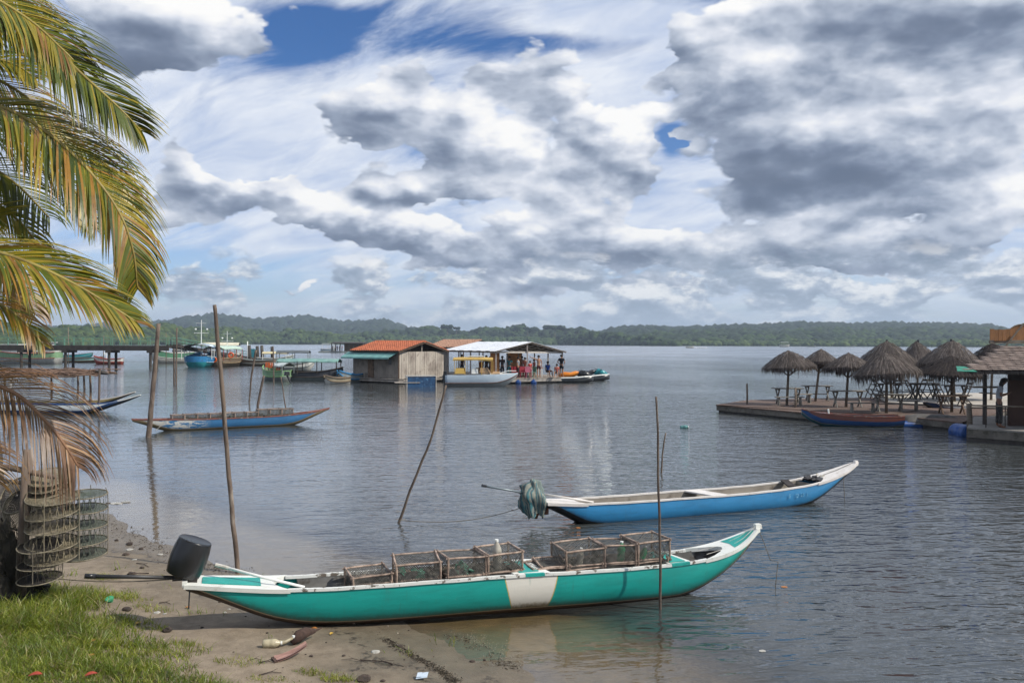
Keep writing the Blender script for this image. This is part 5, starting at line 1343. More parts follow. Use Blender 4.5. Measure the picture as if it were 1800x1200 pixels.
for a_, b_ in ((-1.3, .3), (-1.3, 4.9), (2.9, 4.9), (.6, 4.9)): MB().beam(hp(a_, b_, .38), hp(a_, b_, 2.7), .10, .10, (1, 0, 0)).build('post', wbr, h2_)
MB().slab([hp(3.1, 0, .38), hp(-1.5, 0, .38), hp(-1.5, 5.2, .38), hp(3.1, 5.2, .38)], .5).build('raft', wdark, h2_, recalc=True)

# white roofed landing stage
px_ = Vector((.87, .49, 0)); py_v = Vector((-.49, .87, 0)); PA = Vector((-1.23, 66.0, 0))
stg = thing('landing_stage', 'open landing stage under a white sheet roof, crowded with people', 'landing stage', PA)
def sp(a, b, z): v = px_ * a + py_v * b; return Vector((v.x, v.y, z))
GW, GD = 6.1, 9.3
wr = mat('white_sheet', (.72, .74, .76), (.58, .61, .65), 1.5, .5, .15, stretch=(1, 1, 1), dirt=((.40, .40, .40), 2.5, .58, .75))
und = mat('roof_underside', (.10, .085, .07), (.06, .05, .045), 4, .8, .2)
ez, rz_ = 2.55, 3.27
nS = 12
rf = MB()
for k in range(nS):
    b0_, b1_ = k * GD / nS, (k + 1) * GD / nS - .01; sag = .02 * (k % 2)
    for x0_, x1_, z0_, z1_ in ((-.3, GW / 2, ez + sag, rz_ + sag), (GW + .35, GW / 2, ez - .08 + sag, rz_ + sag)):
        rf_q = [sp(x0_, b0_ - .3, z0_), sp(x0_, b1_ - .3, z0_), sp(x1_, b1_ - .3, z1_), sp(x1_, b0_ - .3, z1_)]
        MB().slab(rf_q if x0_ > 0 else rf_q[::-1], .02).build('roof_sheet', wr, stg, recalc=True)
for b_ in (-.25, 1.2, 2.6, 4.0, 5.5, 7, 8.6):
    MB().beam(sp(-.2, b_, ez - .06), sp(GW / 2, b_, rz_ - .07), .05, .08).beam(sp(GW + .2, b_, ez - .13), sp(GW / 2, b_, rz_ - .07), .05, .08).build('rafter', und, stg)
for k in range(6):
    f = (k + .5) / 6
    MB().beam(sp(GW / 2 * f - .1, -.2, ez + (rz_ - ez) * f - .09), sp(GW / 2 * f - .1, GD - .3, ez + (rz_ - ez) * f - .09), .05, .05).beam(sp(GW - GW / 2 * f + .1, -.2, ez + (rz_ - ez) * f - .12), sp(GW - GW / 2 * f + .1, GD - .3, ez + (rz_ - ez) * f - .12), .05, .05).build('purlin', und, stg)
MB().beam(sp(0, 0, ez - .08), sp(GW, 0, ez - .14), .06, .14).beam(sp(0, 0, ez - .08), sp(0, GD - .5, ez - .08), .06, .14).beam(sp(GW, 0, ez - .14), sp(GW, GD - .5, ez - .14), .06, .12).build('eave_beam', mat('eave_paint', (.50, .47, .43), (.36, .33, .30), 4, .7, .1), stg)
pm_ = mat('post_paint', (.40, .36, .33), (.26, .22, .20), 5, .7, .2)
po = None
for a, b in ((0, 0), (GW, 0), (GW / 2 - .3, -.1), (0, 2.2), (0, 4.4), (0, 6.6), (0, 8.7), (GW, 2.2), (GW, 4.4), (GW, 6.6), (GW, 8.7), (GW * .36, 2.2), (GW * .64, 3.3), (GW * .36, 5.0), (GW * .64, 7.)):
    o = po = MB().beam((0, 0, 0), (0, 0, ez - .5), .11, .11, (1, 0, 0)).build('post', pm_, stg) if po is None else share(po, 'post', stg)
    o.location = sp(a, b, .45)
    if (a, b) == (GW / 2 - .3, -.1): o.scale = (1, 1, 1.3)
MB().slab([sp(-.2, -.5, .45), sp(-.2, GD, .45), sp(GW + 1.3, GD, .45), sp(GW + 1.3, -.5, .45)][::-1], .07).build('deck', mat('stage_deck', (.30, .26, .22), (.20, .17, .15), 3, .85, .3, dirt=((.13, .11, .09), 3, .55, .7)), stg, recalc=True)
MB().slab([sp(-.15, -.48, .37), sp(-.15, GD, .37), sp(GW + 1.25, GD, .37), sp(GW + 1.25, -.48, .37)][::-1], .22).build('frame', mat('stage_side', (.32, .30, .27), (.20, .185, .17), 3, .85, .3), stg, recalc=True)
MB().slab([sp(0, -.3, .14), sp(0, GD, .14), sp(GW + 1.1, GD, .14), sp(GW + 1.1, -.3, .14)][::-1], .4).build('float', wdark, stg, recalc=True)
org = mat('orange_panel', (.42, .20, .075), (.33, .15, .06), 3, .7, .15)
MB().slab([sp(.15, 1.2, .5), sp(1.0, 1.25, .5), sp(1.0, 1.25, 2.4), sp(.15, 1.2, 2.4)], .04).build('wall_panel', org, stg, recalc=True)
MB().slab([sp(3.4, 4.2, .5), sp(4.7, 4.25, .5), sp(4.7, 4.25, 2.35), sp(3.4, 4.2, 2.35)], .04).build('wall_panel', org, stg, recalc=True)
rl = MB()
for a in np.linspace(GW * .72, GW + .1, 7): rl.beam(sp(a, 3.4, .47), sp(a, 3.4, 1.42), .03, .03, (1, 0, 0))
rl.beam(sp(GW * .72, 3.4, 1.42), sp(GW + .1, 3.4, 1.42), .05, .04).beam(sp(GW * .72, 3.4, .95), sp(GW + .1, 3.4, .95), .04, .03); rl.build('railing', white_p, stg)
def at_d(px, d, z): p = at(px, 600, d=d); return (p.x, d, z)
for i, (px, y, lb) in enumerate(((911, 674, 'left one of two blue barrels under the landing stage'), (938, 673, 'right one of two blue barrels under the landing stage'))):
    barrel(lb, px, 672, .10, .22, .9)
GP = 'people on the landing stage'
def pp(label, px, d, rz, *a, **k): return person(label, at_d(px, d, k.pop('z', .455)), rz, *a, group=GP, **k)
dk_c = cloth((.02, .02, .025))
pp('dark shirted person standing second from the speedboat windscreen', 883, 67.6, .3, skin_a, cloth((.035, .03, .035)), dk_c, trousers=True)
pp('person in a loose teal dress near the left front post', 895.5, 67.3, -.2, skin_a, cloth((.02, .10, .12)), cloth((.018, .09, .11)), trousers=True, arms='front', H=1.66)
pp('person in a grey shirt and dark trousers at the left front', 911, 67.3, 1.3, skin_b, cloth((.30, .32, .34)), dk_c, trousers=True, H=1.62)
pp('shirtless person with dark shorts behind the grey shirted one', 917.5, 68.4, .5, skin_a, None, cloth((.10, .02, .03)), H=1.66)
pp('person in a salmon shirt just left of the middle post', 923, 67.6, -.6, skin_b, cloth((.38, .13, .09)), cloth((.16, .03, .04)), H=1.58)
pp('child in a red swimsuit right of the middle post', 932, 67.8, .6, skin_b, cloth((.42, .06, .05)), cloth((.35, .05, .05)), H=1.3)
pp('child in a pink shirt in the middle of the stage', 939, 69.2, -1.2, skin_b, cloth((.50, .22, .22)), cloth((.10, .16, .14)), H=1.4)
pp('shirtless tanned person reaching an arm out to the left', 947, 67.9, .1, skin_b, None, cloth((.06, .015, .02)), arms='up_left', H=1.74)
pp('person in a blue shirt sitting at the right rear of the stage', 963, 69.6, .6, skin_a, cloth((.02, .08, .36)), dk_c, 'sit', z=.60)
pp('child in a coral shirt sitting right of the corner post', 979, 67.8, -.3, skin_b, cloth((.50, .14, .11)), dk_c, 'sit', z=.58, H=1.45)
pp('person in a black top with bare legs at the right end of the stage', 987, 68.6, 2.6, skin_b, cloth((.012, .012, .016)), cloth((.012, .012, .016)), arms='hip', H=1.80)
pp('dark haired person sitting at the left of the stage behind the boat seats', 873, 68.2, .8, skin_a, cloth((.14, .16, .14)), dk_c, 'sit', z=.75)
pp('person in dark clothes standing behind the yellow boat canopy', 855, 70.5, .2, skin_a, dk_c, dk_c, trousers=True)
pp('person in a yellowish shirt beside the yellow boat canopy', 862, 70.2, -.4, skin_a, cloth((.26, .21, .09)), dk_c, trousers=True, H=1.6)
pp('person in a dark top behind the left end of the boat canopy', 812, 72.5, .4, skin_a, dk_c, dk_c, trousers=True, H=1.72)
GT2 = 'plastic chairs on the landing stage'
for px, d, c_, lb in ((919, 67.0, (.35, .04, .06), 'red chair left of the middle post'), (929, 66.9, (.40, .12, .18), 'pink chair right of the middle post'), (936, 67.1, (.10, .20, .14), 'green chair in the middle of the stage'), (905, 67.0, (.30, .03, .04), 'dark red chair at the left end by the speedboat')):
    x, y, z = at_d(px, d, .46); t = thing('plastic_chair', lb, 'chair', (x, y, z), rnd.uniform(-1, 1), GT2); m_ = cloth(c_)
    MB().box((0, 0, .43), (.46, .44, .03)).build('seat', m_, t); MB().box((0, .22, .66), (.44, .03, .42)).build('backrest', m_, t)
    for a in (-.2, .2):
        for b in (-.19, .19): MB().beam((a, b, 0), (a, b, .42), .035, .035, (1, 0, 0)).build('leg', m_, t)
x, y, z = at_d(942, 68.3, .46); t = thing('table', 'small table with a pale top among the people', 'table', (x, y, z)); MB().box((0, 0, .74), (1.2, .6, .04)).build('tabletop', org, t)
for a in (-.5, .5):
    for b in (-.25, .25): MB().beam((a, b, 0), (a, b, .72), .05, .05, (1, 0, 0)).build('leg', white_p, t)

# blue box cage beside the hut
c_ = at(738, 680, 0)
cg = thing('fish_cage', 'blue netted cage with a white pipe frame floating against the hut', 'cage', (c_.x, c_.y + .6, 0), .22)
bt = mat('blue_tarp', (.02, .075, .17), (.012, .04, .10), 3, .6, .3, dirt=((.10, .22, .36), 4, .55, .7))
for q in ([(-1.0, -.45, -.2), (1.0, -.45, -.2), (1.0, -.45, .74), (-1.0, -.45, .74)], [(1.0, -.45, -.2), (1.0, .6, -.2), (1.0, .6, .74), (1.0, -.45, .74)]): MB().slab([Vector(p) for p in q], -.02).build('tarp_side', bt, cg, recalc=True)
fr_ = [(-1.05, -.5), (1.05, -.5), (1.05, .65), (-1.05, .65)]
for i in range(4):
    a, b = fr_[i], fr_[(i + 1) % 4]; MB().tube([(a[0], a[1], .78), (b[0], b[1], .78)], .025, 6).build('pipe', wrope_m, cg); MB().tube([(a[0], a[1], -.2), (a[0], a[1], .78)], .025, 6).build('pipe', wrope_m, cg)
MB().slab([Vector(p) for p in ((-1.9, -.52, .34), (-.1, -.52, .34), (-.1, .3, .34), (-1.9, .3, .34))], .05).build('side_plank', plank_l, cg, recalc=True)
MB().slab([Vector(p) for p in ((-1.0, -.4, .66), (1.0, -.4, .66), (1.0, .6, .70), (-1.0, .6, .70))], .03).build('cover', mat('cage_cover', (.16, .24, .36), (.09, .15, .24), 3, .7, .2), cg, recalc=True)

# ---------------------------------------------------------------- motor boats
def speed_hull(t, L, B, H, m_top, m_bot, stripe, m_deck, bow=1.25):
    """loft with a raked bow to +x; waterline z=0"""
    N = 26; xs = [(-L / 2) + L * i / N for i in range(N + 1)]
    def hb(x): f = (x + L / 2) / L; return B / 2 * (1 - max(0, (f - .45) / .55) ** 2.4) ** .8 if f < 1 else .02
    def sh(x): f = (x + L / 2) / L; return H * (1 + .12 * f + .10 * f ** 4)
    def ke(x): f = (x + L / 2) / L; return -.25 + (H * 1.1 + .2) * max(0, (f - .62) / .38) ** 2.2
    bot, top = MB(), MB()
    for mb, zz in ((bot, (0, .45)), (top, (.47, 1.0))):
        vs = []
        for x in xs:
            s_, k_ = sh(x), ke(x); h_ = max(hb(x), .02)
            for sg in (1, -1):
                for f in (zz[0], (zz[0] + zz[1]) / 2, zz[1]):
                    w_ = h_ * (min(1, .25 + f * 1.45) if f < .5 else 1 - (.0 if f < .9 else .05)); vs.append((x, sg * w_, k_ + (s_ - k_) * f))
        fs = []
        for i in range(N):
            for o_ in (0, 3):
                for j in range(2):
                    q = (i * 6 + o_ + j, (i + 1) * 6 + o_ + j, (i + 1) * 6 + o_ + j + 1, i * 6 + o_ + j + 1); fs.append(q if o_ == 3 else q[::-1])
        fs += [(0, 1, 2, 5, 4, 3)]
        if mb is bot: fs += [(i * 6, (i + 1) * 6, (i + 1) * 6 + 3, i * 6 + 3) for i in range(N)]
        mb.add(vs, fs)
    bot.build('hull', m_bot, t, smooth=True, recalc=True); top.build('topsides', m_top, t, smooth=True, recalc=True)
    for sg in (1, -1):
        pts = [(x, sg * (max(hb(x), .02) * .93 + .02), ke(x) + (sh(x) - ke(x)) * .46) for x in xs]
        MB().tube(pts, .03, 5).build('rub_rail', stripe, t)
    d_ = MB(); vs = []; 
    for x in xs:
        for q in (-1, -.5, 0, .5, 1): vs.append((x, q * max(hb(x), .02) * .94, sh(x) - .02 + (.10 if x > 0 else 0) * (1 - q * q) * (1 - ((x + L / 2) / L)) * 3))
    fs = [(i * 5 + j, (i + 1) * 5 + j, (i + 1) * 5 + j + 1, i * 5 + j + 1) for i in range(N) for j in range(4)]
    d_.add(vs, fs).build('deck', m_deck, t, smooth=True)
    return sh
c_ = at(847, 679, 0)
sb_ = thing('speedboat', 'pale grey speedboat with a mustard canopy moored before the stage', 'motorboat', (c_.x, c_.y + .8, 0), -.03)
hg = mat('hull_pale_grey', (.60, .62, .62), (.50, .53, .53), 2, .3, .03); hbl = mat('topside_blue_grey', (.42, .50, .57), (.36, .44, .51), 2, .28, .03)
sh = speed_hull(sb_, 5.3, 2.0, .80, hbl, hg, mat('rail_brown', (.12, .06, .04), (.08, .04, .03), 4, .5, .1), mat('deck_cream', (.62, .60, .55), (.50, .48, .44), 3, .5, .1))
can = mat('canopy_mustard', (.50, .33, .08), (.40, .26, .06), 3, .7, .15)
m_ = MB(); vs, fs = [], []
for i in range(9):
    for j in range(5):
        x = -2.1 + 2.9 * i / 8; y = -.85 + 1.7 * j / 4; vs.append((x, y, 1.98 + .16 * (1 - (y / .85) ** 2) - .05 * ((x + .65) / 1.45) ** 2))
fs = [(i * 5 + j, (i + 1) * 5 + j, (i + 1) * 5 + j + 1, i * 5 + j + 1) for i in range(8) for j in range(4)]
n0 = len(vs); vs += [(a, b, c0 - .07) for a, b, c0 in vs]; fs += [tuple(n0 + k for k in f[::-1]) for f in fs] + [(i * 5, (i + 1) * 5, n0 + (i + 1) * 5, n0 + i * 5) for i in range(8)]
m_.add(vs, fs).build('canopy', can, sb_, smooth=True)
MB().box((-.5, 0, 2.2), (1.1, .5, .05)).build('canopy_hatch', white_p, sb_)
for x in (-2.0, -1.2, .0, .75):
    for y in (-.82, .82): MB().tube([(x, y, .82), (x * .98, y * .98, 1.98)], .022, 6).build('canopy_pole', can, sb_)
gls = mat('windscreen', (.05, .06, .065), (.035, .04, .045), 2, .08, 0, spec=.6)
MB().slab([Vector(p) for p in ((.62, -.8, .92), (.62, .8, .92), (.30, .75, 1.38), (.30, -.75, 1.38))], .02).build('windscreen', gls, sb_, recalc=True)
tanm = mat('seat_tan', (.48, .32, .18), (.38, .24, .13), 4, .55, .1)
for x, y, m0, s3 in ((1.05, -.35, tanm, (.55, .6, .14)), (1.0, .35, tanm, (.5, .55, .14)), (.2, -.45, tanm, (.5, .5, .35)), (-.5, -.45, white_p, (.5, .5, .35)), (-1.6, -.2, can, (.7, 1.4, .40)), (-.3, .45, tanm, (.5, .5, .4))):
    MB().box((x, y, .92 + s3[2] / 2), s3, taper=.85).build('seat', m0, sb_)
MB().slab([Vector(p) for p in ((-.15, -.72, 1.0), (.75, -.72, .95), (.45, -.70, 1.35), (-.1, -.7, 1.35))], .03).build('side_screen', tanm, sb_, recalc=True)
MB().box((-2.75, 0, .7), (.3, .4, .75), taper=.8).box((-2.72, 0, .15), (.15, .15, .6)).build('outboard', black_p, sb_)
MB().tube([(1.3, -.5, .95), (1.9, -.45, 1.12), (2.45, -.15, 1.12), (2.5, .15, 1.12), (1.9, .45, 1.12), (1.3, .5, .95)], .018, 6).build('bow_rail', white_p, sb_)
person('person in an orange top sitting inside the mustard canopy speedboat', (c_.x - .1, c_.y + .8, .95), 1.2, skin_a, cloth((.30, .10, .04)), dk_c, 'sit')
def jetski(label, px, py, rz, body, seat):
    c_ = at(px, py, 0); t = thing('jet_ski', label, 'jet ski', (c_.x, c_.y, 0), rz, 'jet skis moored at the landing stage')
    N = 14; vs = []; L = 3.1
    for i in range(N + 1):
        f = i / N; x = -L / 2 + L * f; w_ = .55 * (1 - max(0, f - .55) / .45) ** .6 + .02 if f > .55 else .57; zt = .34 + .16 * f ** 2; zb = -.12 + .42 * max(0, f - .6) ** 1.2 * 1.6
        vs += [(x, -w_, zt), (x, -w_ * .95, zb + .1), (x, 0, zb), (x, w_ * .95, zb + .1), (x, w_, zt), (x, w_ * .5, zt + .10 * math.sin(f * 3)), (x, -w_ * .5, zt + .10 * math.sin(f * 3))]
    fs = [(i * 7 + j, (i + 1) * 7 + j, (i + 1) * 7 + (j + 1) % 7, i * 7 + (j + 1) % 7) for i in range(N) for j in range(7)] + [tuple(range(7)), tuple(N * 7 + k for k in range(6, -1, -1))]
    MB().add(vs, fs).build('hull', mat('jet_hull', (.04, .045, .05), (.025, .028, .03), 3, .3, .02), t, smooth=True, recalc=True)
    for sg in (-1, 1): MB().tube([(-1.5, sg * .56, .36), (0, sg * .57, .40), (.8, sg * .45, .48), (1.5, sg * .08, .52)], [.06, .07, .07, .04], 6).build('side_band', white_p if sg < 0 else body, t)
    MB().tube([(-1.3, 0, .52), (-.8, 0, .66), (-.3, 0, .62), (.1, 0, .74), (.35, 0, .80)], [.16, .2, .2, .2, .1], 8).build('seat', seat, t, smooth=True)
    MB().tube([(.3, 0, .50), (.6, 0, .78), (1.0, 0, .62), (1.45, 0, .50)], [.24, .27, .26, .06], 10).build('cowl', body, t, smooth=True)
    MB().tube([(.35, -.38, .98), (.5, 0, .95), (.35, .38, .98)], .03, 6).build('handlebar', black_p, t)
    for sg in (-1, 1): MB().box((.75, sg * .33, .92), (.1, .14, .09)).build('mirror', black_p, t)
    return t
jetski('orange and black jet ski, nearer of the two at the stage end', 1010, 672, .02, mat('jet_black', (.02, .022, .025), (.03, .032, .036), 3, .3, 0), mat('jet_orange', (.70, .24, .02), (.60, .18, .02), 3, .4, 0))
jetski('teal and white jet ski behind the orange one', 1040, 668.5, .06, mat('jet_teal', (.02, .22, .25), (.015, .16, .19), 3, .3, 0), black_p)
# ================================================================ left: pier, moored boats, stick rack
PD = 104.0; PZ = 2.72
pier = thing('pier', 'long dark pier on piles with a thin green railing, far left', 'pier', (-56, PD, 0))
conc = mat('pier_beam', (.045, .04, .036), (.025, .022, .02), 2, .85, .2); grn = mat('railing_green', (.13, .30, .22), (.09, .20, .15), 5, .6, .1)
xa, xb = at(-60, 600, d=PD).x + 56, at(303, 600, d=PD).x + 56
MB().box(((xa + xb) / 2, 0, PZ - .10), (xb - xa, 2.2, .20)).build('deck', conc, pier)
MB().box(((xa + xb) / 2, -1.05, PZ - .40), (xb - xa, .25, .42)).build('beam', conc, pier)
pl = None
for px in (-20, 45, 122, 198, 270):
    x = at(px, 600, d=PD).x + 56
    for y in (-.9, .9):
        if pl is None: pl = MB().tube([(0, 0, -1.5), (0, 0, PZ - .2)], .17, 8).build('pile', mat('pile_dark', (.035, .028, .024), (.08, .075, .065), .8, .85, .3), pier); o = pl
        else: o = share(pl, 'pile', pier)
        o.location = (x, y, 0)
    MB().box((x, 0, PZ - .7), (.7, 2.4, .35)).build('pile_cap', conc, pier)
def rails(par, a, b, n_, h=.95, m=grn):
    a, b = Vector(a), Vector(b)
    for f in (1., .55): MB().beam(a + Vector((0, 0, h * f)), b + Vector((0, 0, h * f)), .045, .045).build('handrail', m, par)
    p0 = None
    for k in range(n_ + 1):
        c_ = a.lerp(b, k / n_)
        if p0 is None: p0 = MB().beam((0, 0, 0), (0, 0, h), .055, .055, (1, 0, 0)).build('baluster', m, par); o = p0
        else: o = share(p0, 'baluster', par)
        o.location = c_
rails(pier, (xa, -1, PZ), (xb, -1, PZ), 22); rails(pier, (xa, 1, PZ), (xb, 1, PZ), 22)
g0 = at(303, 611, d=PD); g1 = at(437, 632, d=141)
gw_ = thing('gangway', 'dark ramp with thin green rails leading down from the pier to the float', 'gangway', (g0.x, g0.y, 0))
e_ = Vector((g1.x - g0.x, g1.y - g0.y, .5)); s_ = Vector((0, 0, PZ - .05))
MB().beam(s_, e_, 1.4, .35).build('ramp', conc, gw_)
rails(gw_, s_ + Vector((.2, -.6, .1)), e_ + Vector((0, -.6, .1)), 9); rails(gw_, s_ + Vector((.2, .6, .1)), e_ + Vector((0, .6, .1)), 9)
fl = at(445, 636, .5); t = thing('floating_dock', 'low floating dock where the gangway lands', 'dock', (at(450, 636, d=142).x, 142, 0))
MB().box((0, 0, .35), (6.5, 3, .3)).build('deck', deck_gr, t); MB().box((0, 0, .05), (6.2, 2.8, .3)).build('float', wdark, t)
MB().box((-.6, 0, 1.3), (.9, .8, 1.5)).build('teal_tank', mat('tank_teal', (.03, .20, .24), (.02, .14, .18), 3, .6, .1), t)
GPm = 'black mooring piles around the floating dock'
for px, tp, lb in ((438, 607, 'thick black pile rising behind the teal tank'), (452, 608, 'black pile left of a close pair by the float'), (460, 607, 'black pile right of a close pair by the float'), (478, 609, 'lone black pile at the right of the floating dock')):
    b_ = at(px, 641, 0); post('mooring_pile', lb, px, 640, 0, tp, .26, pl.data.materials[0], 'pile', GPm, below=1.5)
post('white_post', 'thin white post standing at the left end of the floating dock', 435, 637, .2, 600, .09, white_p)
GM = 'thin masts and poles behind the pier'
for px, base, tp, lb in ((120, 640, 575, 'thin pole behind the pier, left of the big frond'), (292, 640, 585, 'thin mast over the green and white boat'), (182, 642, 590, 'short thin pole by the small red boat')):
    post('thin_pole', lb, px, base, 0, tp, .06, ww, 'pole', GM, below=1)

def workboat(label, px, py, L, B, H, rz, up_m, low_m, rim_m, deck_m, canopy=None, mast=0, tyres=0, cabin=None, group='moored wooden boats on the left', extras=None):
    c_ = at(px, py, 0); t = thing('wooden_boat', label, 'boat', (c_.x, c_.y + B * .3, 0), rz, group)
    N = 20
    def hb(f): return B / 2 * (max(1 - abs((f - .48) / .54) ** 2.6, .01)) ** .75 if f > .48 else B / 2 * (1 - .35 * ((.48 - f) / .48) ** 2)
    def sh(f): return H * (1 + .55 * max(0, (f - .45) / .55) ** 2 + .12 * ((.45 - min(f, .45)) / .45) ** 2)
    def ke(f): return -.2 + (H + .1) * max(0, (f - .82) / .18) ** 1.6
    def band(f0, f1, nm, m, close=False, off=0.):
        vs = []; 
        for i in range(N + 1):
            f = i / N; x = -L / 2 + L * f
            for sg in (1, -1):
                for g in (f0, f1): vs.append((x, sg * (hb(f) * (.62 + .38 * min(1, g * 1.5)) + off), ke(f) + (sh(f) - ke(f)) * g))
        fs = [(i * 4 + 0, (i + 1) * 4 + 0, (i + 1) * 4 + 1, i * 4 + 1) for i in range(N)] + [(i * 4 + 3, (i + 1) * 4 + 3, (i + 1) * 4 + 2, i * 4 + 2) for i in range(N)]
        fs += [(0, 1, 3, 2)]
        if close: fs += [(i * 4 + 2, (i + 1) * 4 + 2, (i + 1) * 4, i * 4) for i in range(N)]
        MB().add(vs, fs).build(nm, m, t, smooth=True, recalc=True)
    band(0, .55, 'hull', low_m, True); band(.55, 1.0, 'topsides', up_m)
    for sg in (1, -1):
        for g, m, r in ((.55, rim_m, .05), (1.0, rim_m, .06)):
            MB().tube([(-L / 2 + L * i / N, sg * (hb(i / N) * (.62 + .38 * min(1, g * 1.5)) + .01), ke(i / N) + (sh(i / N) - ke(i / N)) * g) for i in range(N + 1)], r, 5).build('rub_rail', m, t)
    vs = [(-L / 2 + L * i / N, sg * hb(i / N) * .93, sh(i / N) * .78) for i in range(N + 1) for sg in (1, -1)]
    MB().add(vs, [(2 * i, 2 * i + 1, 2 * i + 3, 2 * i + 2) for i in range(N)]).build('deck', deck_m, t)
    if canopy:
        cm, x0, x1, zc_, wv = canopy[:5]; m_ = MB(); vs = []
        nx, ny = 8, 6
        for i in range(nx + 1):
            for j in range(ny + 1):
                q = j / ny * 2 - 1; vs.append((x0 + (x1 - x0) * i / nx, q * wv / 2, zc_ + (.42 if wv > 2.2 else .26) * (1 - q * q) - .05 * abs(i / nx - .5)))
        fs = [(i * (ny + 1) + j, (i + 1) * (ny + 1) + j, (i + 1) * (ny + 1) + j + 1, i * (ny + 1) + j + 1) for i in range(nx) for j in range(ny)]
        n0 = len(vs); vs += [(a, b, c0 - .06) for a, b, c0 in vs]; fs += [tuple(n0 + k for k in f[::-1]) for f in fs]
        m_.add(vs, fs).build('canopy', cm, t, recalc=False)
        npst = canopy[5] if len(canopy) > 5 else 3
        for k in range(npst):
            x = x0 + .1 + (x1 - x0 - .2) * k / (npst - 1)
            for sg in (1, -1): MB().tube([(x, sg * wv * .46, H * .8), (x, sg * wv * .46, zc_ + .05)], .045, 5).build('canopy_post', canopy[6] if len(canopy) > 6 else white_p, t)
    if mast:
        MB().tube([(.3, 0, H * .7), (.3, 0, mast)], [.06, .04], 6).build('mast', white_p, t)
        MB().beam((.3, -.9, mast * .72), (.3, .9, mast * .72), .05, .05).beam((.3, -.6, mast * .93), (.3, .6, mast * .93), .04, .04).build('crosstree', white_p, t)
        for sg in (-.7, .7): MB().lathe([(.02, -.12), (.13, -.02), (.10, .08), (.02, .12)], 8, Matrix.Translation((.3, sg, mast * .80))).build('lamp', white_p, t)
    if cabin: MB().box((cabin[1], 0, H * .8 + cabin[2] / 2), (cabin[3], B * .62, cabin[2]), taper=.92).build('cabin', cabin[0], t); MB().box((cabin[1], 0, H * .8 + cabin[2] * .62), (cabin[3] * .98, B * .64, cabin[2] * .28), taper=.97).build('cabin_window', gls, t); MB().box((cabin[1], 0, H * .8 + cabin[2] + .04), (cabin[3] * 1.1, B * .72, .08)).build('cabin_roof', white_p, t)
    ty = None
    for k in range(tyres):
        f = .3 + .13 * k; x = -L / 2 + L * f; pts = [(x + .26 * math.cos(a), -(hb(f) + .10), sh(f) * .62 + .26 * math.sin(a)) for a in np.linspace(0, 6.283, 13)]
        MB().tube(pts, .09, 6, cap=False).build('tyre_fender', rubber, t)
    return t
P_ = lambda n, c: mat('boat_paint_' + n, c, tuple(q * .75 for q in c), 3, .45, .1, dirt=((.13, .11, .09), 4, .58, .75))
deckb = mat('boat_deck', (.20, .16, .12), (.12, .10, .08), 4, .8, .2)
wht = P_('white', (.55, .55, .51)); gre = P_('green', (.07, .20, .12)); ltg = P_('light_green', (.20, .34, .19)); redp = P_('red', (.32, .06, .04)); blu = P_('blue', (.03, .20, .42)); tlb = P_('teal', (.03, .30, .34)); brn = P_('brown', (.16, .12, .08)); org2 = P_('orange', (.55, .12, .03)); gry = P_('grey', (.22, .25, .24))
striped = mat('canopy_striped', (.62, .68, .72), (.22, .32, .42), 1.5, .6, .05, stretch=(.1, 4, .1), th=(.48, .52))
workboat('big green and white fishing boat with tyre fenders under the pier', 35, 639, 11, 3.0, 1.5, math.pi - .12, ltg, wht, redp, deckb, tyres=4, cabin=(wht, 1.5, 1.5, 2.6))
workboat('small red bottomed white boat between two pier piles', 188, 640, 3.9, 1.5, .75, math.pi + .1, wht, redp, redp, deckb, mast=1.9, tyres=2)
workboat('green and white boat half hidden by the first thick pole', 298, 638, 6.5, 2.4, 1.5, -2.35, gre, wht, wht, deckb, cabin=(wht, -1.2, 1.0, 1.6))
workboat('blue and teal boat with a striped canopy and tall mast', 347, 645, 6.0, 3.9, 1.25, 1.75, blu, tlb, P_('pale_blue', (.30, .45, .52)), deckb, canopy=(striped, -2.9, 2.4, 2.55, 3.9, 4), mast=6.0)
workboat('brown boat with a pale green canopy and orange lifebuoys', 393, 644, 6.0, 2.9, 1.05, 1.35, brn, brn, P_('ochre', (.30, .22, .12)), deckb, canopy=(P_('pale_green', (.45, .58, .48)), -2.9, 1.8, 2.3, 3.0, 4, redp), mast=4.6)
bb = at(393, 644, 0)
for px, py, lb in ((406, 624, 'orange lifebuoy on the right side of the brown boat'), (376, 632, 'orange lifebuoy on the left side of the brown boat')):
    p = at(px, py, d=bb.y - 2.3); pts = [(.30 * math.cos(a), 0, .30 * math.sin(a)) for a in np.linspace(0, 6.283, 15)]
    o = MB().tube(pts, .10, 7, cap=False).build('lifebuoy', mat('lifebuoy_orange', (.62, .10, .02), (.5, .08, .02), 3, .6, .05), None, smooth=True); o.location = p; tag(o, lb, 'lifebuoy', 'orange lifebuoys on the brown boat')
workboat('white boat with a cream cloth roof behind the brown boat', 385, 637, 6.0, 2.6, 1.0, .2, wht, gry, wht, deckb, canopy=(P_('cream', (.62, .58, .44)), -2.8, 2.8, 2.7, 2.8, 4))
workboat('low brown skiff lying at the floating dock', 447, 643, 5.2, 1.7, .75, math.pi, brn, brn, gry, deckb)
workboat('boat with a cream yellow canopy behind the green boat', 482, 641, 5.0, 2.0, .9, .1, gry, gry, wht, deckb, canopy=(P_('yellow_cream', (.58, .50, .28)), -1.7, 1.7, 1.6, 2.0, 3))
workboat('white motorboat with a dark flat top beyond the teal canopy boat', 516, 650, 4.4, 2.0, .7, .1, wht, wht, gry, deckb, canopy=(mat('flat_top', (.10, .12, .13), (.06, .07, .08), 3, .6, .1), -2.0, 1.7, 2.0, 1.9, 3, gry))
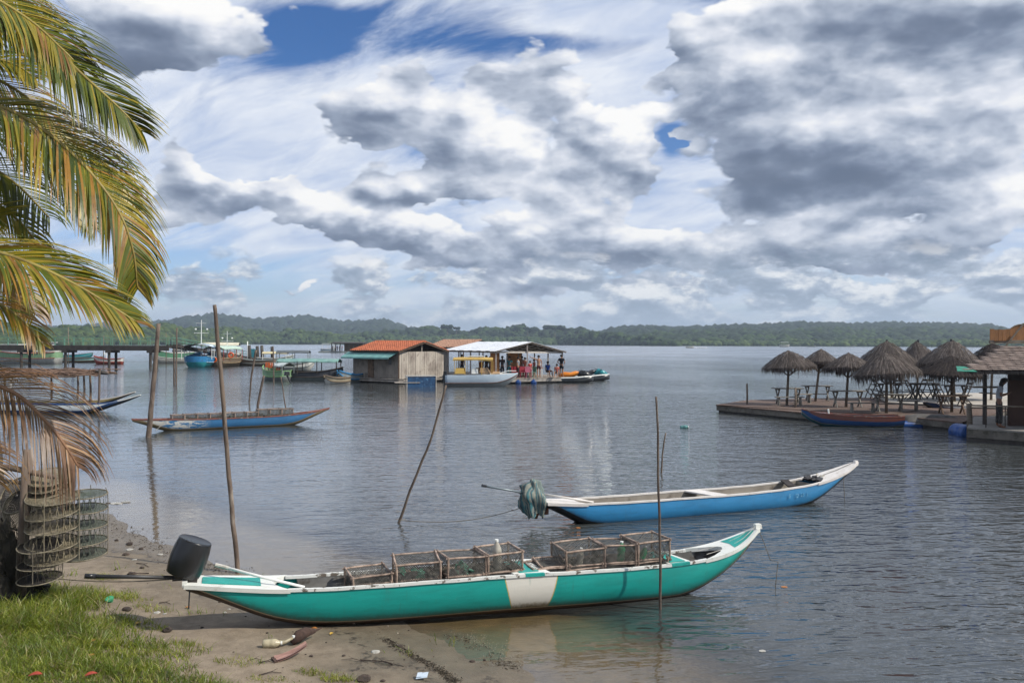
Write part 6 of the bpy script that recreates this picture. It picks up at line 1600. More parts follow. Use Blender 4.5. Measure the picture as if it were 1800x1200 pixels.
workboat('green skiff with orange life jackets and a black outboard', 482, 669, 2.9, 1.4, .78, 2.5, ltg, gry, P_('lime', (.22, .40, .16)), deckb, canopy=(P_('pale_sheet', (.50, .56, .56)), -1.7, .3, 1.25, 1.3, 2, gry))
GL = 'orange life jackets piled in the green skiff'
for k, (px, py, lb) in enumerate(((470, 641, 'life jacket at the bow of the green skiff'), (476, 642, 'life jacket in the middle of the bow pile of the green skiff'), (489, 650, 'life jacket hanging amidships of the green skiff'))):
    p = at(px, py, d=70.2); o = MB().box((-.09, 0, 0), (.15, .1, .42), taper=.8).box((.09, 0, 0), (.15, .1, .42), taper=.8).build('life_jacket', org2); o.location = p; tag(o, lb, 'life jacket', GL)
p = at(506, 665, .35); t = thing('outboard_motor', 'black outboard tilted up at the stern of the green skiff', 'outboard motor', (p.x, p.y - .3, .55)); MB().tube([(0, 0, .35), (0, 0, .05)], [.2, .24], 10).build('cowling', black_p, t); MB().tube([(0, 0, .1), (.25, 0, -.45), (.45, 0, -.6)], [.09, .06, .05], 7).build('leg', black_p, t)
workboat('long grey boat with a faded teal canopy on dark posts', 549, 669, 4.9, 1.5, .72, -.03, mat('hull_dark_grey', (.06, .065, .075), (.04, .042, .05), 3, .5, .1), gry, wdark, deckb, canopy=(mat('canopy_faded_teal', (.17, .32, .29), (.10, .20, .19), 1.2, .8, .3, dirt=((.28, .38, .35), 3, .5, .7)), -2.9, 2.2, 1.58, 1.7, 4, wdark))
workboat('small dinghy with a peeling bow beside the long grey boat', 590, 674, 2.1, 1.1, .42, -2.4, P_('peeling', (.32, .28, .20)), wht, brn, white_p, tyres=0)
workboat('grey and blue dinghy moored at the left end of the tiled hut', 613, 672, 2.4, 1.3, .62, -2.2, P_('grey_blue', (.24, .29, .31)), gry, blu, deckb)
workboat('low teal boat lying far behind the pier', 118, 631, 8.5, 2.0, .75, 0.02, tlb, tlb, gry, deckb)
workboat('long dark bottomed teal canoe boat under the pier', 130, 637, 8.5, 1.6, .6, .0, P_('pale_teal', (.25, .45, .42)), brn, brn, deckb)
workboat('white cabin boat showing above the pier deck at far left', 72, 629, 7, 2.6, 1.2, .1, wht, wht, gry, deckb, cabin=(wht, 0, 2.0, 4.2))
# far floating bar behind the tiled hut
c_ = at(604, 619.5, 0); FB = c_.y
t = thing('floating_bar', 'distant covered raft full of people behind the tiled hut', 'building', (c_.x, FB, 0))
kx = FB / FPX
MB().box((0, 0, .2), (78 * kx, 8, .5)).build('raft', gry, t)
MB().slab([Vector(p) for p in ((-18 * kx, -4, 3.0), (38 * kx, -4, 3.0), (38 * kx, 4, 3.3), (-18 * kx, 4, 3.3))], .25).build('roof', wdark, t, recalc=True)
for k in range(8): MB().tube([((-17 + k * 7.6) * kx, -3.6, .4), ((-17 + k * 7.6) * kx, -3.6, 3.0)], .14, 6).build('post', wdark, t)
MB().box((20 * kx, 0, 1.7), (30 * kx, 6, 2.5)).build('wall', wbr, t)
GF = 'tiny people on the distant covered raft'
r2 = random.Random(4)
for k, (dx, c0, lb) in enumerate(((-14, (.02, .02, .03), 'tiny dark clad person at the left end of the distant raft'), (-10, (.30, .32, .36), 'tiny person in pale grey on the distant raft'), (-6, (.02, .04, .12), 'tiny person in navy on the distant raft'), (-2, (.03, .03, .03), 'tiny person in black in the middle of the distant raft'), (2, (.30, .05, .05), 'tiny person in red near the wall of the distant raft'))):
    person(lb, (c_.x + dx * kx, FB - 4.2, .45), r2.uniform(-1, 1), skin_a, cloth(c0), dk_c, trousers=True, group=GF, H=1.75)
workboat('pale blue railed boat moored at the left of the distant raft', 576, 619, 4.6, 2.4, 1.0, .1, P_('haze_blue', (.22, .32, .42)), gry, wht, deckb, canopy=(gry, -1.9, 1.9, 2.6, 2.2, 3), group='boats far out on the water')
workboat('small white passenger boat near the far right shore', 1380, 609.6, 9, 3.4, 1.6, .1, wht, wht, gry, deckb, canopy=(gry, -4, 3.0, 4.2, 3.2, 4), group='boats far out on the water')
workboat('tiny open motorboat throwing spray in front of the middle shore', 1213, 611.5, 5.5, 2, 1.0, .2, wht, wht, gry, deckb, group='boats far out on the water')
spray = mat('spray', (.8, .82, .85), (.7, .72, .76), 3, .9, 0)
c_ = at(1222, 611.7, .0); V, F = clumps(np.stack([c_.x + nrs.rand(30) * 9 - 1, c_.y + nrs.rand(30) * 2, .15 + nrs.rand(30) * .3], -1), .3 + .35 * nrs.rand(30), (ICO1_V, ICO1_F), .5)
tag(np_mesh('boat_spray', V, F, spray), 'white spray trailing the tiny motorboat', kind='stuff')
for px, py, lb in ((1427, 609.5, 'low dark dinghy right of the passenger boat'), (1497, 609.4, 'lone low dinghy under the right hill')): workboat(lb, px, py, 8, 2, .8, 0, gry, wdark, gry, deckb, group='boats far out on the water')

# stick rack over the water
rk = thing('stick_rack', 'rack of piled branches standing on thin posts in the water', 'rack', (-18.6, 38, 0))
def rl_(px, py, d): q = at(px, py, d=d); return (q.x + 18.6, q.y - 38, q.z)
po = None
for k, (px, d, m) in enumerate(((172, 38.2, 0), (159, 40.3, 0), (148, 41.2, 0), (136, 42.4, 0), (20, 39.4, 0), (8, 41.2, 0), (90, 41.8, 0))):
    a = rl_(px, 600, d); q = rl_(px + (3, -1, -1, 1, 0, 0, 0)[k], 650, d)
    MB().tube([(a[0], a[1], -.8), ((a[0] + q[0]) / 2 + .03, a[1], .9), (q[0], q[1], q[2] - .05 + (.12 if k == 0 else 0))], [.055, .05, .045], 7).build('post', (pole_m, wbr)[k == 1], rk)
st_m = mat('branch', (.22, .14, .10), (.11, .075, .055), 6, .85, .4, rvar=.5)
r2 = random.Random(9); brs = []
for k in range(6):
    L = 2.2 + k * .25; pts = [(-L / 2 + L * i / 6, r2.uniform(-.06, .06), r2.uniform(-.04, .04)) for i in range(7)]
    b_ = MB().tube(pts, [.03 * (1 - .08 * i) for i in range(7)], 5)
    for j in range(3): p = Vector(pts[1 + j * 2]); b_.tube([p, p + Vector((.3, r2.uniform(-.2, .2), r2.uniform(.02, .12))), p + Vector((.5, r2.uniform(-.3, .3), r2.uniform(-.02, .08)))], [.018, .012, .006], 4)
    brs.append(b_)
mesh0 = []
x0_, x1_ = rl_(-40, 650, 40)[0], rl_(168, 650, 40)[0]
for k in range(90):
    i = k % 6; x = r2.uniform(x0_ + 1, x1_ - 1.0); y = r2.uniform(.2, 4.2); z = rl_(90, 656, 40)[2] + r2.uniform(-.05, .12)
    if k < 6: o = brs[i].build('branch', st_m, rk); mesh0.append(o)
    else: o = share(mesh0[i], 'branch', rk)
    o.location = (x, y, z); o.rotation_euler = (0, r2.uniform(-.04, .04), r2.gauss(0, .22) + (math.pi if r2.random() < .5 else 0))
for y in (.2, 2.3, 4.2): MB().beam((x0_, y, rl_(90, 659, 40)[2]), (x1_, y, rl_(90, 659, 40)[2]), .07, .06).build('crossbar', wbr, rk)
p = at(20, 672, d=39.2); o = thing('jug', 'white plastic jug hanging from the stick rack', 'jug', p); MB().lathe([(.10, -.38), (.12, -.35), (.12, .1), (.05, .22), (.04, .3)], 12).build('body', white_p, o, smooth=True); MB().tube([(0, 0, .3), (0, 0, .62)], .01, 4).build('cord', rope_m, o)
o = MB().tube([at(168, 652, d=40), at(180, 654, d=40), at(190, 657, d=40)], [.05, .12, .05], 6).build('dark_stub', wdark); tag(o, 'dark stub of wood jutting from the right end of the stick rack', 'stub')

# ================================================================ poles standing in the water
GPO = 'crooked wooden poles standing in the water'
def wpole(label, pts, w0, w1, base_z=0., deep=1.0, tilt_d=0.):
    """pts: photo pixels from the base up; w: widths in pixels"""
    b = at(pts[0][0], pts[0][1], base_z); d = b.y
    P3 = [b + Vector((-(at(pts[1][0], pts[1][1], d=d) - b).normalized().x * deep, 0, -deep))]
    P3 += [b]
    fine = []
    for i, (px, py) in enumerate(pts[1:]): P3.append(at(px, py, d=d + tilt_d * (i + 1) / len(pts)))
    out = [P3[0]]
    for i in range(1, len(P3)):
        for k in range(1, 6 if i > 1 else 2):
            q = P3[i - 1].lerp(P3[i], k / 5 if i > 1 else 1); n_ = noise.noise_vector(q * 2.2) * .018 * min(1, d / 15); out.append(q + n_)
    r0, r1 = w0 * d / FPX / 2, w1 * d / FPX / 2
    rad = [(r0 + (r1 - r0) * i / (len(out) - 1)) * (1 + .10 * noise.noise(Vector((i * .9, d, 0)))) for i in range(len(out))]
    o = MB().tube(out, rad, 9).build('wooden_pole', pole_m, None, smooth=True)
    return tag(o, label, 'pole', GPO)
wpole('thick straight pole leaning right at the stern of the old blue canoe', [(261, 768), (266, 715), (272, 650), (279, 568)], 9.5, 7)
wpole('tallest thin pole, its foot behind the stern of the teal canoe', [(419, 1008), (405, 860), (395, 740), (388, 650), (381, 580), (376, 536)], 8.5, 6.5)
wpole('dark pole leaning strongly to the right in open water', [(701, 918), (722, 860), (750, 793), (768, 735), (784, 677)], 5, 3.5)
wpole('thin knobbly pole in front of the teal canoe bow', [(1161, 1071), (1160, 960), (1157, 830), (1156, 760), (1153, 697)], 5.2, 3.6)
wpole('short thin stick right behind the knobbly front pole', [(1163, 830), (1164, 800), (1170, 760)], 3.4, 2.4)
wpole('left one of the thin pole pair before the blue boat', [(306, 676), (306, 640), (306, 612)], 3.2, 3)
wpole('right taller one of the thin pole pair before the blue boat', [(310, 677), (310, 630), (311, 576)], 3., 2.4)
wpole('forked crooked branch pole left of the short leaning post', [(438, 708), (441, 670), (444, 650), (450, 615)], 2.6, 4)
wpole('short dark leaning post before the green skiff', [(453, 714), (457, 690), (464, 660)], 4.5, 4)
wpole('thin stick rising behind the traps of the old canoe', [(502, 716), (498, 690), (494, 662)], 2.2, 2)
wpole('thin pole close in front of the green skiff', [(481, 672), (481, 640), (480, 608)], 2.6, 2)
# mooring line between the blue canoe and the dark leaning pole
a = local(blue_canoe, (-2.95, 0, .42)); b_ = at(702, 914, .06)
pts = [a.lerp(b_, k / 12) + Vector((0, 0, -.16 * math.sin(math.pi * k / 12))) for k in range(13)]
tag(MB().tube(pts, .006, 4).build('mooring_line', rope_m), 'thin line from the wrapped motor to the dark leaning pole', 'rope')
a = local(teal_canoe, (-3.66, 0, .64)); b_ = at(40, 1000, .75)
b_ = at(80, 1015, d=9.6); pts = [a.lerp(b_, k / 10) + Vector((0, 0, -.04 * math.sin(math.pi * k / 10))) for k in range(11)]
tag(MB().tube(pts, .006, 4).build('mooring_line', rope_m), 'thin dark line from the teal canoe stern to the net rack', 'rope')
bottle('plastic_bottle', 'small dark bottle adrift on the open water', at(1196, 752, 0), (R(80), 0, 1.2), mat('bottle_teal', (.10, .25, .24), (.06, .15, .15), 6, .3, 0), .09, .32)
# ================================================================ palm
def leafm(name, c1, c2, tr=.35): return mat(name, c1, c2, 3, .42, .15, spec=.5, transl=tr, th=(.4, .6), stretch=(1, 1, 1))
LG = leafm('leaf_green', (.13, .15, .012), (.075, .105, .010)); LD = leafm('leaf_dark', (.035, .06, .008), (.022, .042, .006), .3)
LY = leafm('leaf_yellow', (.36, .27, .025), (.24, .20, .02)); LO = leafm('leaf_orange', (.34, .17, .03), (.22, .11, .025))
LB = leafm('leaf_brown', (.17, .085, .04), (.08, .04, .022), .15); LB2 = leafm('leaf_pale_brown', (.36, .225, .12), (.20, .12, .065), .15)
RC = mat('frond_midrib', (.30, .24, .06), (.20, .15, .04), 4, .5, .2); RB = mat('frond_midrib_brown', (.24, .13, .07), (.15, .08, .05), 4, .6, .2)
palm = thing('coconut_palm', 'coconut palm at the left edge with yellow green fronds and a dead brown one', 'palm tree', (-6.3, 7.2, gz(-6.3, 7.2) - .05))
PO_ = palm.location.copy()
ctr = at(-420, 330, d=7.2)
base = Vector((0, 0, 0)); top = ctr - PO_
MB().tube([base, base + Vector((.05, .1, 1.2)), top * .55 + Vector((.1, 0, .3)), top], [.22, .15, .14, .13], 12).build('trunk', mat('palm_trunk', (.20, .17, .14), (.11, .09, .075), 3, .9, .6, stretch=(.5, .5, 5)), palm, smooth=True)
MB().tube([top + Vector((0, 0, -.25)), top + Vector((0, 0, .1)), top + Vector((0, 0, .5))], [.16, .2, .06], 10).build('crown_shaft', RC, palm, smooth=True)
def catmull(P, n_):
    P = [Vector(p) for p in P]; P = [P[0] * 2 - P[1]] + P + [P[-1] * 2 - P[-2]]; out = []
    seg = len(P) - 3
    for i in range(n_ + 1):
        u_ = i / n_ * seg; k = min(int(u_), seg - 1); t_ = u_ - k; a, b, c, d = P[k:k + 4]
        out.append(.5 * ((2 * b) + (-a + c) * t_ + (2 * a - 5 * b + 4 * c - d) * t_ ** 2 + (-a + 3 * b - 3 * c + d) * t_ ** 3))
    return out
def frond(pix, mats, Ls, droop, upv, seed, label=None, rib=RC, sp=.036, fwd=1.05, stiff=.5, wd=.021, wts=None, sides=(1, 1)):
    """pix: (px, py, distance) along the midrib; upv: which way the blade's upper face looks; leaflets of length Ls(f) on both sides"""
    r2 = random.Random(seed)
    pix = [pix[0]] + [(px - 34, py - (8 if py < 600 else 4), d) for px, py, d in pix[1:]]
    W3 = [at(px, py, d=d) - PO_ for px, py, d in pix]
    Ls0 = Ls; Ls = lambda f: Ls0(f) * .86
    Ltot = sum((W3[i + 1] - W3[i]).length for i in range(len(W3) - 1)); n_ = int(Ltot / sp)
    P = catmull(W3, n_)
    fr = MB().tube(P[::3] + [P[-1]], [.022 * (1 - .85 * i / (len(P) / 3)) + .003 for i in range(len(P[::3]) + 1)], 6).build('frond', rib, palm, smooth=True)
    if label: fr['label'] = label
    vs, fs, mi = [], [], []
    up = Vector(upv).normalized()
    for i, p in enumerate(P):
        f = i / n_
        T = (P[min(i + 1, n_)] - P[max(i - 1, 0)]).normalized()
        side = T.cross(up)
        if side.length < .1: continue
        side.normalize(); nrm_ = side.cross(T)
        for sg in (1, -1):
            if sides[0 if sg > 0 else 1] < r2.random(): continue
            L = Ls(f) * r2.uniform(.82, 1.12); a = fwd * 1.15 * (1 - .25 * f) + .6 * f + r2.uniform(-.10, .10)
            d0 = (side * sg + T * a + nrm_ * r2.uniform(.0, .25)).normalized(); g = Vector((r2.uniform(-.06, .06), r2.uniform(-.06, .06), -1))
            q = p.copy(); d = d0; K = 6; tw = r2.choice((1, 1, -.4)); CV = d0.cross(Vector((.1, -1, .1))).normalized(); w0 = wd * r2.uniform(.75, 1.2); b0 = len(vs)
            m_i = r2.choices(range(len(mats)), wts or [1] * len(mats))[0]
            wdir = d.cross(nrm_).normalized()
            for k in range(K + 1):
                h = k / K; w_ = w0 * (.45 + .9 * h if h < .35 else (1 - h) ** .65 * 1.15) + .0015
                wq = (wdir * tw + nrm_ * .55 + CV * .75).normalized()
                vs += [tuple(q - wq * w_ / 2), tuple(q + wq * w_ / 2)]
                q = q + d * L / K
                dr = droop * (h + .12) * (1.4 - stiff)
                d = (d + g * dr / K * 3).normalized()
                wdir = d.cross(nrm_); wdir = wdir.normalized() if wdir.length > .05 else side
            for k in range(K): fs.append((b0 + 2 * k, b0 + 2 * k + 1, b0 + 2 * k + 3, b0 + 2 * k + 2)); mi.append(m_i)
    o = np_mesh('leaflets', np.array(vs), np.array(fs), mats, np.array(mi), fr, smooth=False)
    return tag(o, kind='stuff')
lf = lambda a, b, c: (lambda f: float(np.interp(f, (0, .12, .5, .85, 1), (a * .5, a, b, c, c * .45))))
cx, cy = -420, 330
# upper crown, high fronds whose leaflets reach in along the top edge
frond([(cx, cy, 7.2), (-250, 60, 7.0), (-110, -50, 6.9), (20, -65, 6.8), (110, -25, 6.8)], [LG, LY, LO], lf(.9, .95, .6), .45, (0, -.5, 1), 1, wts=(3, 1, 1))
frond([(cx, cy, 7.2), (-250, 110, 6.6), (-100, 10, 6.4), (10, 22, 6.3), (110, 80, 6.2), (190, 150, 6.2), (245, 200, 6.2), (282, 238, 6.3)], [LD, LG, LY], lf(.98, .86, .42), .60, (.35, -.75, .75), 2, wts=(4, 4, 2), sp=.023, label='big dark green frond sweeping down to the right across the sky')
frond([(cx, cy, 7.2), (-250, 100, 7.3), (-100, 40, 7.4), (40, 60, 7.4), (110, 100, 7.4), (160, 145, 7.3)], [LY, LO, LG], lf(.8, .7, .4), .7, (0, -.6, 1), 12, wts=(3, 1, 1))
frond([(cx, cy, 7.2), (-280, 160, 7.0), (-120, 95, 6.9), (0, 108, 6.8), (60, 122, 6.8), (96, 146, 6.8)], [LY, LG], lf(.55, .5, .28), .75, (.1, -.8, .7), 3, wts=(3, 1), label='short yellow frond tip at the upper left edge')
frond([(cx, cy, 7.2), (-280, 260, 6.5), (-120, 190, 6.3), (0, 190, 6.2), (70, 212, 6.15), (140, 260, 6.1), (200, 320, 6.1), (245, 385, 6.15), (268, 450, 6.2), (276, 515, 6.25)], [LG, LY, LD, LO], lf(1.05, .95, .45), 1.1, (.1, -.45, 1), 4, wts=(4, 4, 2, 2), sp=.023, fwd=.8, label='long arching frond whose leaflets hang straight down over the bay')
frond([(cx, cy, 7.2), (-260, 300, 7.2), (-80, 235, 7.3), (60, 238, 7.3), (140, 252, 7.3), (205, 285, 7.25), (245, 325, 7.2), (278, 380, 7.2)], [LG, LY, LO], lf(.8, .66, .40), .6, (.1, -.7, .9), 5, wts=(3, 2, 1), label='frond behind the long arching one with short forward leaflets')
frond([(cx, cy, 7.2), (-260, 360, 6.9), (-120, 300, 6.8), (0, 300, 6.7), (60, 330, 6.7), (120, 390, 6.7)], [LG, LD], lf(.85, .8, .5), 1.25, (.1, -.5, 1), 6, wts=(1, 1), fwd=.6)
frond([(cx, cy, 7.2), (-260, 400, 6.6), (-120, 380, 6.5), (-30, 382, 6.4), (30, 390, 6.4)], [LY, LG], lf(.5, .45, .4), .25, (.2, -.8, .6), 7, wts=(2, 1))
frond([(cx, cy, 7.2), (-280, 420, 6.1), (-130, 425, 5.9), (0, 445, 5.7), (80, 468, 5.6), (160, 505, 5.6), (220, 540, 5.65), (272, 573, 5.7)], [LY, LG, LG, LO], lf(.95, .78, .36), .62, (.30, -.55, .9), 8, wts=(4, 3, 2, 2), sp=.030, fwd=1.35, label='low yellow frond pointing right with leaflets fanned over the pier')
frond([(cx, cy, 7.2), (-260, 450, 6.9), (-100, 440, 6.9), (20, 450, 6.8), (70, 500, 6.8), (95, 560, 6.8)], [LB2, LY, LO], lf(.5, .6, .4), 1.6, (0, -.4, 1), 9, wts=(2, 2, 1), fwd=.5)
frond([(cx, cy, 7.2), (-260, 210, 6.9), (-120, 130, 6.8), (-20, 130, 6.8), (60, 165, 6.8), (120, 215, 6.85), (150, 262, 6.9)], [LY, LG, LO], lf(.8, .7, .4), .9, (.1, -.6, .9), 21, wts=(2, 3, 1))
frond([(cx, cy, 7.2), (-280, 330, 7.6), (-120, 250, 7.7), (20, 250, 7.7), (110, 290, 7.7), (170, 350, 7.7), (200, 410, 7.7)], [LD, LG, LY], lf(.9, .8, .4), 1.1, (.1, -.5, 1), 22, wts=(3, 2, 1))
frond([(cx, cy, 7.2), (-280, 60, 7.6), (-150, -60, 7.7), (-20, -60, 7.7), (60, -10, 7.7), (110, 50, 7.7)], [LD, LG, LY], lf(1.0, .9, .5), .7, (.1, -.5, 1), 23, wts=(3, 2, 1))
frond([(cx, cy, 7.2), (-300, 470, 6.4), (-150, 490, 6.3), (-20, 520, 6.2), (60, 560, 6.2), (110, 610, 6.2)], [LY, LO, LG], lf(.6, .5, .3), .9, (.2, -.5, 1), 24, wts=(2, 2, 1), fwd=1.2, sp=.055)
frond([(cx, cy, 7.2), (-280, 20, 6.5), (-140, -30, 6.3), (-10, -8, 6.2), (80, 40, 6.2), (140, 92, 6.2), (178, 130, 6.25)], [LY, LG, LO], lf(.9, .78, .4), .8, (.2, -.6, .9), 25, wts=(3, 3, 1), sp=.028)
frond([(cx, cy, 7.2), (-280, 260, 7.0), (-130, 190, 7.0), (20, 215, 7.0), (110, 250, 7.0), (180, 300, 7.0), (215, 350, 7.0)], [LY, LG, LD], lf(.9, .8, .4), .9, (.1, -.5, 1), 26, wts=(3, 3, 1), sp=.03)
frond([(cx, cy, 7.2), (-290, 380, 7.1), (-150, 330, 7.1), (-10, 350, 7.1), (60, 390, 7.1), (110, 450, 7.1)], [LG, LY], lf(.8, .7, .35), 1.1, (.1, -.5, 1), 27, wts=(2, 2), sp=.034)
# dead frond hanging low
frond([(cx, cy, 7.2), (-330, 520, 6.6), (-160, 640, 6.2), (-20, 668, 6.0), (60, 695, 5.9), (115, 745, 5.9), (150, 790, 5.95), (172, 825, 6.0)], [LB, LB2, LB], lf(.95, .92, .50), 1.45, (.1, -.5, 1), 10, label='dead brown frond hanging over the water by the nets', rib=RB, sp=.034, fwd=.95, wd=.012, wts=(3, 1, 2))
frond([(cx, cy, 7.2), (-350, 560, 6.9), (-200, 720, 6.5), (-90, 770, 6.3), (-10, 800, 6.2), (20, 850, 6.2)], [LB2, LO, LB], lf(.6, .6, .4), 1.3, (.1, -.5, 1), 11, rib=RB, fwd=.6, wd=.014)
for k, (px, py, d) in enumerate(((-700, 100, 8.4), (-760, 330, 8.0), (-560, -80, 6.0), (-480, 40, 9.5), (-650, 500, 6.6))):
    frond([(cx, cy, 7.2), ((cx + px) / 2, min(cy, py) - 90, (7.2 + d) / 2), (px, py, d), (px + (px - cx) * .35, py + 160, d + (d - 7.2) * .3)], [LG, LD], lf(.8, .7, .4), .9, (0, -.2, 1), 40 + k, sp=.07)
# low green palm sprig at the left edge
frond([(-160, 700, 6.4), (-80, 640, 6.4), (-20, 625, 6.4), (0, 655, 6.4)], [LG, LD], lf(.35, .3, .2), .7, (0, -.6, 1), 13, label='small green leaf tuft at the left edge above the dead frond', fwd=.7)

# ================================================================ net rack with lantern nets
def on_(px, py):
    z = .1
    for _ in range(5): p = at(px, py, z); z = gz(p.x, p.y)
    return Vector((p.x, p.y, z))
ring_m = mat('net_ring', (.24, .21, .15), (.12, .105, .075), 12, .7, .3)
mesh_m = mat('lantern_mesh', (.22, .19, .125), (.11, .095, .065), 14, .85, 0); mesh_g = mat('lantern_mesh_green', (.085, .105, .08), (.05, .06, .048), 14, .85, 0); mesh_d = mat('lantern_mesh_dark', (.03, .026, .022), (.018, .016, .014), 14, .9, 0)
rd = 9.55
rack = thing('net_rack', 'rough pole rack in the shade from which the lantern nets hang', 'rack', at(20, 1040, d=rd))
def rr_(px, py, d=rd): return at(px, py, d=d) - rack.location
MB().tube([rr_(-60, 815), rr_(20, 822), rr_(95, 838)], [.04, .036, .028], 8).build('crossbar', pole_m, rack, smooth=True)
MB().tube([rr_(35, 1045), rr_(42, 930), rr_(48, 790)], [.065, .06, .05], 9).build('post', pole_m, rack, smooth=True)
MB().tube([rr_(-5, 1050, 10.2), rr_(0, 920, 10.2), rr_(-8, 780, 10.2)], [.09, .08, .07], 9).build('post', wdark, rack, smooth=True)
MB().tube([rr_(14, 1055, 9.9), rr_(10, 900, 9.9)], [.06, .05], 9).build('post', pole_m, rack, smooth=True)
MB().tube([rr_(-60, 840, 10.1), rr_(60, 850, 9.9), rr_(150, 868, 9.9)], [.03, .028, .02], 7).build('crossbar', wdark, rack, smooth=True)
def net_disc_mb(r, rings=20, rad=54, wd=.0085):
    m = MB()
    for i in range(rings):
        q = r * (i + .6) / rings; n_ = 26; a0 = i * .3
        vs = [];
        for k in range(n_): a = 6.283 * k / n_ + a0; vs += [(q * math.cos(a), q * math.sin(a), 0), ((q + wd) * math.cos(a), (q + wd) * math.sin(a), 0)]
        m.add(vs, [(2 * k, 2 * k + 1, (2 * k + 3) % (2 * n_), (2 * k + 2) % (2 * n_)) for k in range(n_)])
    for k in range(rad):
        a = 6.283 * k / rad; c_, s_ = math.cos(a), math.sin(a); m.add([(c_ * .02 - s_ * wd * .4, s_ * .02 + c_ * wd * .4, .001), (c_ * .02 + s_ * wd * .4, s_ * .02 - c_ * wd * .4, .001), (c_ * r + s_ * wd * .4, s_ * r - c_ * wd * .4, .001), (c_ * r - s_ * wd * .4, s_ * r + c_ * wd * .4, .001)], [(0, 1, 2, 3)])
    return m
def ring_mb(r, t_=.007): return MB().tube([(r * math.cos(a), r * math.sin(a), 0) for a in np.linspace(0, 6.283, 25)], t_, 6, cap=False)
GN = 'lantern nets hanging from the rack'
def lantern(label, px, ys, rpx, mm, d=rd, tilt=.15, cords=(0, 90, 180, 270), dark=False):
    r = rpx * d / FPX; top = at(px, ys[0], d=d)
    t = thing('lantern_net', label, 'net', top, 0, GN)
    zs = [at(px, y, d=d).z - top.z for y in ys]
    ring0 = disc0 = None
    for i, z in enumerate(zs):
        if ring0 is None: ring0 = ring_mb(r).build('ring', ring_m, t, smooth=True); disc0 = net_disc_mb(r).build('net_disc', mm, t); o1, o2 = ring0, disc0
        else: o1 = share(ring0, 'ring', t); o2 = share(disc0, 'net_disc', t)
        tl_ = (tilt + rnd.uniform(-.05, .05), rnd.uniform(-.07, .07), rnd.uniform(-.15, .15))
        for o in (o1, o2): o.location = (rnd.uniform(-.01, .01) * 0, 0, z - (.004 if o is o2 else 0)); o.rotation_euler = tl_
        tag(o2, kind='stuff')
    m = MB()
    for k in range(84):                                   # the side netting, fine strands
        a = 6.283 * k / 46; b_ = a + (.14 if k % 2 else -.14); w_ = .0022
        for i in range(len(zs) - 1):
            for a0, a1 in ((a, b_), (b_, a)):
                mid = .93; p0 = Vector((r * math.cos(a0), r * math.sin(a0), zs[i])); p1 = Vector((r * math.cos(a1), r * math.sin(a1), zs[i + 1])); pm = (p0 + p1) / 2; pm.x *= mid; pm.y *= mid
                tt = Vector((-math.sin(a), math.cos(a), 0)) * w_
                m.add([p0 - tt, p0 + tt, pm + tt, pm - tt, p1 + tt, p1 - tt], [(0, 1, 2, 3), (3, 2, 4, 5)])
    tag(m.build('side_netting', mm, t), kind='stuff')
    for a in cords:
        a = R(a - 90 + 12); x, y = r * 1.02 * math.cos(a), r * 1.02 * math.sin(a)
        MB().tube([(x * .9, y * .9, .07)] + [(x * (1 + .02 * (i % 2)), y, z) for i, z in enumerate(zs)], .005, 5).build('cord', ring_m if not dark else rope_m, t)
    return t
lantern('front lantern net with five flat tan tiers', 92, (874, 901, 925, 953, 976), 43, mesh_m)
lantern('right lantern net with green mesh and white rims', 150, (868, 893, 922, 950, 974), 36, mesh_g, d=9.8, tilt=.08)
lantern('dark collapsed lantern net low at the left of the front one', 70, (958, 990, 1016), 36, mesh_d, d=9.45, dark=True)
lantern('high lantern net folded together right under the crossbar', 84, (838, 850, 862), 34, mesh_m, d=9.7, tilt=.35)
for lb, px, py, rp, rot, mm in (('large round net disc facing the viewer, left of the front net', 47, 895, 38, (R(72), 0, R(18)), mesh_m), ('tilted net disc behind the top tier of the front net', 84, 862, 38, (R(48), .1, .3), mesh_m), ('dark net disc at the far left of the rack', 30, 870, 34, (R(60), .2, -.4), mesh_d)):
    r = rp * 9.6 / FPX; t = thing('net_disc_frame', lb, 'net', at(px, py, d=9.72), 0, 'loose net discs on the rack'); t.rotation_euler = rot
    ring_mb(r, .010).build('ring', ring_m, t, smooth=True); tag(net_disc_mb(r, 15, 36).build('netting', mm, t), kind='stuff')

# dark net-like heaps added to stand for the black shade at the edge
for px, py, h_, lb, sd0 in ((2, 1062, .95, 'added net-like dark heap standing for shade against the rack posts at the picture edge', 61), (28, 1052, .55, 'lower added dark heap standing for shade in front of the rack posts', 62)):
    b0 = on_(px, py); r3 = random.Random(sd0); mb = MB(); t = thing('dark_heap', lb, 'net', b0)
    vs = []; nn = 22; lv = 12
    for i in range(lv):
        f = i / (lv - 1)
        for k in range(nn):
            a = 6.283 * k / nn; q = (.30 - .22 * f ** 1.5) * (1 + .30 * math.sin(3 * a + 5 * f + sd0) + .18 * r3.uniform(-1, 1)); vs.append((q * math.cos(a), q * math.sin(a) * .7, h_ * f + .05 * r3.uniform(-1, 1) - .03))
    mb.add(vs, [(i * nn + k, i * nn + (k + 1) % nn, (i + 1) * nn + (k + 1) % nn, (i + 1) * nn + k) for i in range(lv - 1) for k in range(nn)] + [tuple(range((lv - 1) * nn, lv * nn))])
    mb.build('folds', mat('shade_heap_dark', (.022, .02, .016), (.05, .044, .034), 9, .95, .8), t)
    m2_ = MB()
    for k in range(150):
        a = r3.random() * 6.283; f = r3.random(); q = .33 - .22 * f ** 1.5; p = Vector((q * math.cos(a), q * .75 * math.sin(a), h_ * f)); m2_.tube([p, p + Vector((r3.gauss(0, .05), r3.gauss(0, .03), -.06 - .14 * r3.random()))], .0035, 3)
    tag(m2_.build('loose_strands', mesh_d, t), kind='stuff')

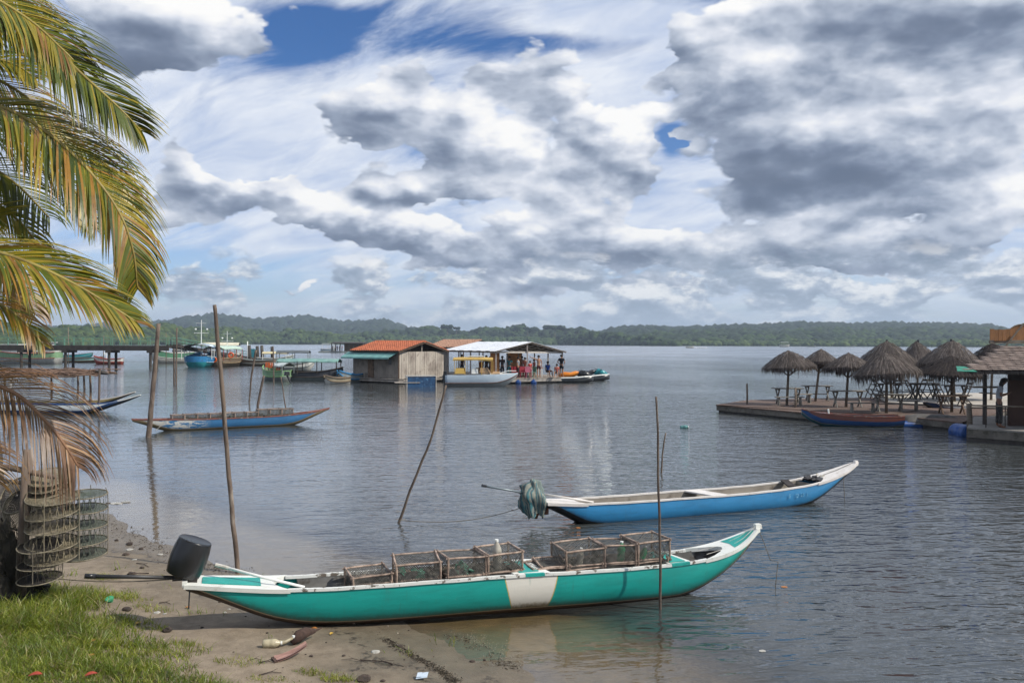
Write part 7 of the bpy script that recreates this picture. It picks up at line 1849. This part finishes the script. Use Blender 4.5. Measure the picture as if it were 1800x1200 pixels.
# ================================================================ grass
def inpoly(X, Y, poly):
    ins = np.zeros(X.shape, bool); n_ = len(poly)
    for i in range(n_):
        a, b = poly[i], poly[(i + 1) % n_]
        if a[1] == b[1]: continue
        ins ^= ((a[1] > Y) != (b[1] > Y)) & (X < (b[0] - a[0]) * (Y - a[1]) / (b[1] - a[1]) + a[0])
    return ins
gp = [at(px, py, .36) for px, py in ((-80, 985), (0, 990), (60, 1000), (140, 995), (172, 1020), (185, 1060), (225, 1095), (262, 1110), (300, 1140), (350, 1150), (400, 1168), (445, 1195), (470, 1230))]
gp = [(p.x, p.y) for p in gp] + [(-1.2, 5.6), (-8.5, 5.2), (-9.5, 11.5)]
def blades(name, label, X, Y, hmin, hmax, wid, mats, wts, lean=.5):
    n_ = len(X); Z = hgt(X, Y) - .01
    h = (hmin + (hmax - hmin) * nrs.rand(n_) ** 1.3) * (1 + .9 * np.exp(-((X + 5.4) ** 2 + (Y - 9.4) ** 2) / 2.2)) * (.75 + .5 * (np.sin(X * 3.1 + Y * 2.3) * np.sin(Y * 3.7 - X * 1.9) > -.1)); a = nrs.rand(n_) * 6.283; la = nrs.rand(n_) * 6.283; ln = lean * (.25 + nrs.rand(n_))
    dx, dy = np.cos(a) * wid / 2, np.sin(a) * wid / 2; lx, ly = np.cos(la) * ln * h, np.sin(la) * ln * h
    V = np.zeros((n_, 7, 3))
    for k, (f, w_) in enumerate(((0, 1), (.45, .8), (.8, .5))):
        cx_ = X + lx * f ** 1.8; cy_ = Y + ly * f ** 1.8; cz_ = Z + h * f * (1 - .25 * ln * f)
        V[:, 2 * k] = np.stack([cx_ - dx * w_, cy_ - dy * w_, cz_], -1); V[:, 2 * k + 1] = np.stack([cx_ + dx * w_, cy_ + dy * w_, cz_], -1)
    V[:, 6] = np.stack([X + lx, Y + ly, Z + h * (1 - .25 * ln)], -1)
    tri = np.array([(0, 1, 3), (0, 3, 2), (2, 3, 5), (2, 5, 4), (4, 5, 6)])
    F = (tri[None] + (np.arange(n_) * 7)[:, None, None]).reshape(-1, 3)
    mi = np.repeat(nrs.choice(len(mats), n_, p=wts), 5)
    return tag(np_mesh(name, V.reshape(-1, 3), F, mats, mi), label, kind='stuff')
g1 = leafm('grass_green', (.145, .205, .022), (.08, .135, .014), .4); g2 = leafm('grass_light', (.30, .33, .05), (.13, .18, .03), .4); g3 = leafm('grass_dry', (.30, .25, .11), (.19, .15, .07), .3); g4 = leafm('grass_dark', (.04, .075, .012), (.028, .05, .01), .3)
N0 = 330000
X = -9.6 + nrs.rand(N0) * 9.0; Y = 5.4 + nrs.rand(N0) * 6.4
def fbm(X, Y, s, seed=0):
    o = np.zeros_like(X); r = np.random.RandomState(seed)
    for k in range(4):
        for q in range(3):
            a = r.rand() * 6.28; f = s * 2 ** k * (.8 + .4 * r.rand()); o += np.sin((X * np.cos(a) + Y * np.sin(a)) * f + r.rand() * 6.28) / 2 ** k
    return o / 4
wobx = .16 * fbm(X, Y, 2.6, 1); woby = .16 * fbm(X, Y, 2.6, 2)
mound = 1 + .8 * np.exp(-((X + 5.6) ** 2 + (Y - 9.2) ** 2) / 1.6)
vis = (np.abs(X) / Y < .66) & (Y > 6.2) & (X < 0)
edge_ = sum(inpoly(X + wobx + ox, Y + woby + oy, gp).astype(float) for ox, oy in ((0, 0), (.28, 0), (-.28, 0), (0, .28), (0, -.28), (.5, .2), (-.2, .5))) / 7
keep = vis & (edge_ + .25 * fbm(X, Y, 5.5, 15) > .12 + .60 * nrs.rand(N0)) & (fbm(X, Y, 4.2, 5) + .38 + .3 * nrs.rand(N0) > 0)
X, Y = X[keep], Y[keep]
dens_ = nrs.rand(len(X)) < .93; X, Y = X[dens_], Y[dens_]
tone = fbm(X, Y, 1.6, 7)
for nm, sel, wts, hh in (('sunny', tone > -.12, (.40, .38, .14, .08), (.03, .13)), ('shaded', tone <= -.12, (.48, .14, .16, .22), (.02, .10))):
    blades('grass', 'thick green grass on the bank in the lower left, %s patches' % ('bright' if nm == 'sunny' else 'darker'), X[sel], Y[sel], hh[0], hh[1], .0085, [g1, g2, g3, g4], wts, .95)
# thin tufts and creepers on the sand
tx, ty = [], []
for px, py, r_, n_ in ((545, 1168, .10, 170), (592, 1178, .10, 240), (520, 1200, .12, 160), (327, 1130, .10, 200), (210, 1040, .16, 260), (235, 1045, .14, 160), (265, 1058, .12, 90), (300, 1148, .2, 240), (420, 1160, .16, 130), (252, 1100, .18, 260), (280, 1065, .10, 60), (180, 1010, .14, 200), (470, 1185, .12, 140), (640, 1190, .1, 50), (285, 1003, .12, 70)):
    p = at(px, py, .16); a = nrs.rand(n_) * 6.28; q = r_ * np.sqrt(nrs.rand(n_)); tx.append(p.x + q * np.cos(a) * 1.6); ty.append(p.y + q * np.sin(a) * .8)
blades('grass_tufts', 'sparse yellowish tufts of grass on the sand', np.concatenate(tx), np.concatenate(ty), .02, .075, .007, [g1, g2, g3], (.35, .35, .3), 1.0)

# ================================================================ things lying on the sand
def on(px, py, dz=0.):
    z = .1
    for _ in range(4): p = at(px, py, z); z = gz(p.x, p.y)
    return Vector((p.x, p.y, z + dz))
def leafy(label, px, py, m, L=.09, rz=0., group='fallen leaves on the grass and sand', tilt=.12, dz=.015, cat='leaf'):
    vs = []; N = 7
    for i in range(N + 1):
        f = i / N; w_ = L * .33 * math.sin(math.pi * min(f * .95 + .04, 1)) ** .8; z = .18 * L * math.sin(math.pi * f)
        vs += [(f * L - L / 2, -w_, z * .5 + w_ * .25), (f * L - L / 2, 0, z * .5), (f * L - L / 2, w_, z * .5 + w_ * .12)]
    fs = [(i * 3 + j, (i + 1) * 3 + j, (i + 1) * 3 + j + 1, i * 3 + j + 1) for i in range(N) for j in range(2)]
    mb = MB().add(vs, fs); n0 = len(vs); mb.add([(a, b, c_ - .003) for a, b, c_ in vs], [f[::-1] for f in fs])
    o = mb.build('fallen_leaf', m); o.location = on(px, py, dz); o.rotation_euler = (tilt, -tilt * .6, rz); return tag(o, label, cat, group)
lred = mat('leaf_red', (.34, .05, .025), (.18, .03, .015), 9, .6, .1); lor = mat('leaf_orange_dry', (.42, .17, .04), (.28, .10, .03), 9, .7, .1); lyl = mat('leaf_amber', (.52, .33, .06), (.38, .22, .04), 9, .6, .1)
leafy('bright red leaf at the bottom left edge of the grass', 62, 1196, lred, .11, .2, dz=.05); leafy('red leaf on the grass right of the first one', 160, 1196, lred, .10, .5, dz=.055)
leafy('small orange leaf on the grass, upper one', 163, 1134, lor, .07, .9, dz=.045); leafy('small orange leaf on the grass, lower one', 161, 1160, lor, .07, .6, dz=.045)
leafy('amber leaf on the dark sand left of the hull shadow', 243, 1097, lyl, .075, .9); leafy('amber leaf next to the brown husk', 545, 1113, lyl, .07, .3); leafy('orange leaf just above the amber one by the husk', 552, 1106, lor, .07, -.2); leafy('yellow leaf alone on the sand right of the husk', 583, 1115, lyl, .055, 1.1)
leafy('orange leaf on the seaward sand near the hull shadow left end', 330, 1069, lor, .06, .3)
cup = thing('plastic_cup', 'crushed green plastic cup in the grass edge', 'cup', on(193, 1058, .03)); MB().lathe([(.030, -.03), (.045, .012), (.042, .02)], 14, Matrix.Rotation(.5, 4, 'X')).build('bowl', mat('cup_green', (.05, .35, .18), (.03, .25, .12), 9, .3, .2), cup); MB().lathe([(.046, .012), (.049, .018)], 14, Matrix.Rotation(.5, 4, 'X')).build('rim', green_b, cup)
clear_b = mat('bottle_dirty_clear', (.42, .37, .25), (.28, .25, .17), 12, .25, .2)
bt_ = bottle('plastic_bottle', 'crumpled bent clear bottle lying left of the brown husk', on(462, 1137, .035), (R(90), 0, R(98)), clear_b, .045, .19)
b2 = thing('plastic_scrap', 'curled strip of clear plastic trailing from the bent bottle', 'scrap', on(485, 1134, .02)); MB().tube([(-.04, 0, .02), (.03, -.02, .01), (.10, -.01, .02), (.17, .04, .05)], [.035, .03, .018, .012], 7).build('strip', clear_b, b2, smooth=True); MB().lathe([(.016, 0), (.016, .02)], 8, Matrix.Translation((.17, .04, .05))).build('cap', white_p, b2)
husk = thing('coconut_husk', 'dark brown palm husk lying on the sand', 'husk', on(531, 1130, .03)); hm = mat('husk_brown', (.075, .045, .035), (.04, .025, .02), 9, .9, .5, stretch=(1, 4, 1))
MB().tube([(-.09, -.07, .0), (-.03, -.02, .05), (.03, .05, .07), (.10, .14, .05)], [.03, .062, .055, .02], 9).build('shell', hm, husk, smooth=True); MB().tube([(.09, .12, .05), (.16, .19, .07)], [.014, .006], 5).build('stalk', hm, husk)
bk = thing('bark_plank', 'pinkish curved piece of bark leaning on the husk', 'bark', on(513, 1157, .02)); vs = []
for i in range(9):
    f = i / 8; 
    for q in (-1, 0, 1): vs.append((-.17 + .34 * f, q * .045 * (1 - .35 * f) + .05 * f * f, .015 + .06 * f * f + (.014 if q else 0)))
fs = [(i * 3 + j, (i + 1) * 3 + j, (i + 1) * 3 + j + 1, i * 3 + j + 1) for i in range(8) for j in range(2)]
mb = MB().add(vs, fs); mb.add([(a, b, c_ - .02) for a, b, c_ in vs], [f[::-1] for f in fs]); mb.build('strip', mat('bark_pink', (.34, .20, .17), (.19, .11, .09), 12, .85, .4, stretch=(.4, 3, 1)), bk); bk.rotation_euler = (.2, 0, R(38))
MB().box((-.18, -.0, .01), (.03, .09, .02)).build('broken_end', hm, bk)
def crumple(nm, label, cat, px, py, r, m, seed, flat=.35, group=None):
    r3 = random.Random(seed); bm = bmesh.new(); bmesh.ops.create_icosphere(bm, subdivisions=2, radius=r)
    for v_ in bm.verts: k = 1 + .45 * noise.noise(v_.co * 14 / (r * 20) * 1. + Vector((seed, 0, 0))); v_.co *= k * r3.uniform(.85, 1.1); v_.co.z *= flat
    me = bpy.data.meshes.new(nm); bm.to_mesh(me); bm.free(); me.materials.append(m); o = bpy.data.objects.new(nm, me); col.objects.link(o); o.location = on(px, py, r * flat * .5); return tag(o, label, cat, group)
wt_ = mat('litter_white', (.42, .41, .37), (.26, .25, .22), 14, .5, .3)
crumple('plastic_bag', 'pale plastic bag half buried right of the husk', 'bag', 661, 1146, .05, wt_, 1)
lid = MB().slab([Vector(p) for p in ((-.05, -.04, 0), (.055, -.035, .012), (.06, .04, .035), (-.045, .045, .02))], .004).slab([Vector(p) for p in ((-.045, -.03, .012), (.0, -.03, .016), (.0, .035, .034), (-.04, .035, .03))], .006).build('plastic_tray', mat('tray_blue_white', (.50, .58, .66), (.40, .48, .56), 9, .3, .1)); lid.location = on(741, 1193, .02); tag(lid, 'pale blue plastic tray on the sand at the bottom edge', 'tray')
for k, (px, py, r, lb) in enumerate(((228, 966, .075, 'white bag in the weed line at the top of the beach'), (236, 984, .05, 'small pale litter below the white bag'), (282, 975, .06, 'white litter in the wet sand left of the tall pole'), (318, 985, .045, 'pale scrap near the black drum at the waterline'), (275, 1077, .055, 'greyish crumpled litter by the hull shadow'), (290, 1079, .035, 'small white crumb of litter beside the greyish litter'), (395, 1076, .03, 'white scrap just under the teal canoe stern'), (403, 1070, .025, 'thin white scrap under the stern'), (652, 1160, .02, 'tiny white shell on the sand'))):
    crumple('litter', lb, 'litter', px, py, r * .7, wt_, 10 + k, .3, 'pale litter scattered on the beach')
GD = 'dark debris scattered on the beach'
deb = [(222, 975, .05, 'dark clod above the litter line'), (230, 1009, .05, 'dark twisted weed near the long tiller'), (250, 998, .035, 'dark chip beside the tiller'), (293, 1109, .055, 'brown coconut piece below the hull shadow'), (223, 1072, .05, 'dark stone at the grass edge by the green cup'), (228, 957, .05, 'brown clod high on the beach'), (205, 950, .035, 'small dark clod high on the beach'), (248, 965, .04, 'reddish clod right of the white bag'), (432, 1083, .014, 'black pebble in the hull shadow'), (640, 1195, .07, 'dark driftwood lump at the bottom edge'), (702, 1136, .03, 'dark chip near the weed line'), (548, 1153, .02, 'small black chip right of the bark'), (604, 1152, .02, 'black chip on the sand by the weed line'), (830, 1163, .03, 'upright dark stub at the water edge'), (852, 1160, .02, 'dark pebble at the water edge'), (672, 1197, .025, 'dark chip at the bottom edge right of the driftwood'), (386, 1058, .02, 'reddish scrap under the stern deck'), (355, 1103, .018, 'little dark chip below the shadow'), (205, 1000, .02, 'dark crumb near the mooring line'), (470, 1112, .015, 'tiny dark chip above the bent bottle')]
dbm = mat('debris_brown', (.07, .05, .04), (.035, .028, .024), 12, .9, .5, rvar=.6)
for k, (px, py, r, lb) in enumerate(deb): crumple('debris', lb, 'debris', px, py, r, dbm, 40 + k, .55, GD)
GS = 'twigs on the sand'
for k, (x0_, y0_, x1_, y1_, w_, lb) in enumerate(((633, 1160, 710, 1172, .006, 'long thin twig below the weed line'), (690, 1168, 655, 1164, .008, 'short twig crossing the long one'), (240, 990, 262, 997, .007, 'curved twig above the tiller tip'), (455, 1165, 483, 1166, .006, 'twig left of the bark piece'), (435, 1162, 460, 1160, .004, 'fine twig on the sand'), (280, 1060, 300, 1062, .006, 'twig by the dark stone'), (640, 1163, 600, 1160, .004, 'fine twig left of the long one'), (262, 1008, 222, 1012, .008, 'dark twig under the mooring line'), (455, 1187, 495, 1183, .006, 'reddish twig near the bottom grass'))):
    a, b_ = on(x0_, y0_, .008), on(x1_, y1_, .008); m_ = (a + b_) / 2 + Vector((0, .02, .012)); q = MB().tube([a, m_, b_], [w_, w_ * .9, w_ * .5], 5).tube([m_, m_ + (b_ - a) * .25 + Vector((0, .04, .01))], [w_ * .6, w_ * .3], 4).build('twig', dbm); tag(q, lb, 'twig', GS)
# weed line of shreds along the beach (nobody could count it)
X, Y = [], []
path = [on(px, py) for px, py in ((150, 893), (205, 925), (250, 948), (300, 975), (345, 995), (420, 1003))]
path2 = [on(px, py) for px, py in ((675, 1122), (700, 1137), (735, 1158), (765, 1172), (785, 1185), (800, 1200))]
path3 = [on(px, py) for px, py in ((790, 1118), (825, 1128), (850, 1142), (880, 1165), (905, 1175))]
mb = MB(); r3 = random.Random(77)
for pth, n_, sp_ in ((path, 900, .16), (path2, 700, .035), (path3, 160, .06)):
    for k in range(n_):
        u_ = r3.random() * (len(pth) - 1); i = int(u_); p = pth[i].lerp(pth[i + 1], u_ - i); p = p + Vector((r3.gauss(0, sp_), r3.gauss(0, sp_ * .8), 0)); p.z = max(gz(p.x, p.y), 0) + .004
        a = r3.random() * 3.14; L = r3.uniform(.004, .035) * (.5 + r3.random() ** 3); w_ = r3.uniform(.001, .0035); d = Vector((math.cos(a), math.sin(a), 0)); s_ = Vector((-d.y, d.x, 0)); z = Vector((0, 0, r3.uniform(.002, .012)))
        mb.add([p - d * L, p + s_ * w_, p + d * L + z * .5, p - s_ * w_, p + z], [(0, 1, 4), (1, 2, 4), (2, 3, 4), (3, 0, 4)])
tag(mb.build('seaweed_line', mat('weed_shreds', (.035, .028, .02), (.06, .05, .035), 10, .9, .2)), 'dark shredded weed and husk bits along the waterline', kind='stuff')
# small pebbles and crumbs on the sand
n_ = 2600; X = -6.5 + nrs.rand(n_) * 7.5; Y = 7.2 + nrs.rand(n_) * 8.5; sd_ = sdist(X, Y); k_ = (sd_ > .02) & (sd_ < 3.3) & (nrs.rand(n_) < np.clip(.35 + fbm(X, Y, 2.2, 9), 0, 1)); X, Y = X[k_], Y[k_]
V, F = clumps(np.stack([X, Y, hgt(X, Y) + .002], -1), .003 + .010 * nrs.rand(len(X)) ** 3, (ICO1_V, ICO1_F), .5); tag(np_mesh('pebbles', V, F, [dbm, mat('shell_bits', (.45, .40, .33), (.30, .26, .2), 20, .8, .1)], np.repeat((nrs.rand(len(X)) < .2).astype(int), 80)), 'small pebbles, husk crumbs and shell bits on the sand', kind='stuff')
# froth and bubbles where the ripples run out on the sand
n_ = 420; u_ = nrs.rand(n_) * (len(path3) - 1); i0 = u_.astype(int); A0 = np.array([[p.x, p.y] for p in path3]); PP = A0[i0] * (1 - (u_ - i0))[:, None] + A0[i0 + 1] * (u_ - i0)[:, None]
PP[:, 0] += .10 + .10 * nrs.randn(n_); PP[:, 1] += .05 + .07 * nrs.randn(n_); kk = sdist(PP[:, 0], PP[:, 1]) < .05; PP = PP[kk]
V, F = clumps(np.stack([PP[:, 0], PP[:, 1], np.full(len(PP), .002)], -1), .0015 + .0045 * nrs.rand(len(PP)), (ICO1_V, ICO1_F), .35); tag(np_mesh('froth', V, F, mat('froth', (.42, .39, .32), (.28, .26, .21), 20, .3, 0)), 'thin froth and bubbles at the edge of the shallow water', kind='stuff')
# floating scraps on the water
for k, (px, py, r, lb, m) in enumerate(((205, 884, .10, 'white scrap of rubbish afloat near the shore', wt_), (222, 882, .07, 'second white scrap afloat right of the first', wt_), (190, 884, .06, 'dark sliver afloat left of the white scraps', dbm), (1378, 1031, .035, 'pale leaf afloat right of the teal bow', lor), (1340, 1143, .03, 'tiny pale scrap afloat at lower right', wt_), (1016, 927, .04, 'orange scrap afloat at the blue canoe stern', lor))):
    p = at(px, py, .005); bm = bmesh.new(); bmesh.ops.create_icosphere(bm, subdivisions=1, radius=r)
    for v_ in bm.verts: v_.co *= rnd.uniform(.6, 1.2); v_.co.z *= .2; v_.co.x *= 1.5
    me = bpy.data.meshes.new('floating_scrap'); bm.to_mesh(me); bm.free(); me.materials.append(m); o = bpy.data.objects.new('floating_scrap', me); col.objects.link(o); o.location = p; tag(o, lb, 'litter', 'scraps afloat on the water')
# ================================================================ air
HZ = bpy.data.materials.new('haze'); HZ.use_nodes = True; HZ.node_tree.nodes.clear()
pv = HZ.node_tree.nodes.new('ShaderNodeVolumePrincipled'); pv.inputs['Color'].default_value = (.66, .80, .98, 1); pv.inputs['Density'].default_value = 0.00020; pv.inputs['Anisotropy'].default_value = .2
mo = HZ.node_tree.nodes.new('ShaderNodeOutputMaterial'); HZ.node_tree.links.new(pv.outputs[0], mo.inputs['Volume'])
hz_o = MB().box((0, 1800, 70), (6400, 7200, 150)).build('haze', HZ); tag(hz_o, kind='stuff')
# ---------------------------------------------------------------- render settings
c = S.cycles
c.use_adaptive_sampling = True; c.adaptive_threshold = .02; c.adaptive_min_samples = 16
c.max_bounces = 6; c.diffuse_bounces = 2; c.glossy_bounces = 3; c.transmission_bounces = 3; c.transparent_max_bounces = 8; c.volume_bounces = 0
c.caustics_reflective = False; c.caustics_refractive = False
c.use_denoising = True; c.sample_clamp_indirect = 6
try: c.denoiser = 'OPENIMAGEDENOISE'; c.denoising_prefilter = 'ACCURATE'
except Exception: pass
